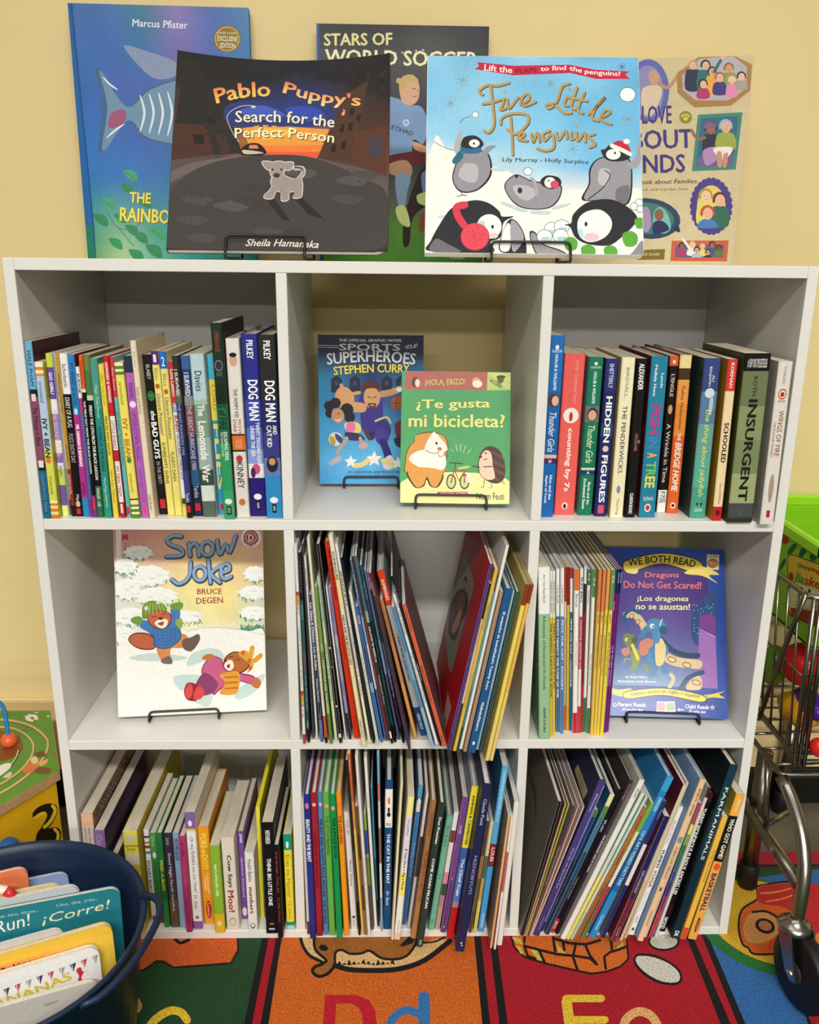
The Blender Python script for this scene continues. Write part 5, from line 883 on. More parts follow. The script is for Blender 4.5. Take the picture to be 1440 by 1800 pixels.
# --- graphic novel and hedgehog reader in the top middle cubby
a = cover_book('paperback_book', 'blue basketball graphic novel on an easel, back left of the top middle cubby', (562, 851), (743, 851), (557, 588), FLZ[2]+.006, .12, .011, col='2a6aa0', group='display books in the top middle cubby')
ground(a, ['14182c 161a30 14182c', '1c3450 20264a 1c3450', '2a86b0 24306c 2a7aa8', '2f8cc0 3a3c88 2c80b0', '3a9cd0 4a78b8 3a98c8', '4aa8dc 5ab0e0 4aa4d8', '58b0e4 6abcec 50a8dc', '4aa4e0 5ab0e8 4a9cd8'], amt=.06)
a.view(500, 460, 3)
a.L('c8c8d0', 3, [(174, 440), (285, 444)]).L('c8c8d0', 3, [(174, 450), (285, 454)]).T('e8e8ec', 'THE OFFICIAL GRAPHIC NOVEL', [(288, 422), (620, 423)], 15, bold=.02, shear=.2)
a.T2('d4d6dc', '0c0c18', 'SPORTS', [(288, 468), (612, 470)], 36, off=(2, 3), bold=.022).T('d4d6dc', 'VOL.#1', [(640, 466), (704, 452)], 24, bold=.02)
a.T2('d4d6dc', '0c0c18', 'SUPERHEROES', [(226, 545), (460, 528), (690, 545)], 62, off=(3, 4), bold=.022).T2('f0dc50', '2a1c10', 'STEPHEN CURRY', [(262, 600), (450, 585), (660, 588)], 46, off=(3, 3), bold=.022)
for x_ in (275, 372, 540, 618): a.P('20243c', [(x_-28, 690), (x_-28, 620), (x_, 598), (x_+28, 620), (x_+28, 690)]).E('38406a', x_, 640, 12, 14)
K_ = 'd8a070'
a.S('2c2a60', 46, [(480, 900), (440, 880), (455, 920)]).C('3a348a', [(405, 700), (500, 700), (520, 800), (500, 880), (420, 900), (400, 800)]).S('c89468', 34, [(500, 700), (560, 690), (610, 670)]).S(K_, 52, [(410, 770), (340, 760), (310, 740)]).E(K_, 318, 720, 50, 62, -20).S(K_, 18, [(310, 690), (300, 650)]).S(K_, 18, [(340, 700), (395, 690)]).E('e8ecf0', 606, 674, 16, 12)
a.S('3a348a', 62, [(490, 830), (530, 880), (520, 920)]).E('4a3c9c', 515, 920, 38, 46).S('2f2a78', 40, [(520, 950), (540, 1000), (550, 1040)]).C('e0dcdc', [(520, 1050), (560, 1020), (585, 1070), (560, 1095), (525, 1090)]).S('e0d070', 10, [(480, 840), (540, 820), (560, 850)]).S('5a3c34', 18, [(425, 890), (450, 935)])
a.E(K_, 462, 715, 44, 58).C('5a2c20', [(408, 690), (412, 650), (450, 628), (495, 640), (502, 690), (480, 668), (430, 672)]).C('6a4030', [(440, 750), (462, 745), (485, 750), (475, 775), (455, 775)]).L('2a1c18', 4, [(440, 712), (456, 718)]).L('2a1c18', 4, [(468, 718), (486, 710)]).L('f4f0ec', 3, [(455, 757), (472, 757)])
a.E('a8603c', 598, 745, 38, 38).L('3a2018', 2.5, [(560, 745), (636, 745)]).S('3a2018', 2.5, [(598, 707), (588, 745), (598, 783)])
for x_, y_, r_ in ((235, 760, 26), (270, 745, 28), (330, 780, 34), (345, 820, 28), (240, 800, 24)): a.E('221c20', x_, y_, r_)
a.E('c8906c', 282, 812, 34, 40, -15).L('2a1c1c', 4, [(282, 800), (292, 804)]).S('f4ece8', 5, [(268, 832), (285, 838), (298, 828)]).C('e8d478', [(320, 850), (390, 850), (400, 900), (330, 890)]).E('e87aa8', 350, 872, 26, 30).C('3a3460', [(320, 900), (400, 910), (420, 940), (340, 940)]).S('c8a088', 18, [(330, 930), (295, 980), (280, 1010)]).S('c8a088', 18, [(400, 930), (410, 960)]).C('c0b4bc', [(235, 1060), (290, 1020), (300, 1045), (250, 1072)]).C('d0a4b0', [(390, 970), (425, 950), (440, 975), (410, 990)]).E('e4e0d0', 270, 935, 36, 36).C('c89c40', [(240, 920), (268, 935), (265, 970), (245, 960)]).C('3a4a8c', [(270, 905), (305, 930), (300, 960), (272, 935)])
a.C('7a2c3c', [(580, 870), (600, 840), (625, 850), (625, 930), (595, 930)]).C('2a2c48', [(580, 930), (625, 930), (625, 980), (590, 970)])
def five(c, x, y, r): a.P(c, [(x+(r if k % 2 == 0 else r*.45)*math.sin(k*math.pi/5), y-(r if k % 2 == 0 else r*.45)*math.cos(k*math.pi/5)) for k in range(10)])
a.S('ecd888', 26, [(370, 1075), (410, 1070), (450, 1040)]).S('ecd888', 24, [(520, 1050), (590, 1070)]); five('f8f4ec', 475, 1040, 44); five('f4f0e8', 350, 1055, 36); five('f4f0e8', 600, 1062, 36)
a.T('1c2c4c', 'BY JOSH BYCEL AND RICH KORSON', [(338, 1120), (640, 1118)], 16, bold=.015)
finish(a); E3 = a; a.floor = FLZ[2]
a = cover_book('paperback_book', 'green hedgehog reader on a wire easel, front of the top middle cubby', (703, 884), (896, 887), (711, 652), FLZ[2]+.0075, .34, .006, col='4a9a5c', group='display books in the top middle cubby')
ground(a, ['4fa866 4aa462 52a868', '4aa45e 48a05c 4ca260'], amt=.03)
a.view(500, 460, 3)
a.P('b8645c', [(638, 576), (1072, 576), (1070, 678), (634, 676)]).P('d4e088', [(1072, 576), (1200, 576), (1198, 676), (1068, 678)]).P('c0d078', [(1072, 576), (1180, 678), (1068, 678)]).T('2c3424', 'ACORN', [(1080, 632), (1140, 668)], 20, bold=.022).E('6a6434', 1140, 622, 18, 20).E('4a4a28', 1142, 608, 24, 9)
a.T2('d8d470', '5a3430', '¡HOLA, ERIZO!', [(742, 660), (956, 656)], 40, off=(1.5, 1.5), bold=.015)
a.E('5a342c', 692, 636, 20, 28).E('f0dcc8', 702, 640, 13, 22).E('e8b060', 1012, 630, 22, 20).E('f4eee0', 1018, 645, 26, 20)
a.T2('f0e888', '2a6a3c', '¿Te gusta', [(694, 790), (1086, 784)], 62, off=(2, 2), bold=.02).T2('f0e888', '2a6a3c', 'mi bicicleta?', [(655, 872), (1164, 876)], 70, off=(2, 2), bold=.02)
a.C('ece8a0', [(610, 1200), (620, 1160), (720, 1120), (880, 1110), (1060, 1120), (1190, 1160), (1186, 1275), (606, 1270)]).P('ece8a0', [(608, 1180), (1190, 1180), (1186, 1277), (605, 1270)])
O_, I_ = 'e09c40', '2a2018'
def pig(c, g, w):
    a.C(c, [(640-g, 1060), (650-g, 1000), (690-g, 950), (800, 940), (852+g, 1000), (848+g, 1060), (850, 1100+g), (800, 1130+g), (700, 1130+g), (640-g, 1110)]).C(w, [(690-g, 930), (720, 908-g), (790, 902-g), (845+g, 925), (858+g, 990), (800, 1025), (700, 1000)])
pig(I_, 4, I_); pig(O_, 0, O_); a.C('f8f4e8', [(700, 1000), (790, 990), (840, 1010), (850, 1080), (780, 1110), (660, 1050)]).C('f4f0e4', [(780, 905), (800, 905), (855, 970), (850, 1000), (770, 1010), (740, 980)]).C(O_, [(690, 920), (720, 912), (715, 940), (692, 950)])
a.C(I_, [(650, 1100), (830, 1110), (815, 1185), (770, 1185), (750, 1150), (735, 1185), (685, 1188)]).C(O_, [(655, 1090), (826, 1100), (808, 1180), (775, 1180), (752, 1135), (730, 1180), (690, 1183)]).E(I_, 802, 958, 6, 8).S(I_, 3, [(745, 995), (790, 1012), (830, 990)]).E('c86a5c', 818, 986, 12, 8).S(I_, 3, [(850, 1015), (820, 1030), (812, 1010)])
for p in ([(890, 1000), (880, 990)], [(912, 1000), (905, 965)], [(928, 1000), (930, 962)], [(945, 1005), (956, 970)], [(965, 1010), (985, 988)]): a.L('e8e8a8', 3, p)
for x_ in (880, 950): a.E(I_, x_, 1160, 26, 40).E('ccd488', x_, 1160, 20, 33).E(I_, x_, 1160, 4, 6)
a.L('b83430', 6, [(880, 1160), (898, 1095), (950, 1100), (950, 1160)]).L('b83430', 6, [(898, 1100), (920, 1155), (950, 1105)]).L(I_, 5, [(870, 1060), (940, 1065)]).L(I_, 4, [(898, 1095), (902, 1065)]).L('d8d060', 12, [(920, 1090), (972, 1082)])
a.P('e4e4d8', [(962, 1115), (988, 1115), (980, 1165), (958, 1165)])
a.C('4a2c24', [(1030, 1020), (1070, 975), (1130, 990), (1162, 1060), (1160, 1140), (1120, 1170), (1060, 1150), (1022, 1100)])
for k_ in range(28): x_, y_ = 1098+(k_ % 7)*10-(k_//7)*2, 1000+(k_//7)*42+(k_ % 7)*5; a.L('8a5a4c', 3, [(x_, y_), (x_+8, y_+18)])
a.C('f0cdb4', [(1034, 1030), (1060, 995), (1090, 1010), (1100, 1080), (1110, 1140), (1070, 1150), (1034, 1120), (1026, 1070)]).E(I_, 1034, 1030, 8, 7).E(I_, 1062, 1010, 4, 6).S('b8504c', 6, [(1052, 1045), (1068, 1040)]).L(I_, 5, [(1032, 1085), (995, 1078)]).L(I_, 5, [(1095, 1080), (1050, 1082)]).L(I_, 3, [(1055, 1150), (1050, 1190), (1036, 1190)]).L(I_, 3, [(1090, 1152), (1094, 1190), (1080, 1192)])
a.P('c83c34', [(806, 1214), (968, 1214), (968, 1236), (806, 1236)]).T('f4e4d8', 'SCHOLASTIC', [(826, 1232), (964, 1232)], 14, bold=.022).T('3a3a24', 'Norm Feuti', [(1014, 1254), (1158, 1256)], 36, bold=.01)
finish(a); E4 = a; a.floor = FLZ[2]
# --- snow book in the middle left cubby
a = cover_book('hardcover_book', 'white winter picture book on an easel in the middle left cubby', (208, 1261), (469, 1248), (203, 921), FLZ[1]+.0088, .27, .010, hard=True, col='ece8e0')
ground(a, ['c87878 d48c80 dc9c84 e0a08c d89890', 'd89088 e0a890 e8b890 ecc098 e0a890', 'd8c8bc e8c8a8 f0d898 f0d490 e4b898', 'd4dcd4 e4dcc0 f4e498 f4e090 d8d4bc', 'dce4e0 e8e4d0 f0e8a8 f0e4a0 c8d4c4', 'ecece4 f0eee4 f4f0dc f2eedc e4e8dc', 'f4f2ea f6f4ec f6f4ec f4f2ea f2f0e8', 'f6f4ee f6f4ee f6f4ee f6f4ee f4f2ec', 'f6f4ee f6f4ee f6f4ee f6f4ee f6f4ee'], amt=.05)
a.view(60, 900, 3.0638)
a.P('e4e0da', [(440, 95), (468, 95), (480, 1105), (452, 1108)]).P('b02c2c', [(474, 122), (506, 122), (506, 152), (490, 146), (474, 152)]).T('4a4448', 'I Like to Read', [(484, 168), (492, 290)], 13)
random.seed(11)
def fir(x, y, w, h):
    """a snow-laden bough: a ragged white mound over a fringe of green needles"""
    for _ in range(40):
        t_ = random.uniform(-1, 1); px_, py_ = x+t_*w, y+h*(.15+.45*(1-t_*t_))+random.uniform(-12, 12); a.L(random.choice(('3a7a58', '5a9c78', '2f6a4c', '7ab494')), 4, [(px_, py_), (px_+random.uniform(-14, 20), py_+random.uniform(8, 26))])
    n_ = 22; pts = []
    for k_ in range(n_):
        t_ = 2*math.pi*k_/n_; r_ = 1+(.22 if k_ % 2 else -.12)*random.uniform(.4, 1.3)*(1 if math.sin(t_) > -.3 else .35); pts.append((x+w*math.cos(t_)*r_, y+h*.75*math.sin(t_)*r_))
    a.P('dfe8e6', [(p_[0]+2, p_[1]+5) for p_ in pts]).P('f4f6f2', pts)
    for _ in range(5): q_, z_ = x+random.uniform(-.6, .6)*w, y+random.uniform(-.3, .5)*h; a.S('cfdcdc', 4, [(q_, z_), (q_+.2*w, z_+.12*h), (q_+.4*w, z_+.1*h)], taper=True)
for q in ((560, 215, 70, 45), (620, 340, 100, 70), (490, 290, 60, 50), (500, 410, 70, 70), (660, 450, 110, 60), (520, 560, 90, 60), (820, 560, 80, 40), (480, 660, 60, 60), (1190, 330, 60, 50), (1180, 430, 75, 45), (1185, 540, 75, 45)): fir(*q)
for k_ in range(50): a.L(random.choice(('2f8a58', '3a9464')), 5, [(1110+k_*2.8, 600+random.uniform(0, 40)), (1118+k_*2.7, 625+random.uniform(0, 35))])
a.C('f6f4ee', [(455, 720), (560, 690), (800, 640), (950, 622), (1150, 640), (1245, 660), (1250, 1060), (460, 1100)]).S('b8c4cc', 3, [(820, 640), (950, 622), (1100, 632), (1240, 660)])
ov = lambda cx, cy, rx, ry: [(cx+rx*math.sin(k*math.pi/7), cy-ry*math.cos(k*math.pi/7)) for k in range(15)]
for c_, w_, o_ in (('2c3a50', 29, 2), ('86a8d0', 17, 0)):
    for p_ in ([(792, 130), (748, 127), (716, 150), (737, 176), (777, 190), (800, 210), (788, 234), (712, 238)], [(832, 165), (840, 235)], [(838, 192), (860, 168), (880, 182), (889, 235)], ov(932, 196, 31, 37), [(984, 150), (1001, 226), (1031, 170), (1052, 216), (1086, 126)],
               [(843, 268), (839, 330), (815, 370), (775, 385), (742, 362)], ov(892, 330, 32, 38), [(938, 258), (949, 380)], [(1000, 290), (954, 332), (1000, 378)], [(1010, 326), (1050, 310), (1044, 280), (1014, 287), (1006, 332), (1026, 360), (1060, 346)]): a.S(c_, w_, [(x_+o_, y_+o_*2) for x_, y_ in p_])
a.T('9a2c3c', 'BRUCE', [(878, 444), (1012, 441)], 30, bold=.015).T('9a2c3c', 'DEGEN', [(874, 496), (1018, 490)], 33, bold=.015)
a.E('f0e8e8', 1168, 138, 54, 54).E('b02c3c', 1168, 138, 40, 40).E('f0e8e8', 1168, 138, 30, 30).E('a02838', 1168, 138, 27, 27).T('f4ecec', 'D', [(1154, 158), (1184, 158)], 38, bold=.022).T('6a3a44', 'READING LEVEL', [(1124, 160), (1168, 190), (1214, 152)], 12, bold=.02)
def animal1():
    a.C('c8d8d4', [(520, 780), (640, 760), (820, 780), (760, 800), (560, 800)])
    a.C('5a2c1c', [(508, 690), (540, 652), (620, 655), (660, 700), (640, 740), (560, 735)]).C('c0603c', [(514, 690), (542, 658), (618, 661), (654, 702), (636, 734), (562, 729)])
    a.C('d88c48', [(660, 740), (680, 690), (760, 690), (800, 655), (830, 680), (800, 730), (740, 735), (730, 790), (690, 800)]).C('6a5450', [(800, 690), (850, 672), (885, 656), (893, 690), (850, 748), (805, 735)]).C('7a605c', [(685, 795), (730, 775), (745, 815), (695, 815)])
    a.C('2a4a7c', [(580, 612), (640, 590), (740, 590), (790, 640), (785, 690), (720, 735), (650, 725), (640, 670)]).C('3f78b8', [(586, 614), (640, 596), (738, 596), (784, 642), (779, 688), (718, 729), (655, 720), (646, 668)]).S('3f78b8', 52, [(740, 610), (760, 560), (760, 530)]).S('3f78b8', 50, [(620, 620), (590, 605)])
    for k_ in range(6): a.S('2a5c98', 3, [(640+k_*24, 620), (650+k_*22, 680), (660+k_*16, 722)]).S('2a5c98', 3, [(630, 625+k_*17), (700, 630+k_*17), (775, 630+k_*12)])
    a.C('6a9a30', [(522, 575), (560, 560), (585, 575), (575, 605), (535, 600)]).C('6a9a30', [(735, 500), (780, 484), (803, 495), (790, 525), (745, 525)]).C('8ab04a', [(760, 590), (790, 570), (802, 600), (785, 630)])
    a.C('5a2c1c', [(608, 570), (640, 535), (700, 530), (738, 555), (735, 600), (690, 632), (640, 618)]).C('c8643c', [(613, 571), (642, 540), (698, 535), (733, 557), (730, 598), (688, 627), (643, 613)]).C('f4ece0', [(650, 600), (670, 580), (690, 575), (718, 580), (715, 612), (685, 627)]).E('5a2c24', 682, 573, 14, 8).C('a03c44', [(665, 600), (700, 590), (690, 612)]).S('3a2018', 4, [(635, 570), (648, 560), (660, 566)]).S('3a2018', 4, [(690, 552), (704, 546), (714, 552)])
    a.C('6a8a28', [(582, 560), (590, 500), (630, 478), (690, 490), (715, 530), (650, 530), (600, 575)])
    for k_ in range(6): a.S('9ab848', 7, [(600+k_*20, 550-k_*4), (606+k_*18, 515), (612+k_*14, 490)])
    a.E('f4f2ec', 584, 472, 18, 18).E('d8dcc8', 605, 518, 12, 12).E('d8dcc8', 668, 486, 10, 10)
def animal2():
    a.C('c4dcd8', [(825, 830), (850, 765), (930, 735), (1005, 745), (1020, 800), (930, 800)]).C('c4dcd8', [(755, 885), (900, 880), (880, 940), (790, 960)]).C('c4dcd8', [(860, 1010), (960, 980), (940, 1045), (890, 1035)]).C('c4dcd8', [(1090, 960), (1240, 870), (1200, 960), (1100, 1010)])
    a.C('a8386c', [(900, 860), (950, 780), (1010, 790), (1040, 850), (1180, 880), (1190, 930), (1080, 910), (1000, 960), (960, 980)]).C('c85c88', [(906, 858), (955, 788), (1006, 796), (1036, 856), (1175, 888), (1180, 922), (1080, 904), (998, 950), (962, 970)]).C('8a3a68', [(870, 930), (920, 865), (990, 920), (960, 975), (890, 985)]).S('c85c88', 46, [(985, 820), (950, 785)]).C('c8703c', [(905, 785), (930, 765), (965, 768), (955, 795), (915, 795)]).C('c8703c', [(1170, 915), (1200, 890), (1222, 915), (1210, 948), (1180, 940)])
    a.C('8a2028', [(808, 960), (830, 918), (880, 930), (900, 960), (880, 1010), (855, 1018), (820, 1005)]).C('d84844', [(813, 960), (832, 925), (850, 930), (855, 975), (838, 1003), (820, 998)]).C('d84844', [(862, 975), (885, 935), (915, 960), (905, 1000), (862, 1010)])
    a.C('6a3418', [(1020, 830), (1030, 780), (1080, 750), (1140, 770), (1160, 830), (1110, 870), (1050, 862)]).C('b8642c', [(1026, 828), (1036, 785), (1082, 756), (1134, 775), (1152, 828), (1106, 862), (1054, 855)]).C('f4ece0', [(1024, 830), (1040, 800), (1068, 800), (1075, 835), (1050, 855)]).E('5a2c1c', 1030, 800, 9, 8).C('a03040', [(1036, 828), (1056, 818), (1050, 842)]).S('3a2018', 4, [(1050, 785), (1060, 778), (1072, 782)]).S('3a2018', 4, [(1085, 800), (1096, 792), (1108, 800)])
    a.C('e0a030', [(1100, 765), (1140, 745), (1180, 790), (1178, 840), (1145, 866), (1160, 820)]).S('e0a030', 26, [(1165, 780), (1176, 730)]).S('e0a030', 26, [(1190, 800), (1220, 772)])
    for x_, y_ in ((1125, 758), (1160, 800), (1165, 840)): a.E('c8602c', x_, y_, 9, 13)
    a.C('e0a030', [(1000, 880), (1040, 862), (1105, 865), (1100, 960), (1060, 985), (1000, 975), (1030, 920)])
    for y_ in (890, 920, 950): a.S('c8602c', 9, [(1030, y_), (1095, y_-4)])
animal1(); animal2(); finish(a); E5 = a; a.floor = FLZ[1]
# --- bilingual dragon book in the middle right cubby
a = cover_book('paperback_book', 'blue dragon reader on an easel beside the thin readers, middle right cubby', (1070, 1258), (1281, 1264), (1086, 962), FLZ[1]+.0088, .42, .006, col='2a4a98')
ground(a, ['2448a0 2a4ca4 2448a0', '2a4ca4 2c50ac 2848a0', '2448a0 2a4ca8 284aa4', '2c54b0 3058b4 2a4ca4'], amt=.06, sc=22)
a.view(1080, 950, 3.6045)
a.grid(['3a2c74 44307c 3c2a70', '4c3890 5a4090 482f80', '4a4a98 6a5aa4 5a4490', '4a64a8 5c70b0 6a64a8', '6090b8 80a4c4 6a88b4'], -a.W*.47, a.W*.36, a.h*.18, a.h*.9, amt=.05)
a.C('284c80', [(640, 330), (560, 370), (500, 460), (485, 560), (520, 660), (640, 640)])
random.seed(5)
for _ in range(36): a.E('8ab8d8', random.uniform(505, 630), random.uniform(400, 600), 4, 4, n=6)
a.P('7c3c94', [(540, 480), (610, 462), (642, 490), (640, 620), (540, 560)]).P('a070b8', [(536, 568), (642, 612), (655, 940), (530, 930)]).L('d8c0e4', 4, [(538, 562), (642, 612)])
a.S('1c3c64', 34, [(290, 620), (360, 690), (440, 725), (530, 730)]).S('e4c898', 60, [(330, 740), (400, 770), (530, 785)]).S('1c4474', 30, [(420, 940), (470, 870), (560, 835)]).C('e4c898', [(455, 940), (490, 880), (545, 860), (550, 940)])
for x_, y_ in ((365, 755), (460, 790), (520, 900)): a.E('8a6a3c', x_, y_, 30, 18, 20).E('ecd4a4', x_, y_, 23, 12, 20)
a.S('e4c898', 44, [(75, 470), (130, 470), (180, 530), (190, 560)]).S('24588c', 22, [(92, 560), (65, 480), (110, 440), (160, 460)]).S('e4c898', 24, [(350, 930), (375, 880), (360, 850)])
for x_, y_ in ((110, 480), (150, 515)): a.E('8a6a3c', x_, y_, 14, 18, 40).E('ecd4a4', x_, y_, 9, 12, 40)
a.C('1a1a3c', [(52, 165), (90, 120), (300, 78), (480, 105), (565, 150), (530, 214), (300, 150), (95, 206)]).C('e8cc48', [(58, 162), (94, 124), (300, 83), (478, 110), (556, 152), (526, 206), (300, 145), (98, 200)]).C('f0dc70', [(75, 185), (145, 178), (140, 210), (85, 205)]).C('f0dc70', [(455, 195), (560, 165), (665, 215), (600, 222), (655, 272), (560, 225), (460, 214)])
a.T('241a14', 'WE BOTH READ', [(92, 166), (300, 140), (512, 172)], 46, bold=.02)
a.P('f0e4a8', [(588, 88), (664, 92), (662, 186), (587, 182)]).T('1c1c2c', 'LEVEL', [(594, 108), (660, 110)], 16, bold=.022).E('6a2418', 624, 145, 32, 30).E('d86c38', 624, 145, 28, 26).T('f4dca0', 'PK-K', [(600, 155), (650, 157)], 22, bold=.022)
a.T2('e87884', '4a2050', 'Dragons', [(194, 246), (410, 246)], 46, off=(3, 3), bold=.022).T2('e87884', '4a2050', 'Do Not Get Scared!', [(58, 302), (552, 308)], 46, off=(3, 3), bold=.022).T2('f0f0c0', '2a2450', '¡Los dragones', [(146, 394), (470, 396)], 44, off=(3, 3), bold=.022).T2('f0f0c0', '2a2450', 'no se asustan!', [(136, 438), (480, 442)], 42, off=(3, 3), bold=.022)
a.C('d88870', [(160, 650), (210, 620), (250, 640), (230, 700), (190, 730), (165, 720)]).C('3f84b4', [(215, 700), (260, 660), (320, 650), (345, 700), (320, 760), (350, 830), (310, 845), (290, 790), (260, 850), (225, 862), (245, 780)]).C('f0d898', [(265, 640), (300, 620), (328, 690), (310, 780), (268, 790), (258, 700)]).C('4a94c4', [(205, 560), (215, 510), (260, 495), (310, 515), (335, 560), (300, 590), (280, 650), (245, 640), (240, 590)]).E('f4f4f0', 240, 542, 14, 16).E('2a2c3c', 245, 545, 5, 7).C('2c5c88', [(285, 560), (310, 540), (336, 556), (330, 590), (295, 595)]).S('f0e8e0', 7, [(290, 540), (296, 515), (304, 500)]).C('3f84b4', [(155, 600), (200, 540), (215, 570), (195, 610), (175, 620)]).S('4a94c4', 22, [(225, 720), (215, 750), (240, 765)])
a.C('7a8c34', [(55, 620), (75, 590), (120, 600), (135, 640), (120, 672), (80, 675)]).E('f0f0e4', 78, 628, 10, 12).E('2a2c20', 82, 630, 4, 5).C('4a5a28', [(110, 625), (135, 612), (145, 640), (125, 655)]).C('8a9c3c', [(105, 700), (150, 690), (165, 740), (150, 800), (120, 820), (110, 770)]).S('f0e050', 20, [(115, 665), (130, 700), (150, 750)]).C('d88870', [(45, 690), (95, 680), (95, 720), (60, 730)]).S('8a9c3c', 18, [(120, 790), (110, 815)]).S('8a9c3c', 18, [(190, 790), (210, 820)]).S('a8a870', 10, [(100, 755), (70, 750), (62, 770)])
a.T('f0f4f8', 'By Sindy McKay', [(72, 876), (210, 878)], 19, bold=.02).T('f0f4f8', 'Illustrated by Andy Elkerton', [(22, 902), (262, 906)], 19, bold=.02)
a.C('e8cc48', [(-40, 925), (20, 945), (110, 940), (100, 990), (30, 985), (-40, 960)]).C('e8cc48', [(520, 985), (610, 975), (700, 955), (665, 975), (700, 1000), (620, 995), (540, 1010)]).C('1a1a3c', [(76, 955), (310, 932), (562, 978), (556, 1030), (310, 985), (84, 1006)]).C('f0d85c', [(80, 960), (310, 938), (556, 982), (550, 1022), (310, 978), (88, 1000)])
a.T('3a2c14', 'Leamos juntos en inglés o español', [(110, 990), (310, 972), (535, 1005)], 28, bold=.012)
a.T('f4f6fa', 'Parent Reads', [(24, 1050), (200, 1054)], 24, bold=.022).T('e0e8f4', 'El padre lee', [(50, 1082), (180, 1086)], 20, bold=.02, shear=.3).T('f4f6fa', 'Child Reads', [(448, 1064), (600, 1070)], 26, bold=.022).T('e8eef8', 'El niño lee', [(472, 1092), (578, 1096)], 20, bold=.02, shear=.3)
a.P('f4f0ec', [(270, 1020), (325, 1022), (382, 1020), (388, 1090), (325, 1086), (266, 1088)]).C('d8a0a8', [(276, 1032), (318, 1030), (318, 1076), (274, 1074)]).C('a8b890', [(332, 1032), (374, 1030), (378, 1074), (334, 1074)]).P('f4f6fa', [(398, 1072), (414, 1062), (414, 1069), (444, 1070), (444, 1076), (414, 1076), (414, 1083)])
five('f4f0f4', 622, 1058, 17); five('c83c5c', 622, 1058, 9); a.E('f4f6fa', 4, 1042, 12, 12).E('2448a0', 4, 1042, 8, 8)
finish(a, M_GLOSS); E6 = a; a.floor = FLZ[1]
# --- printing on the covers that show beside the spines
b = face_art('tall peach board book with a brown front', 1); b.view(120, 1310, 5.141)
b.T('3a241c', 'THE LITTLE ENGINE', [(248, 690), (590, 120)], 62, bold=.02).C('b8883c', [(520, 260), (590, 110), (610, 220), (570, 330)]); finish(b)
b = face_art('purple board book with a dark plum front', 1); b.view(120, 1310, 5.141).T('5c4a68', 'NIGHT SONGS', [(400, 800), (600, 420)], 55, bold=.015); finish(b)
b = face_art('large picture book with a bright red back cover', -1); b.view(740, 925, 4.2333)
b.C('96988e', [(352, 95), (335, 200), (392, 420), (365, 560), (300, 800), (220, 1090), (185, 760), (215, 560), (290, 330)]).C('3c241f', [(318, 395), (334, 372), (344, 400), (336, 440), (322, 470), (312, 440)]).C('c08a6c', [(316, 420), (330, 402), (336, 428), (326, 456), (314, 446)]).C('4a2a24', [(275, 480), (318, 470), (352, 520), (342, 640), (300, 720), (255, 850), (206, 800), (216, 640), (240, 540)]).C('8a4a3c', [(300, 500), (330, 520), (322, 600), (282, 640), (262, 600)]).C('c89878', [(280, 640), (306, 620), (290, 720), (246, 800), (232, 760)]).C('6a3a34', [(225, 640), (255, 560), (262, 640), (228, 740)]).P('d8b0a4', [(200, 1232), (226, 1350), (185, 1500), (150, 1575), (158, 1460)]).L('5a3a3c', 5, [(170, 1480), (180, 1420), (165, 1500), (188, 1440)]); finish(b)
b = face_art('black-spined picture book with a grey back cover', -1); b.view(900, 1310, 5)
for k_ in range(8): b.L('3c372f', 4, [(128+k_*11, 175+k_*34), (222-k_*1.5, 400+k_*40)])
finish(b)
b = face_art('purple hardcover with a navy back', -1); b.view(900, 1310, 5).P('b8ac80', [(582, 168), (668, 402), (628, 478), (550, 216)]).L('6a6040', 4, [(590, 240), (640, 390)]).L('6a6040', 4, [(578, 250), (625, 400)]); finish(b)
# ---------------------------------------------------------------- wire easels under the displayed books
def easel(a, label, lip, back=.1, rest=.09, slack=0):
    """bent black wire: two feet, a lip that hooks the book's foot, and a loop behind it"""
    r = .0016; (xl, yl), (xr, yr) = lip
    u0, u1 = a.raw_pt(xl, yl)[0], a.raw_pt(xr, yr)[0]; vt = max(.006, (a.raw_pt(xl, yl)[1]+a.raw_pt(xr, yr)[1])/2)
    fl = a.floor+r+.0006; bk = Vector((-a.ex.y, a.ex.x, 0))
    def on(u, v, d): return a.o0+a.ex*u+a.ez*v-a.ey*d
    def ground_pt(u, y): p = a.o0+a.ex*u+bk*y; p.z = fl; return p
    root = tag(empty('book_easel', ground_pt((u0+u1)/2, 0)), label, 'book stand', 'wire book easels'); off = root.location.copy()
    f = -.008
    m = MB(); pts = [ground_pt(u0, back), ground_pt(u0, f), on(u0, vt, .004), on(u1, vt, .004), ground_pt(u1, f), ground_pt(u1, back)]
    m.tube([p-off for p in rounded(pts, .006)], r, '141414'); m.build('front_lip', M_WIRE, root, True)
    m = MB(); th = a.t+.0028+slack
    q = [ground_pt(u0, back), on(u0+.004, rest, -th), on(u1-.004, rest, -th), ground_pt(u1, back)]
    m.tube([p-off for p in rounded(q, .008)], r, '141414'); m.build('back_rest', M_WIRE, root, True)
easel(E1, 'black wire easel holding the dark puppy book', ((399, 413), (537, 421)), slack=.014)
easel(E2, 'black wire easel holding the penguin book', ((864, 424), (1002, 432)))
easel(E3, 'black wire easel holding the basketball graphic novel', ((605, 837), (700, 838)), back=.07)
easel(E4, 'black wire easel holding the green hedgehog reader', ((731, 868), (855, 873)), back=.04, rest=.05)
easel(E5, 'black wire easel holding the white winter book', ((263, 1250), (385, 1247)))
easel(E6, 'black wire easel holding the blue dragon reader', ((1101, 1262), (1229, 1268)))
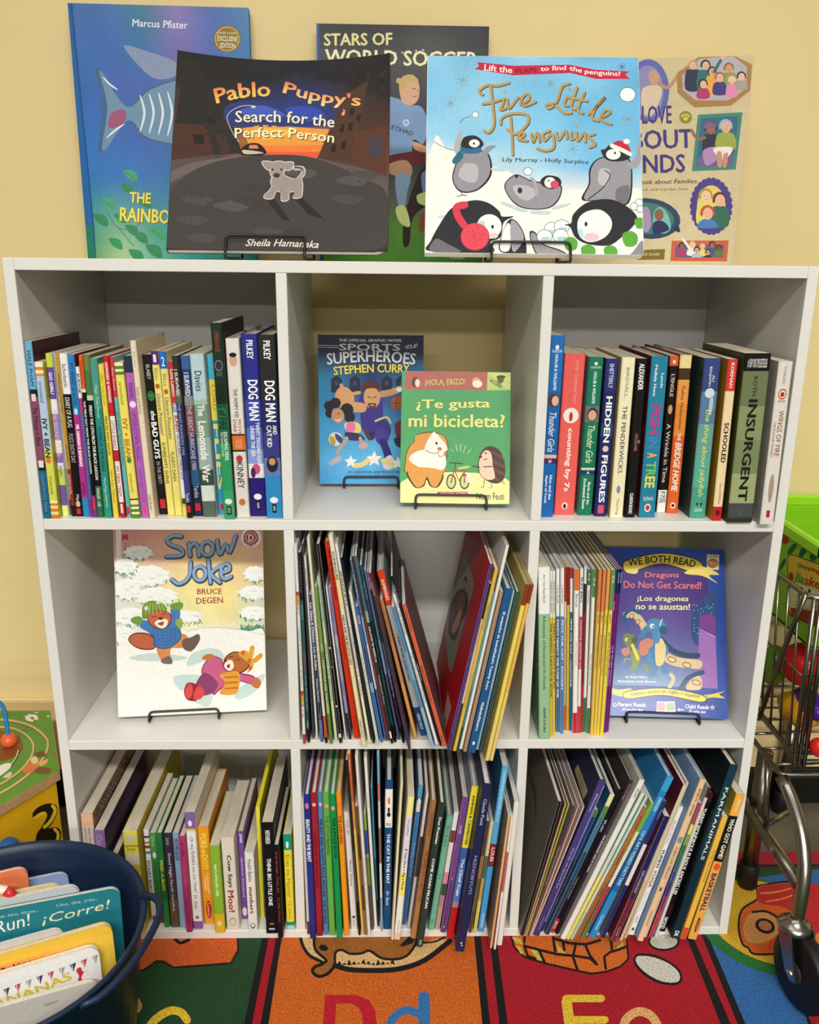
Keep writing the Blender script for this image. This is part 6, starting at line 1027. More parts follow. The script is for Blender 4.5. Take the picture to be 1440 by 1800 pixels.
# ---------------------------------------------------------------- alphabet rug
rx0, rx1, ry0, ry1 = -1.5, 1.5, -1.6, onZ(1400, 1497, 0).y
rug = MB(); rug.box(rx0, rx1, ry0, ry1, -.0118, -.0004, '4a0f16')
art = Art(lambda x, y: (lambda p: (min(rx1, max(rx0, p.x)), min(ry1, max(ry0, p.y))))(onZ(x, y, 0)), lambda u, v, l: (u, v, -.0003+l), step=.00002)
def floor_rect(col, x0, x1, y0, y1): art.lay += 1; art.items.append(([(x0, y0), (x1, y0), (x1, y1), (x0, y1)], [(0, 1, 2, 3)], [H(col)]*4, art.lay))
K, RED, GRN, ORG, BLU, YEL, TAN = '0c080a', 'a40c20', '17421f', 'c8601a', '2a64a4', 'd0a424', 'd8a468'
yk = onZ(1400, 1519, 0).y
floor_rect(GRN, rx0, rx1, ry0, yk)
art.view(0, 0, 1)
art.P(ORG, [(500, 1560), (834, 1560), (866, 1880), (450, 1880)]).P(RED, [(842, 1560), (1182, 1560), (1312, 1880), (876, 1880)]).P(BLU, [(1196, 1560), (1500, 1520), (1600, 1880), (1324, 1880)])
def stripe(l0, l1, m0, m1, col):                                   # a woven line, from under the case to the front
    art.P(col, [l0, l1, m1, m0])
for xs in (((460, 1651), (429, 1800), (495, 1651), (472, 1800), (472, 1651), (443, 1800), (485, 1651), (458, 1800)),
           ((834, 1651), (848, 1800), (873, 1651), (893, 1800), (846, 1651), (862, 1800), (861, 1651), (878, 1800)),
           ((1209, 1652), (1267, 1800), (1248, 1652), (1311, 1800), (1221, 1652), (1285, 1800), (1237, 1652), (1297, 1800))):
    ext = lambda p, q, t: (p[0]+(q[0]-p[0])*t, p[1]+(q[1]-p[1])*t)
    a0, a1, b0, b1, c0, c1, d0, d1 = xs
    art.P(K, [ext(a0, a1, -.55), ext(a0, a1, 1.6), ext(b0, b1, 1.6), ext(b0, b1, -.55)]); art.P(RED, [ext(c0, c1, -.55), ext(c0, c1, 1.6), ext(d0, d1, 1.6), ext(d0, d1, -.55)])
floor_rect(K, rx0, rx1, yk-.006, yk); floor_rect(RED, rx0, rx1, yk, ry1)
art.P(K, [(1405, 1755), (1470, 1755), (1520, 1880), (1450, 1880)]).P(RED, [(1410, 1760), (1500, 1760), (1600, 1880), (1462, 1880)])
p1, p2, p3 = [onZ(x, y, 0) for x, y in ((1325, 1547), (1298, 1670), (1373, 1697))]
dd_ = 2*(p1.x*(p2.y-p3.y)+p2.x*(p3.y-p1.y)+p3.x*(p1.y-p2.y)); sq = lambda p: p.x**2+p.y**2
ox = (sq(p1)*(p2.y-p3.y)+sq(p2)*(p3.y-p1.y)+sq(p3)*(p1.y-p2.y))/dd_; oy = (sq(p1)*(p3.x-p2.x)+sq(p2)*(p1.x-p3.x)+sq(p3)*(p2.x-p1.x))/dd_
Rr = math.hypot(p1.x-ox, p1.y-oy)
def disc(col, x, y, r): art.lay += 1; art.items.append(([(x+r*math.cos(k*math.pi/24), min(yk-.006, y+r*math.sin(k*math.pi/24))) for k in range(48)], [tuple(range(48))], [H(col)]*48, art.lay))
disc('1f6a2c', ox-.006, oy-.006, Rr+.012); disc(YEL, ox, oy, Rr)
art.view(1140, 1470, 4.8)
hyd = [(920, 430), (1080, 400), (1220, 395), (1260, 440), (1440, 440), (1560, 480), (1560, 900), (1440, 940), (1130, 980), (900, 985), (850, 935), (800, 900), (770, 760), (800, 620), (930, 530)]
art.S(K, 34, hyd+[hyd[0]]).C('c85a1c', hyd, 3).C('b81c1c', [(940, 430), (1220, 400), (1500, 450), (1540, 880), (1300, 900), (1250, 700), (1150, 600), (940, 560)]).C('c88a4c', [(850, 660), (960, 620), (1080, 700), (1090, 820), (960, 900), (830, 880), (800, 760)]).C('c83a1c', [(1000, 930), (1100, 850), (1300, 830), (1300, 950), (1100, 970)]).C('d8762c', [(1420, 820), (1520, 800), (1520, 900), (1420, 900)])
art.S(K, 20, [(880, 640), (980, 632), (1060, 665), (1130, 720)]).E(K, 985, 757, 86, 62, 20).E('b8703c', 985, 755, 58, 40, 20).S('d88a3c', 14, [(950, 480), (1080, 470), (1200, 440)]).S('d88a3c', 12, [(1000, 550), (1120, 530), (1210, 500)])
art.view(200, 1620, 4)
sh = [(190, 60), (145, 335), (205, 335), (300, 270), (350, 272), (420, 315), (560, 305), (820, 285), (868, 200), (866, 130), (840, 60)]
art.L(K, 28, sh+[sh[0]], smooth=False).P('cc5a1c', sh).S(K, 22, [(430, 120), (470, 150), (530, 125)]).C('c8964c', [(85, 525), (130, 515), (180, 545), (200, 600), (165, 645), (130, 640), (115, 580)])
art.S('e0bc2c', 58, [(215, 900), (225, 790), (290, 690), (390, 628), (470, 636), (515, 690)])
art.view(530, 1620, 4)
BR, CR = '9a5c1c', 'd8b078'
art.C(BR, [(90, 60), (95, 190), (160, 265), (150, 292), (95, 320), (90, 355), (120, 375), (170, 360), (235, 300), (240, 215), (290, 200), (345, 225), (420, 222), (480, 205), (560, 255), (660, 265), (740, 240), (800, 160), (830, 60)]).P(CR, [(-10, 60), (92, 60), (95, 190), (168, 268), (140, 280), (60, 235), (10, 165)])
art.P(CR, [(240, 215), (285, 200), (340, 225), (420, 224), (480, 205), (560, 255), (660, 265), (740, 240), (815, 160), (960, 120), (1040, 130), (900, 235), (760, 300), (640, 325), (500, 325), (380, 325), (240, 300)])
for k_ in range(12): art.P(K, [(250+k_*34, 300+8*math.sin(k_)), (268+k_*34, 275+14*math.sin(k_*2.1)), (284+k_*34, 302)])
art.S(K, 36, [(235, 308), (330, 335), (480, 343), (640, 338), (780, 308), (900, 250), (1045, 135)]).S(K, 22, [(-5, 120), (15, 180), (60, 240), (150, 290), (95, 318), (78, 350), (120, 385), (185, 365), (235, 310)]).S(K, 19, [(92, 60), (95, 190), (172, 268), (160, 290)]).S(K, 17, [(236, 300), (240, 218), (285, 200), (340, 225), (420, 224), (480, 205), (560, 255), (660, 265), (740, 240), (800, 165), (812, 100)]).S(K, 13, [(840, 150), (940, 140), (1020, 100)]).E(K, 155, 184, 32, 22, 15).P(K, [(690, 170), (760, 100), (810, 100), (780, 150), (720, 175)])
art.P('b81426', [(165, 515), (390, 515), (480, 555), (520, 630), (535, 760), (530, 860), (430, 860), (440, 760), (425, 650), (395, 595), (350, 575), (245, 575), (235, 760), (230, 860), (145, 860), (148, 760)])
art.S('2f70ac', 58, [(600, 860), (612, 760), (650, 670), (740, 622), (820, 645)]).L('2f70ac', 82, [(862, 530), (864, 700), (866, 860)])
art.view(840, 1620, 4)
bk = [(230, 60), (265, 180), (330, 240), (470, 285), (560, 305), (690, 335), (800, 358), (900, 345), (1000, 310), (1052, 260), (1045, 180), (1040, 60)]
art.L(K, 30, bk+[bk[0]]).P('d0661c', bk).P('c8b448', [(240, 110), (300, 115), (320, 160), (270, 150)]).P('c8b448', [(272, 172), (300, 172), (325, 230), (300, 225)]).P('c8b448', [(370, 195), (420, 195), (455, 275), (420, 270)]).P('c8b448', [(535, 110), (560, 160), (620, 225), (570, 215)]).P('c8b448', [(960, 200), (1020, 140), (1030, 170), (975, 205)])
for p in ([(330, 110), (325, 170), (460, 205), (560, 230), (680, 240), (790, 258), (835, 300)], [(530, 110), (545, 210)], [(690, 150), (670, 250), (700, 335)], [(540, 120), (640, 150), (760, 160), (860, 130)], [(755, 160), (790, 240), (838, 300)], [(935, 110), (945, 205), (890, 245), (900, 330)], [(950, 210), (1050, 175)], [(330, 175), (350, 240), (405, 260)], [(430, 200), (470, 285)], [(600, 150), (610, 200)]): art.L(K, 19, p)
art.C(K, [(1095, 265), (1130, 225), (1240, 232), (1350, 280), (1425, 345), (1436, 415), (1390, 445), (1280, 435), (1180, 385), (1115, 320)]).C('ccc8bc', [(1110, 262), (1140, 240), (1235, 250), (1340, 292), (1410, 352), (1420, 408), (1380, 428), (1290, 418), (1195, 370), (1130, 310)]).E(K, 1308, 140, 112, 66).E('ccc8bc', 1308, 138, 97, 53)
art.S('dcb832', 72, [(625, 560), (650, 760), (662, 900)]).L('dcb832', 52, [(620, 540), (870, 540)]).L('dcb832', 54, [(650, 690), (895, 690)]).S(TAN, 62, [(1020, 860), (1020, 760), (1050, 680), (1130, 632), (1220, 662), (1280, 760)])
M_RUG = vcol('rug_pile', .95, .1, noise_amt=.62, scale=620, bump=.5, sheen=.15)
for v, f, c, l in stacked(art.items): rug.raw([art.put(p[0], p[1], l*art.step) for p in v], f, None, c)
tag(rug.build('alphabet_rug', M_RUG), 'colourful alphabet rug with big letters under the bookcase', 'rug')
# ---------------------------------------------------------------- navy tub of board books
TC = Vector((-.457, -.203, 0)); TH = .2
tub = tag(empty('storage_tub', TC), 'navy flexible tub of board books on the rug, front left', 'tub')
m = MB(); m.lathe([(0, .001), (.124, .001), (.128, .006), (.15, TH-.006), (.154, TH-.004), (.156, TH), (.153, TH+.002), (.149, TH), (.146, TH-.008), (.124, .01), (0, .008)], '0a2340', n=56); m.build('body', M_SOFT, tub, True)
for s_ in (0, 1):
    ang = math.radians(-6+180*s_); d = Vector((math.cos(ang), math.sin(ang), 0)); e = Vector((-d.y, d.x, 0)); m = MB()
    pts = [d*q0+e*q1+Vector((0, 0, TH+q2)) for q0, q1, q2 in ((.136, .066, .001), (.150, .062, .006), (.166, .048, .008), (.170, .024, .006), (.166, -.02, .001), (.155, -.052, -.003), (.143, -.072, -.006), (.128, -.082, -.006))]
    m.tube(rounded(pts, .02, 4), .0042, '0a2340', n=10); m.build('handle', M_SOFT, tub, True)
def tub_book(label, tr, slope, Y, w, h, t, tilt, col, edge='e8e2d4'):
    A = onY(tr[0], tr[1], Y); B = onZ(tr[0]-100, tr[1]+100*slope, A.z); ex = (A-B).normalized(); ez0 = Vector((0, 0, 1))
    bk = Vector((-ex.y, ex.x, 0)); ez = ez0*math.cos(tilt)+bk*math.sin(tilt); ey = ez.cross(ex); h = min(h, (A.z-.014)/math.cos(tilt)); o0 = A-ez*h-ex*(w/2)
    print('TUB', label, [round(x, 3) for x in A], 'h', round(h, 3), [(round((p-TC).xy.length, 3), round((.124)+.022*(p.z-.006)/.19, 3)) for p in (A, A-ex*w, A-ez*h, A-ez*h-ex*w, A-ez*h+ey*t)])
    root = tag(empty('board_book', o0, Matrix((ex, ey, ez)).transposed()), label, 'book', 'board books in the navy tub')
    m = MB(); slab(m, -w/2, w/2, 0, h, 0, .0012, col, rr=.012, n=3); slab(m, -w/2, w/2, 0, h, t-.0012, t, col, rr=.012, n=3); slab(m, -w/2-.0004, -w/2+.001, 0, h, .0008, t-.0008, col); m.build('cover', M_PRINT, root)
    m = MB(); k = max(2, int(t/.004)); q = (t-.0026)/k
    for i in range(k): slab(m, -w/2+.0012, w/2-.0006, .0004, h-.0004, .0013+q*i+.0001, .0013+q*(i+1)-.0001, edge, rr=.0116, n=3)
    m.build('page_block', M_PAGES, root); return art_on(root, o0, ex, ey, ez, w, h)
b = tub_book('pale blue board book, rearmost in the navy tub', (119, 1533), .2, -.072, .11, .08, .007, .2, '8fa8d4')
b = tub_book('orange board book at the back left of the tub', (47, 1524), .24, -.098, .12, .08, .008, .2, 'dc7a50'); b.view(0, 1470, 5.143).T('f4e4d8', 'diarios', [(-70, 545), (215, 505)], 50, bold=.01); finish(b)
b = tub_book('cream board book between the pale blue and white ones', (106, 1552), .2, -.112, .12, .08, .006, .2, 'e8d0a0')
b = tub_book('off-white board book just behind the teal one', (138, 1556), .2, -.125, .13, .09, .008, .2, 'd8dfe4')
b = tub_book('teal board book with cream hand lettering in the tub', (210, 1560), .19, -.145, .17, .1, .009, .22, '1f7684'); b.view(0, 1470, 5.143)
b.T('a8c8c4', 'Uno, dos, tres...', [(515, 645), (890, 580)], 34, bold=0, shear=.2).T('a8c8c4', 'One, two, three...', [(-60, 755), (355, 685)], 34, bold=0, shear=.2).T('e4dcb0', '¡Corre!', [(385, 815), (700, 745), (1015, 665)], 100, bold=-.005, shear=.25).T('e8e4d8', 'Run!', [(-40, 885), (290, 800)], 110, bold=-.005, shear=.2); finish(b)
b = tub_book('white board book with a worn corner before the teal one', (64, 1634), .25, -.165, .1, .08, .006, .2, 'dcdcd4')
b = tub_book('white board book with a frayed corner behind the yellow one', (111, 1630), .28, -.176, .12, .08, .006, .2, 'e8e6e0')
b = tub_book('yellow and orange board book in the tub', (196, 1622), .29, -.192, .15, .08, .009, .2, 'e8b83c'); b.view(0, 1470, 5.143)
b.grid(['e8944c e89a4c e8b048 e8c044', 'e88a44 e8a044 e8b844 e0bc40', 'e09040 e0a844 e4bc40 d8b43c'], -b.W/2+.002, b.W/2-.002, .012, b.h-.012, amt=.03).T('3a2440', 'Bedtime', [(30, 1260), (300, 1165)], 70, bold=.022); finish(b)
b = tub_book('white board book with bunting and yellow letters in the tub', (173, 1662), .3, -.212, .15, .065, .008, .16, 'e8e6e4'); b.view(0, 1470, 5.143)
for k_ in range(9):
    x_, y_ = 30+k_*100, 1385-k_*37; b.P(('3a3a5c', 'b84458', '9a9a94')[k_ % 3], [(x_, y_), (x_+58, y_-22), (x_+36, y_+62)]); b.L('f0ece8', 6, [(x_+18, y_-2), (x_+30, y_+42)])
b.T('d8bc2c', 'BANANAS', [(-150, 1590), (300, 1440), (660, 1290)], 74, bold=.022).C('c82c34', [(700, 1195), (730, 1185), (745, 1220), (760, 1225), (735, 1275), (745, 1300), (705, 1305), (715, 1260), (690, 1220)]); finish(b)
b = tub_book('plain cream board book, nearest the front of the tub', (172, 1723), .28, -.234, .14, .05, .007, .1, 'd8d4ca'); b.view(0, 1470, 5.143).T('6a6a64', 'mento', [(400, 1540), (530, 1500)], 26, bold=0, shear=.3); finish(b)
toy = tag(empty('striped_ring', onY(2, 1590, -.138)), 'red and cream striped ring poking out of the tub', 'toy'); m = MB()
pts = [Vector((.018*math.cos(k*math.pi/8), 0, .022*math.sin(k*math.pi/8))) for k in range(16)]
m.tube(pts, .0055, 'ece0d0', closed=True, n=10); m.build('ring', M_PLASTIC, toy, True); m = MB(); m.tube([p*1.0 for p in pts[:4]], .0057, 'd02c28', n=10); m.build('red_band', M_PLASTIC, toy, True)
# ---------------------------------------------------------------- wooden activity cube
CZ = .22
poly = [onZ(89, 1249, CZ), onZ(105, 1355, CZ), None, None, None, None]; poly = [(p.x, p.y) for p in poly[:2]]
fd = onZ(0, 1417, CZ); fx, fy = fd.x-poly[1][0], fd.y-poly[1][1]; poly += [(poly[1][0]+fx*2.1, poly[1][1]+fy*2.1), (-.80, poly[1][1]+fy*2.1), (-.9, poly[1][1]), (-.8, poly[0][1])]
cube = tag(empty('activity_cube', (-.68, .08, .0006)), 'wooden activity cube with a green top and yellow side, left of the bookcase', 'activity cube'); off = Vector((-.68, .08, .0006))
def prism(m, pl, z0, z1, col, top=None):
    n = len(pl); v = [Vector((x, y, z))-off for z in (z0, z1) for x, y in pl]
    for i in range(n): m.face([v[i], v[(i+1) % n], v[n+(i+1) % n], v[n+i]][::-1], col)
    m.face(v[:n], col); m.face(v[n:][::-1], top or col)
cxy = (sum(p[0] for p in poly)/6, sum(p[1] for p in poly)/6); ins = [(cxy[0]+(x-cxy[0])*.965, cxy[1]+(y-cxy[1])*.965) for x, y in poly]
m = MB(); prism(m, poly, CZ-.014, CZ, 'b89468'); m.build('top_board', M_WOOD, cube)
m = MB(); prism(m, ins, .0006, CZ-.0142, 'e0ac10'); m.build('side_panels', M_SOFT, cube)
ta = Art(lambda x, y: (lambda p: (p.x, p.y))(onZ(x, y, CZ)), lambda u, v, l: (u-off.x, v-off.y, CZ-off.z+.0002+l)); ta.view(0, 1180, 5.625)
ta.items.append(([(cxy[0]+(x-cxy[0])*.995, cxy[1]+(y-cxy[1])*.995) for x, y in poly], [tuple(range(6))[::-1]], [H('5c9430')]*6, 1)); ta.lay = 1
ta.S('7a5c34', 30, [(-60, 480), (120, 495), (300, 545), (430, 640), (478, 740), (420, 880), (290, 1020), (110, 1150), (-60, 1240)]).S('d8b884', 20, [(-60, 474), (120, 489), (300, 538), (432, 634), (474, 736), (414, 878), (284, 1016), (106, 1146), (-60, 1236)])
ta.S('7a5c34', 28, [(-60, 555), (130, 572), (260, 640), (330, 730), (310, 850), (210, 980), (60, 1090), (-60, 1150)]).S('d8b884', 18, [(-60, 549), (130, 566), (262, 634), (328, 728), (305, 848), (206, 976), (56, 1086), (-60, 1146)])
ta.C('8a4c1c', [(-40, 600), (60, 600), (180, 640), (230, 760), (140, 850), (-40, 880)]).S('2a241c', 12, [(190, 780), (160, 870), (80, 970), (-20, 1050)]).S('e8e0d0', 10, [(182, 780), (150, 868), (72, 962), (-20, 1040)])
for dx_, dy_ in ((-40, -6), (-12, -22), (30, -18), (36, 4), (-10, 22), (-36, 16)): ta.E('f0ece0', 315+dx_, 462+dy_, 30, 14, 20)
ta.E('8a3c2c', 318, 462, 18, 9).S('3a6a20', 5, [(230, 465), (190, 475), (200, 450)]).S('3a6a20', 5, [(220, 580), (300, 590), (310, 560), (250, 560)])
ta.C('6a4a2c', [(340, 820), (400, 790), (440, 800), (450, 840), (380, 850)]).C('d87a3c', [(220, 980), (280, 910), (380, 900), (340, 980), (270, 1010)]).C('e4d0a0', [(300, 880), (340, 840), (380, 880), (340, 920)]).C('7a4c2c', [(340, 990), (400, 950), (500, 960), (490, 1010), (400, 1020)]).C('e8a860', [(400, 900), (470, 870), (460, 910), (400, 940)]).C('b84c2c', [(510, 815), (550, 815), (545, 835), (510, 835)]).E('b8c888', 475, 447, 18, 12).E('b8c888', 360, 410, 24, 8)
ta.C('f0ece4', [(-20, 960), (30, 920), (100, 910), (105, 950), (40, 1010), (-20, 1040)]).C('d8d4b0', [(30, 1050), (90, 1000), (120, 1010), (90, 1050)]).S('5a8a8a', 4, [(420, 690), (450, 700), (490, 690)])
ta.build('painted_scene', M_SOFT, cube)
P0, P1 = Vector((*ins[1], 0)), Vector((*ins[2], 0)); sx = (P1-P0).normalized(); sn = Vector((sx.y, -sx.x, 0)); sn = sn if sn.y < 0 else -sn
def side_pt(x, y): d = ray(x, y); p = CAM+d*((P0-CAM).dot(sn)/d.dot(sn)); return ((p-P0).dot(sx), p.z)
sa = Art(side_pt, lambda u, v, l: (P0+sx*u+Vector((0, 0, v))+sn*(l+.0001))-off); sa.view(0, 1180, 5.625)
sa.C('181008', [(322, 1450), (330, 1390), (400, 1330), (500, 1305), (560, 1335), (565, 1400), (520, 1500), (480, 1550), (550, 1540), (600, 1580), (590, 1680), (480, 1800), (360, 1750), (360, 1620), (410, 1540), (460, 1450), (460, 1400), (420, 1390), (370, 1440), (335, 1475)])
sa.S('e8c82c', 34, [(520, 1330), (545, 1380), (500, 1480), (440, 1540)]).S('e8c82c', 26, [(335, 1455), (400, 1410), (440, 1400)]).S('e8c82c', 30, [(540, 1560), (575, 1610), (560, 1700)])
sa.build('cutout_shape', M_SOFT, cube)
m = MB(); q = P0+sx*.088+Vector((0, 0, .146)); m.ball(q-off, .019, '1f62a8', sc=(1, 1, 1)); m.build('globe_knob', M_PLASTIC, cube, True)
base = onZ(17, 1312, CZ); m = MB(); pts = [base+Vector((0, 0, z)) for z in (-.004, .03, .06)]+[base+Vector((-.004, -.002, .074)), base+Vector((-.014, -.006, .084)), base+Vector((-.03, -.012, .088)), base+Vector((-.06, -.02, .084)), base+Vector((-.09, -.03, .06)), base+Vector((-.1, -.034, -.003))]
m.tube([p-off for p in rounded(pts, .01, 4)], .0032, '2f86c8', n=10); m.build('bead_wire', M_PLASTIC, cube, True)
m = MB(); m.ball(base+Vector((0, 0, .0105))-off, .0118, 'ec6434', sc=(1, 1, .92)); m.build('bead', M_PLASTIC, cube, True)
# ---------------------------------------------------------------- toy shopping cart and what is in it
cart = tag(empty('toy_shopping_cart', (.6, .1, 0)), 'chrome wire toy shopping cart standing right of the bookcase', 'shopping cart'); off = Vector((.6, .1, 0))
x0, x1, y0, y1, zb, zt = .5, .8, -.005, .3, .285, .517; CR_ = '9c968c'; dk = '8c857a'
def wires(name, lines, r, col=CR_, rd=0):
    m = MB()
    for ln in lines: m.tube([Vector(p)-off for p in (rounded(ln, rd) if rd else ln)], r, col, n=8)
    return m.build(name, M_CHROME, cart, True)
q = .02
wires('top_rail', [[(x0, y1, zt), (x0, y0, zt), (x1, y0, zt), (x1, y1, zt), (x0, y1, zt)]], .004, rd=.02)
wires('lower_rail', [[(x0+q, y1, zb), (x0+q, y0+q, zb), (x1, y0+q, zb), (x1, y1, zb), (x0+q, y1, zb)]], .0034, rd=.015)
wires('middle_rail', [[(x0+q*.5, y1, .405), (x0+q*.5, y0+q*.5, .405), (x1, y0+q*.5, .405)]], .002)
for k in range(9):
    y = y0+.028+k*.03; wires('upright_wire', [[(x0, y, zt), (x0+q, y+.003, zb)]], .0017)
for k in range(9):
    x = x0+.03+k*.033; wires('upright_wire', [[(x, y0, zt), (x, y0+q, zb)]], .0017)
for k in range(3): wires('corner_bar', [[(x0+.004+k*.009, y0-.004, zt), (x0+q+k*.007, y0+q-.006, zb-.02)]], .0031, dk)
wires('brace', [[(x0-.003, y0+.005, zt+.004), (x0-.003, .03, .44), (x0+.002, .085, .3)]], .0034, dk, rd=.02)
for k in range(8): wires('base_wire', [[(x0+q, y0+.04+k*.034, zb), (x1, y0+.04+k*.034, zb)]], .0018)
wires('under_frame', [[(x0+.002, .2, zb-.028), (x0+.002, y0+.01, zb-.028), (x1, y0+.01, zb-.028), (x1, .2, zb-.028)], [(x0+.03, .2, zb-.014), (x0+.03, y0+.02, zb-.014), (x1, y0+.02, zb-.014)]], .0036, rd=.01)
for k in range(4): wires('cross_wire', [[(x0+.002, .03+k*.04, zb-.028), (x0+.06, .03+k*.04, zb-.026)]], .0022)
post = [onY(1396, 1636, -.1), onY(1408, 1580, -.098), onY(1416, 1525, -.088), onY(1409, 1460, -.06), onY(1392, 1405, -.03), onY(1374, 1366, -.004)]
wires('front_post', [post], .0088, 'b0aaa0', rd=.03)
wires('diagonal_tube', [[onY(1404, 1555, -.088), onY(1300, 1398, .12)]], .0085)
wires('link_rod', [[onY(1349, 1335, .05), onY(1347, 1450, .03)], [onY(1347, 1450, .03), onY(1390, 1425, .1)]], .0042)
for (fx_, fy_, tx_, ty_, nm) in ((1313, 1556, 1315, 1425, 0), (1370, 1425, 1374, 1335, 1)):
    g = onZ(fx_, fy_, 0 if nm == 0 else -.012); g2 = Vector((g.x, g.y, onY(tx_, ty_, g.y).z+.1)); m = MB(); r_ = .0115
    m.tube([g+Vector((0, 0, .02))-off, g2-off], r_, '8c857a', n=14); lg = m.build('rear_leg', M_CHROME, cart, True)
    m = MB(); m.lathe([(.0125, 0), (.0145, .003), (.0145, .04), (.0125, .042)], '101010', n=18, centre=g-off); m.build('rubber_foot', M_RUBBER, lg, True)
hub = onZ(1416, 1690, .05); hub.y = -.118; wa = Vector((.985, .17, 0)); wd = Vector((.17, -.985, 0))
hub = onY(1416, 1682, -.118); hub.z = .0505
m = MB(); m.lathe([(.014, -.012), (.034, -.012), (.046, -.011), (.0495, -.007), (.0505, 0), (.0495, .007), (.046, .011), (.034, .012), (.014, .012)], '0d0d0d', n=40, centre=hub-off, axis=wa); wh = m.build('caster_wheel', M_RUBBER, cart, True)
m = MB(); m.lathe([(.004, -.0135), (.014, -.013), (.014, .013), (.004, .0135)], '2a2a2a', n=20, centre=hub-off, axis=wa); m.build('hub', M_RUBBER, wh, True)
m = MB(); ax = post[0]; ax = Vector((ax.x, ax.y, 0))
for s_ in (-1, 1):
    c = hub+wa*(.0165*s_); tp = Vector((ax.x, ax.y, .108))+wa*(.0165*s_); sd = (c-tp); sd.z = 0; side = wd
    pr = [(c+side*.011+Vector((0, 0, -.006))), (c+Vector((0, 0, -.012))), (c-side*.011+Vector((0, 0, -.006))), tp-side*.014, tp+side*.014]
    f0 = [p+wa*.0012 for p in pr]; f1 = [p-wa*.0012 for p in pr]; n5 = len(pr)
    m.face([p-off for p in f0], 'b8b2a8'); m.face([p-off for p in f1][::-1], 'b8b2a8')
    for i in range(n5): m.face([f0[i]-off, f1[i]-off, f1[(i+1) % n5]-off, f0[(i+1) % n5]-off], 'b8b2a8')
fk = m.build('caster_fork', M_CHROME, cart)
m = MB(); m.lathe([(.006, .1), (.0195, .1), (.0205, .103), (.0205, .108), (.017, .111), (.011, .114), (.0095, .118)], 'a8a298', n=28, centre=ax-off); m.build('swivel_cap', M_CHROME, cart, True)
for s_ in (-1, 1):
    m = MB(); m.lathe([(.0001, .004), (.0045, .0035), (.005, 0), (.005, -.002)], 'd0ccc4', n=12, centre=hub+wa*(.018*s_)-off, axis=wa*s_); m.build('axle_bolt', M_CHROME, fk, True)
# lime basket standing on the toys inside the cart
bx = .527; bz0, bz1 = onX(1400, 1120, bx).z, onX(1400, 929, bx).z
bkt = tag(empty('toy_shopping_basket', (bx+.1, .15, bz0)), 'lime green plastic shopping basket sitting on top of the cart', 'basket'); off = Vector((bx+.1, .15, bz0)); by0, by1 = .028, .284
m = MB(); th = .006; LM = '86c820'
def wall(x0_, x1_, ya, yb): m.box(x0_-off.x, x1_-off.x, ya-off.y, yb-off.y, 0, bz1-bz0-.016, LM, bev=.0015)
wall(bx, bx+th, by0, by1); wall(bx+.2-th, bx+.2, by0, by1); wall(bx+th, bx+.2-th, by0, by0+th); wall(bx+th, bx+.2-th, by1-th, by1); m.box(bx-off.x, bx+.2-off.x, by0-off.y, by1-off.y, 0, .004, LM)
m.build('body', M_PLASTIC, bkt)
m = MB(); r4 = [(bx, by1), (bx, by0), (bx+.2, by0), (bx+.2, by1)]; zz = bz1-.008-off.z
for i in range(4):
    (xa, ya), (xb, yb) = r4[i], r4[(i+1) % 4]; xa, xb = min(xa, xb), max(xa, xb); ya, yb = min(ya, yb), max(ya, yb)
    m.box(xa-.006-off.x, xb+.006-off.x, ya-.006-off.y, yb+.006-off.y, zz-.009, zz+.009, '9cdc28', bev=.003)
m.build('rim', M_PLASTIC, bkt)
for p in ((1378, 944), (1428, 958)):
    c = onX(p[0], p[1], bx); m = MB(); m.ball(c-off+Vector((.001, 0, 0)), .0105, 'b02414', sc=(.5, 1.5, .85)); m.build('red_stud', M_PLASTIC, bkt, True)
fa = Art(lambda x, y: (lambda p: (p.y, p.z))(onX(x, y, bx)), lambda u, v, l: (bx-off.x-.0002-l, u-off.y, v-off.z)); fa.view(1290, 900, 7.5)
for p in ([(715, 560), (720, 500), (790, 420), (830, 430), (820, 480), (760, 550)], [(860, 570), (900, 470), (960, 450), (965, 500), (910, 590)], [(1000, 610), (1040, 520), (1110, 520), (1110, 580), (1060, 650)], [(605, 770), (620, 690), (670, 610), (690, 650), (650, 730)], [(1120, 650), (1160, 560), (1200, 570), (1190, 670)]): fa.C('146a2c', p)
fa.P('7a2018', [(712, 585), (770, 552), (1180, 700), (1180, 1560), (900, 1440), (745, 1370), (700, 1240)]).P('d8b83c', [(722, 590), (770, 566), (1172, 712), (1172, 1540), (900, 1425), (755, 1360), (712, 1236)]).P('e0d8b0', [(716, 900), (1172, 1060), (1172, 1300), (745, 1260), (712, 1236)]).P('a8381c', [(750, 1260), (1172, 1330), (1172, 1540), (900, 1425), (757, 1360)])
fa.T2('3c8a3c', '5a2c14', 'Shop', [(832, 742), (970, 770)], 76, off=(4, 4), bold=.015).T2('b83024', '5a2c14', 'ping', [(975, 775), (1130, 830)], 70, off=(4, 4), bold=.015).T2('3f9a50', '5a2c14', 'Ba', [(806, 915), (915, 945)], 120, off=(4, 4), bold=.015).T2('b83024', '5a2c14', 'sket', [(925, 950), (1180, 1030)], 120, off=(4, 4), bold=.015)
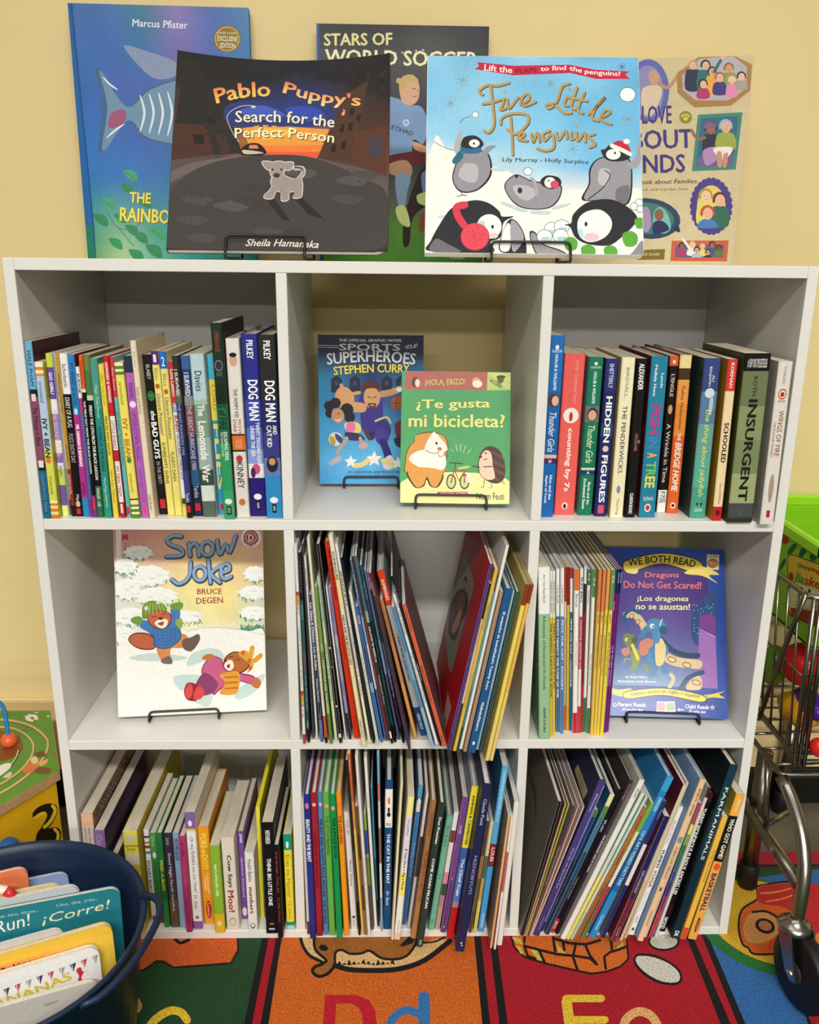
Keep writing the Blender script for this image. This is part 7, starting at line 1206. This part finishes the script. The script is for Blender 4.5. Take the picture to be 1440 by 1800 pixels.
fa.E('a82418', 757, 860, 34, 66).E('ece4c8', 800, 1170, 50, 40).E('2a3a20', 830, 990, 20, 26).E('2a3a20', 895, 1010, 20, 26).E('2a3a20', 1000, 1040, 20, 26).S('20281c', 6, [(800, 1180), (880, 1200), (860, 1260)]).S('20281c', 6, [(790, 1220), (870, 1240)]).C('8a2430', [(990, 1330), (1060, 1290), (1110, 1340), (1090, 1400)]).C('e8cc60', [(1040, 1260), (1090, 1250), (1090, 1300), (1050, 1310)])
fa.build('label', M_LETTER, bkt)
def food(name, label, cat, c, build):
    o = tag(empty(name, c), label, cat, 'play food in the cart'); build(o); return o
def simple(r, col, sc=(1, 1, 1), fn=None, rot=None, stem=None, nm='body'):
    def f(o):
        m = MB(); m.ball((0, 0, 0), r, col, sc=sc, fn=fn, rot=rot, n=32, m=18); m.build(nm, M_PLASTIC, o, True)
        if stem: m = MB(); m.tube([Vector(p) for p in stem[0]], .004, stem[1], n=8); m.build('stem', M_PLASTIC, o, True)
    return f
c1 = onX(1412, 1168, .553); food('toy_apple', 'large glossy red play apple in the cart basket', 'play food', c1, simple(.031, 'c81418', (1, 1.05, .98), stem=([(0, 0, .03), (.004, 0, .037)], '4a2c14')))
c2 = onX(1420, 1232, .566); food('toy_eggplant', 'purple play eggplant lying below the red apple', 'play food', c2, simple(.022, '4a1c86', (.9, 1.7, .8), fn=lambda th, ph: 1-.22*math.sin(th)*math.sin(ph)))
c3 = onX(1402, 1288, .56); c3.z = zb+.002+.025; food('toy_pumpkin', 'ribbed golden yellow play pumpkin at the bottom of the cart', 'play food', c3, simple(.032, 'd8981c', (1, 1.2, .74), fn=lambda th, ph: 1-.1*abs(math.sin(ph*4))*math.sin(th)))
c4 = onX(1362, 1165, .548); food('toy_pear', 'green play pear behind the red apple', 'play food', c4, simple(.024, '6a9c24', (.9, .9, 1.5), fn=lambda th, ph: 1-.25*(math.cos(th) > 0)*math.cos(th)))
c5 = onX(1442, 1303, .548); c5.z = zb+.002+.013; food('toy_tomato', 'small red play tomato beside the pumpkin', 'play food', c5, simple(.013, 'd0241c'))
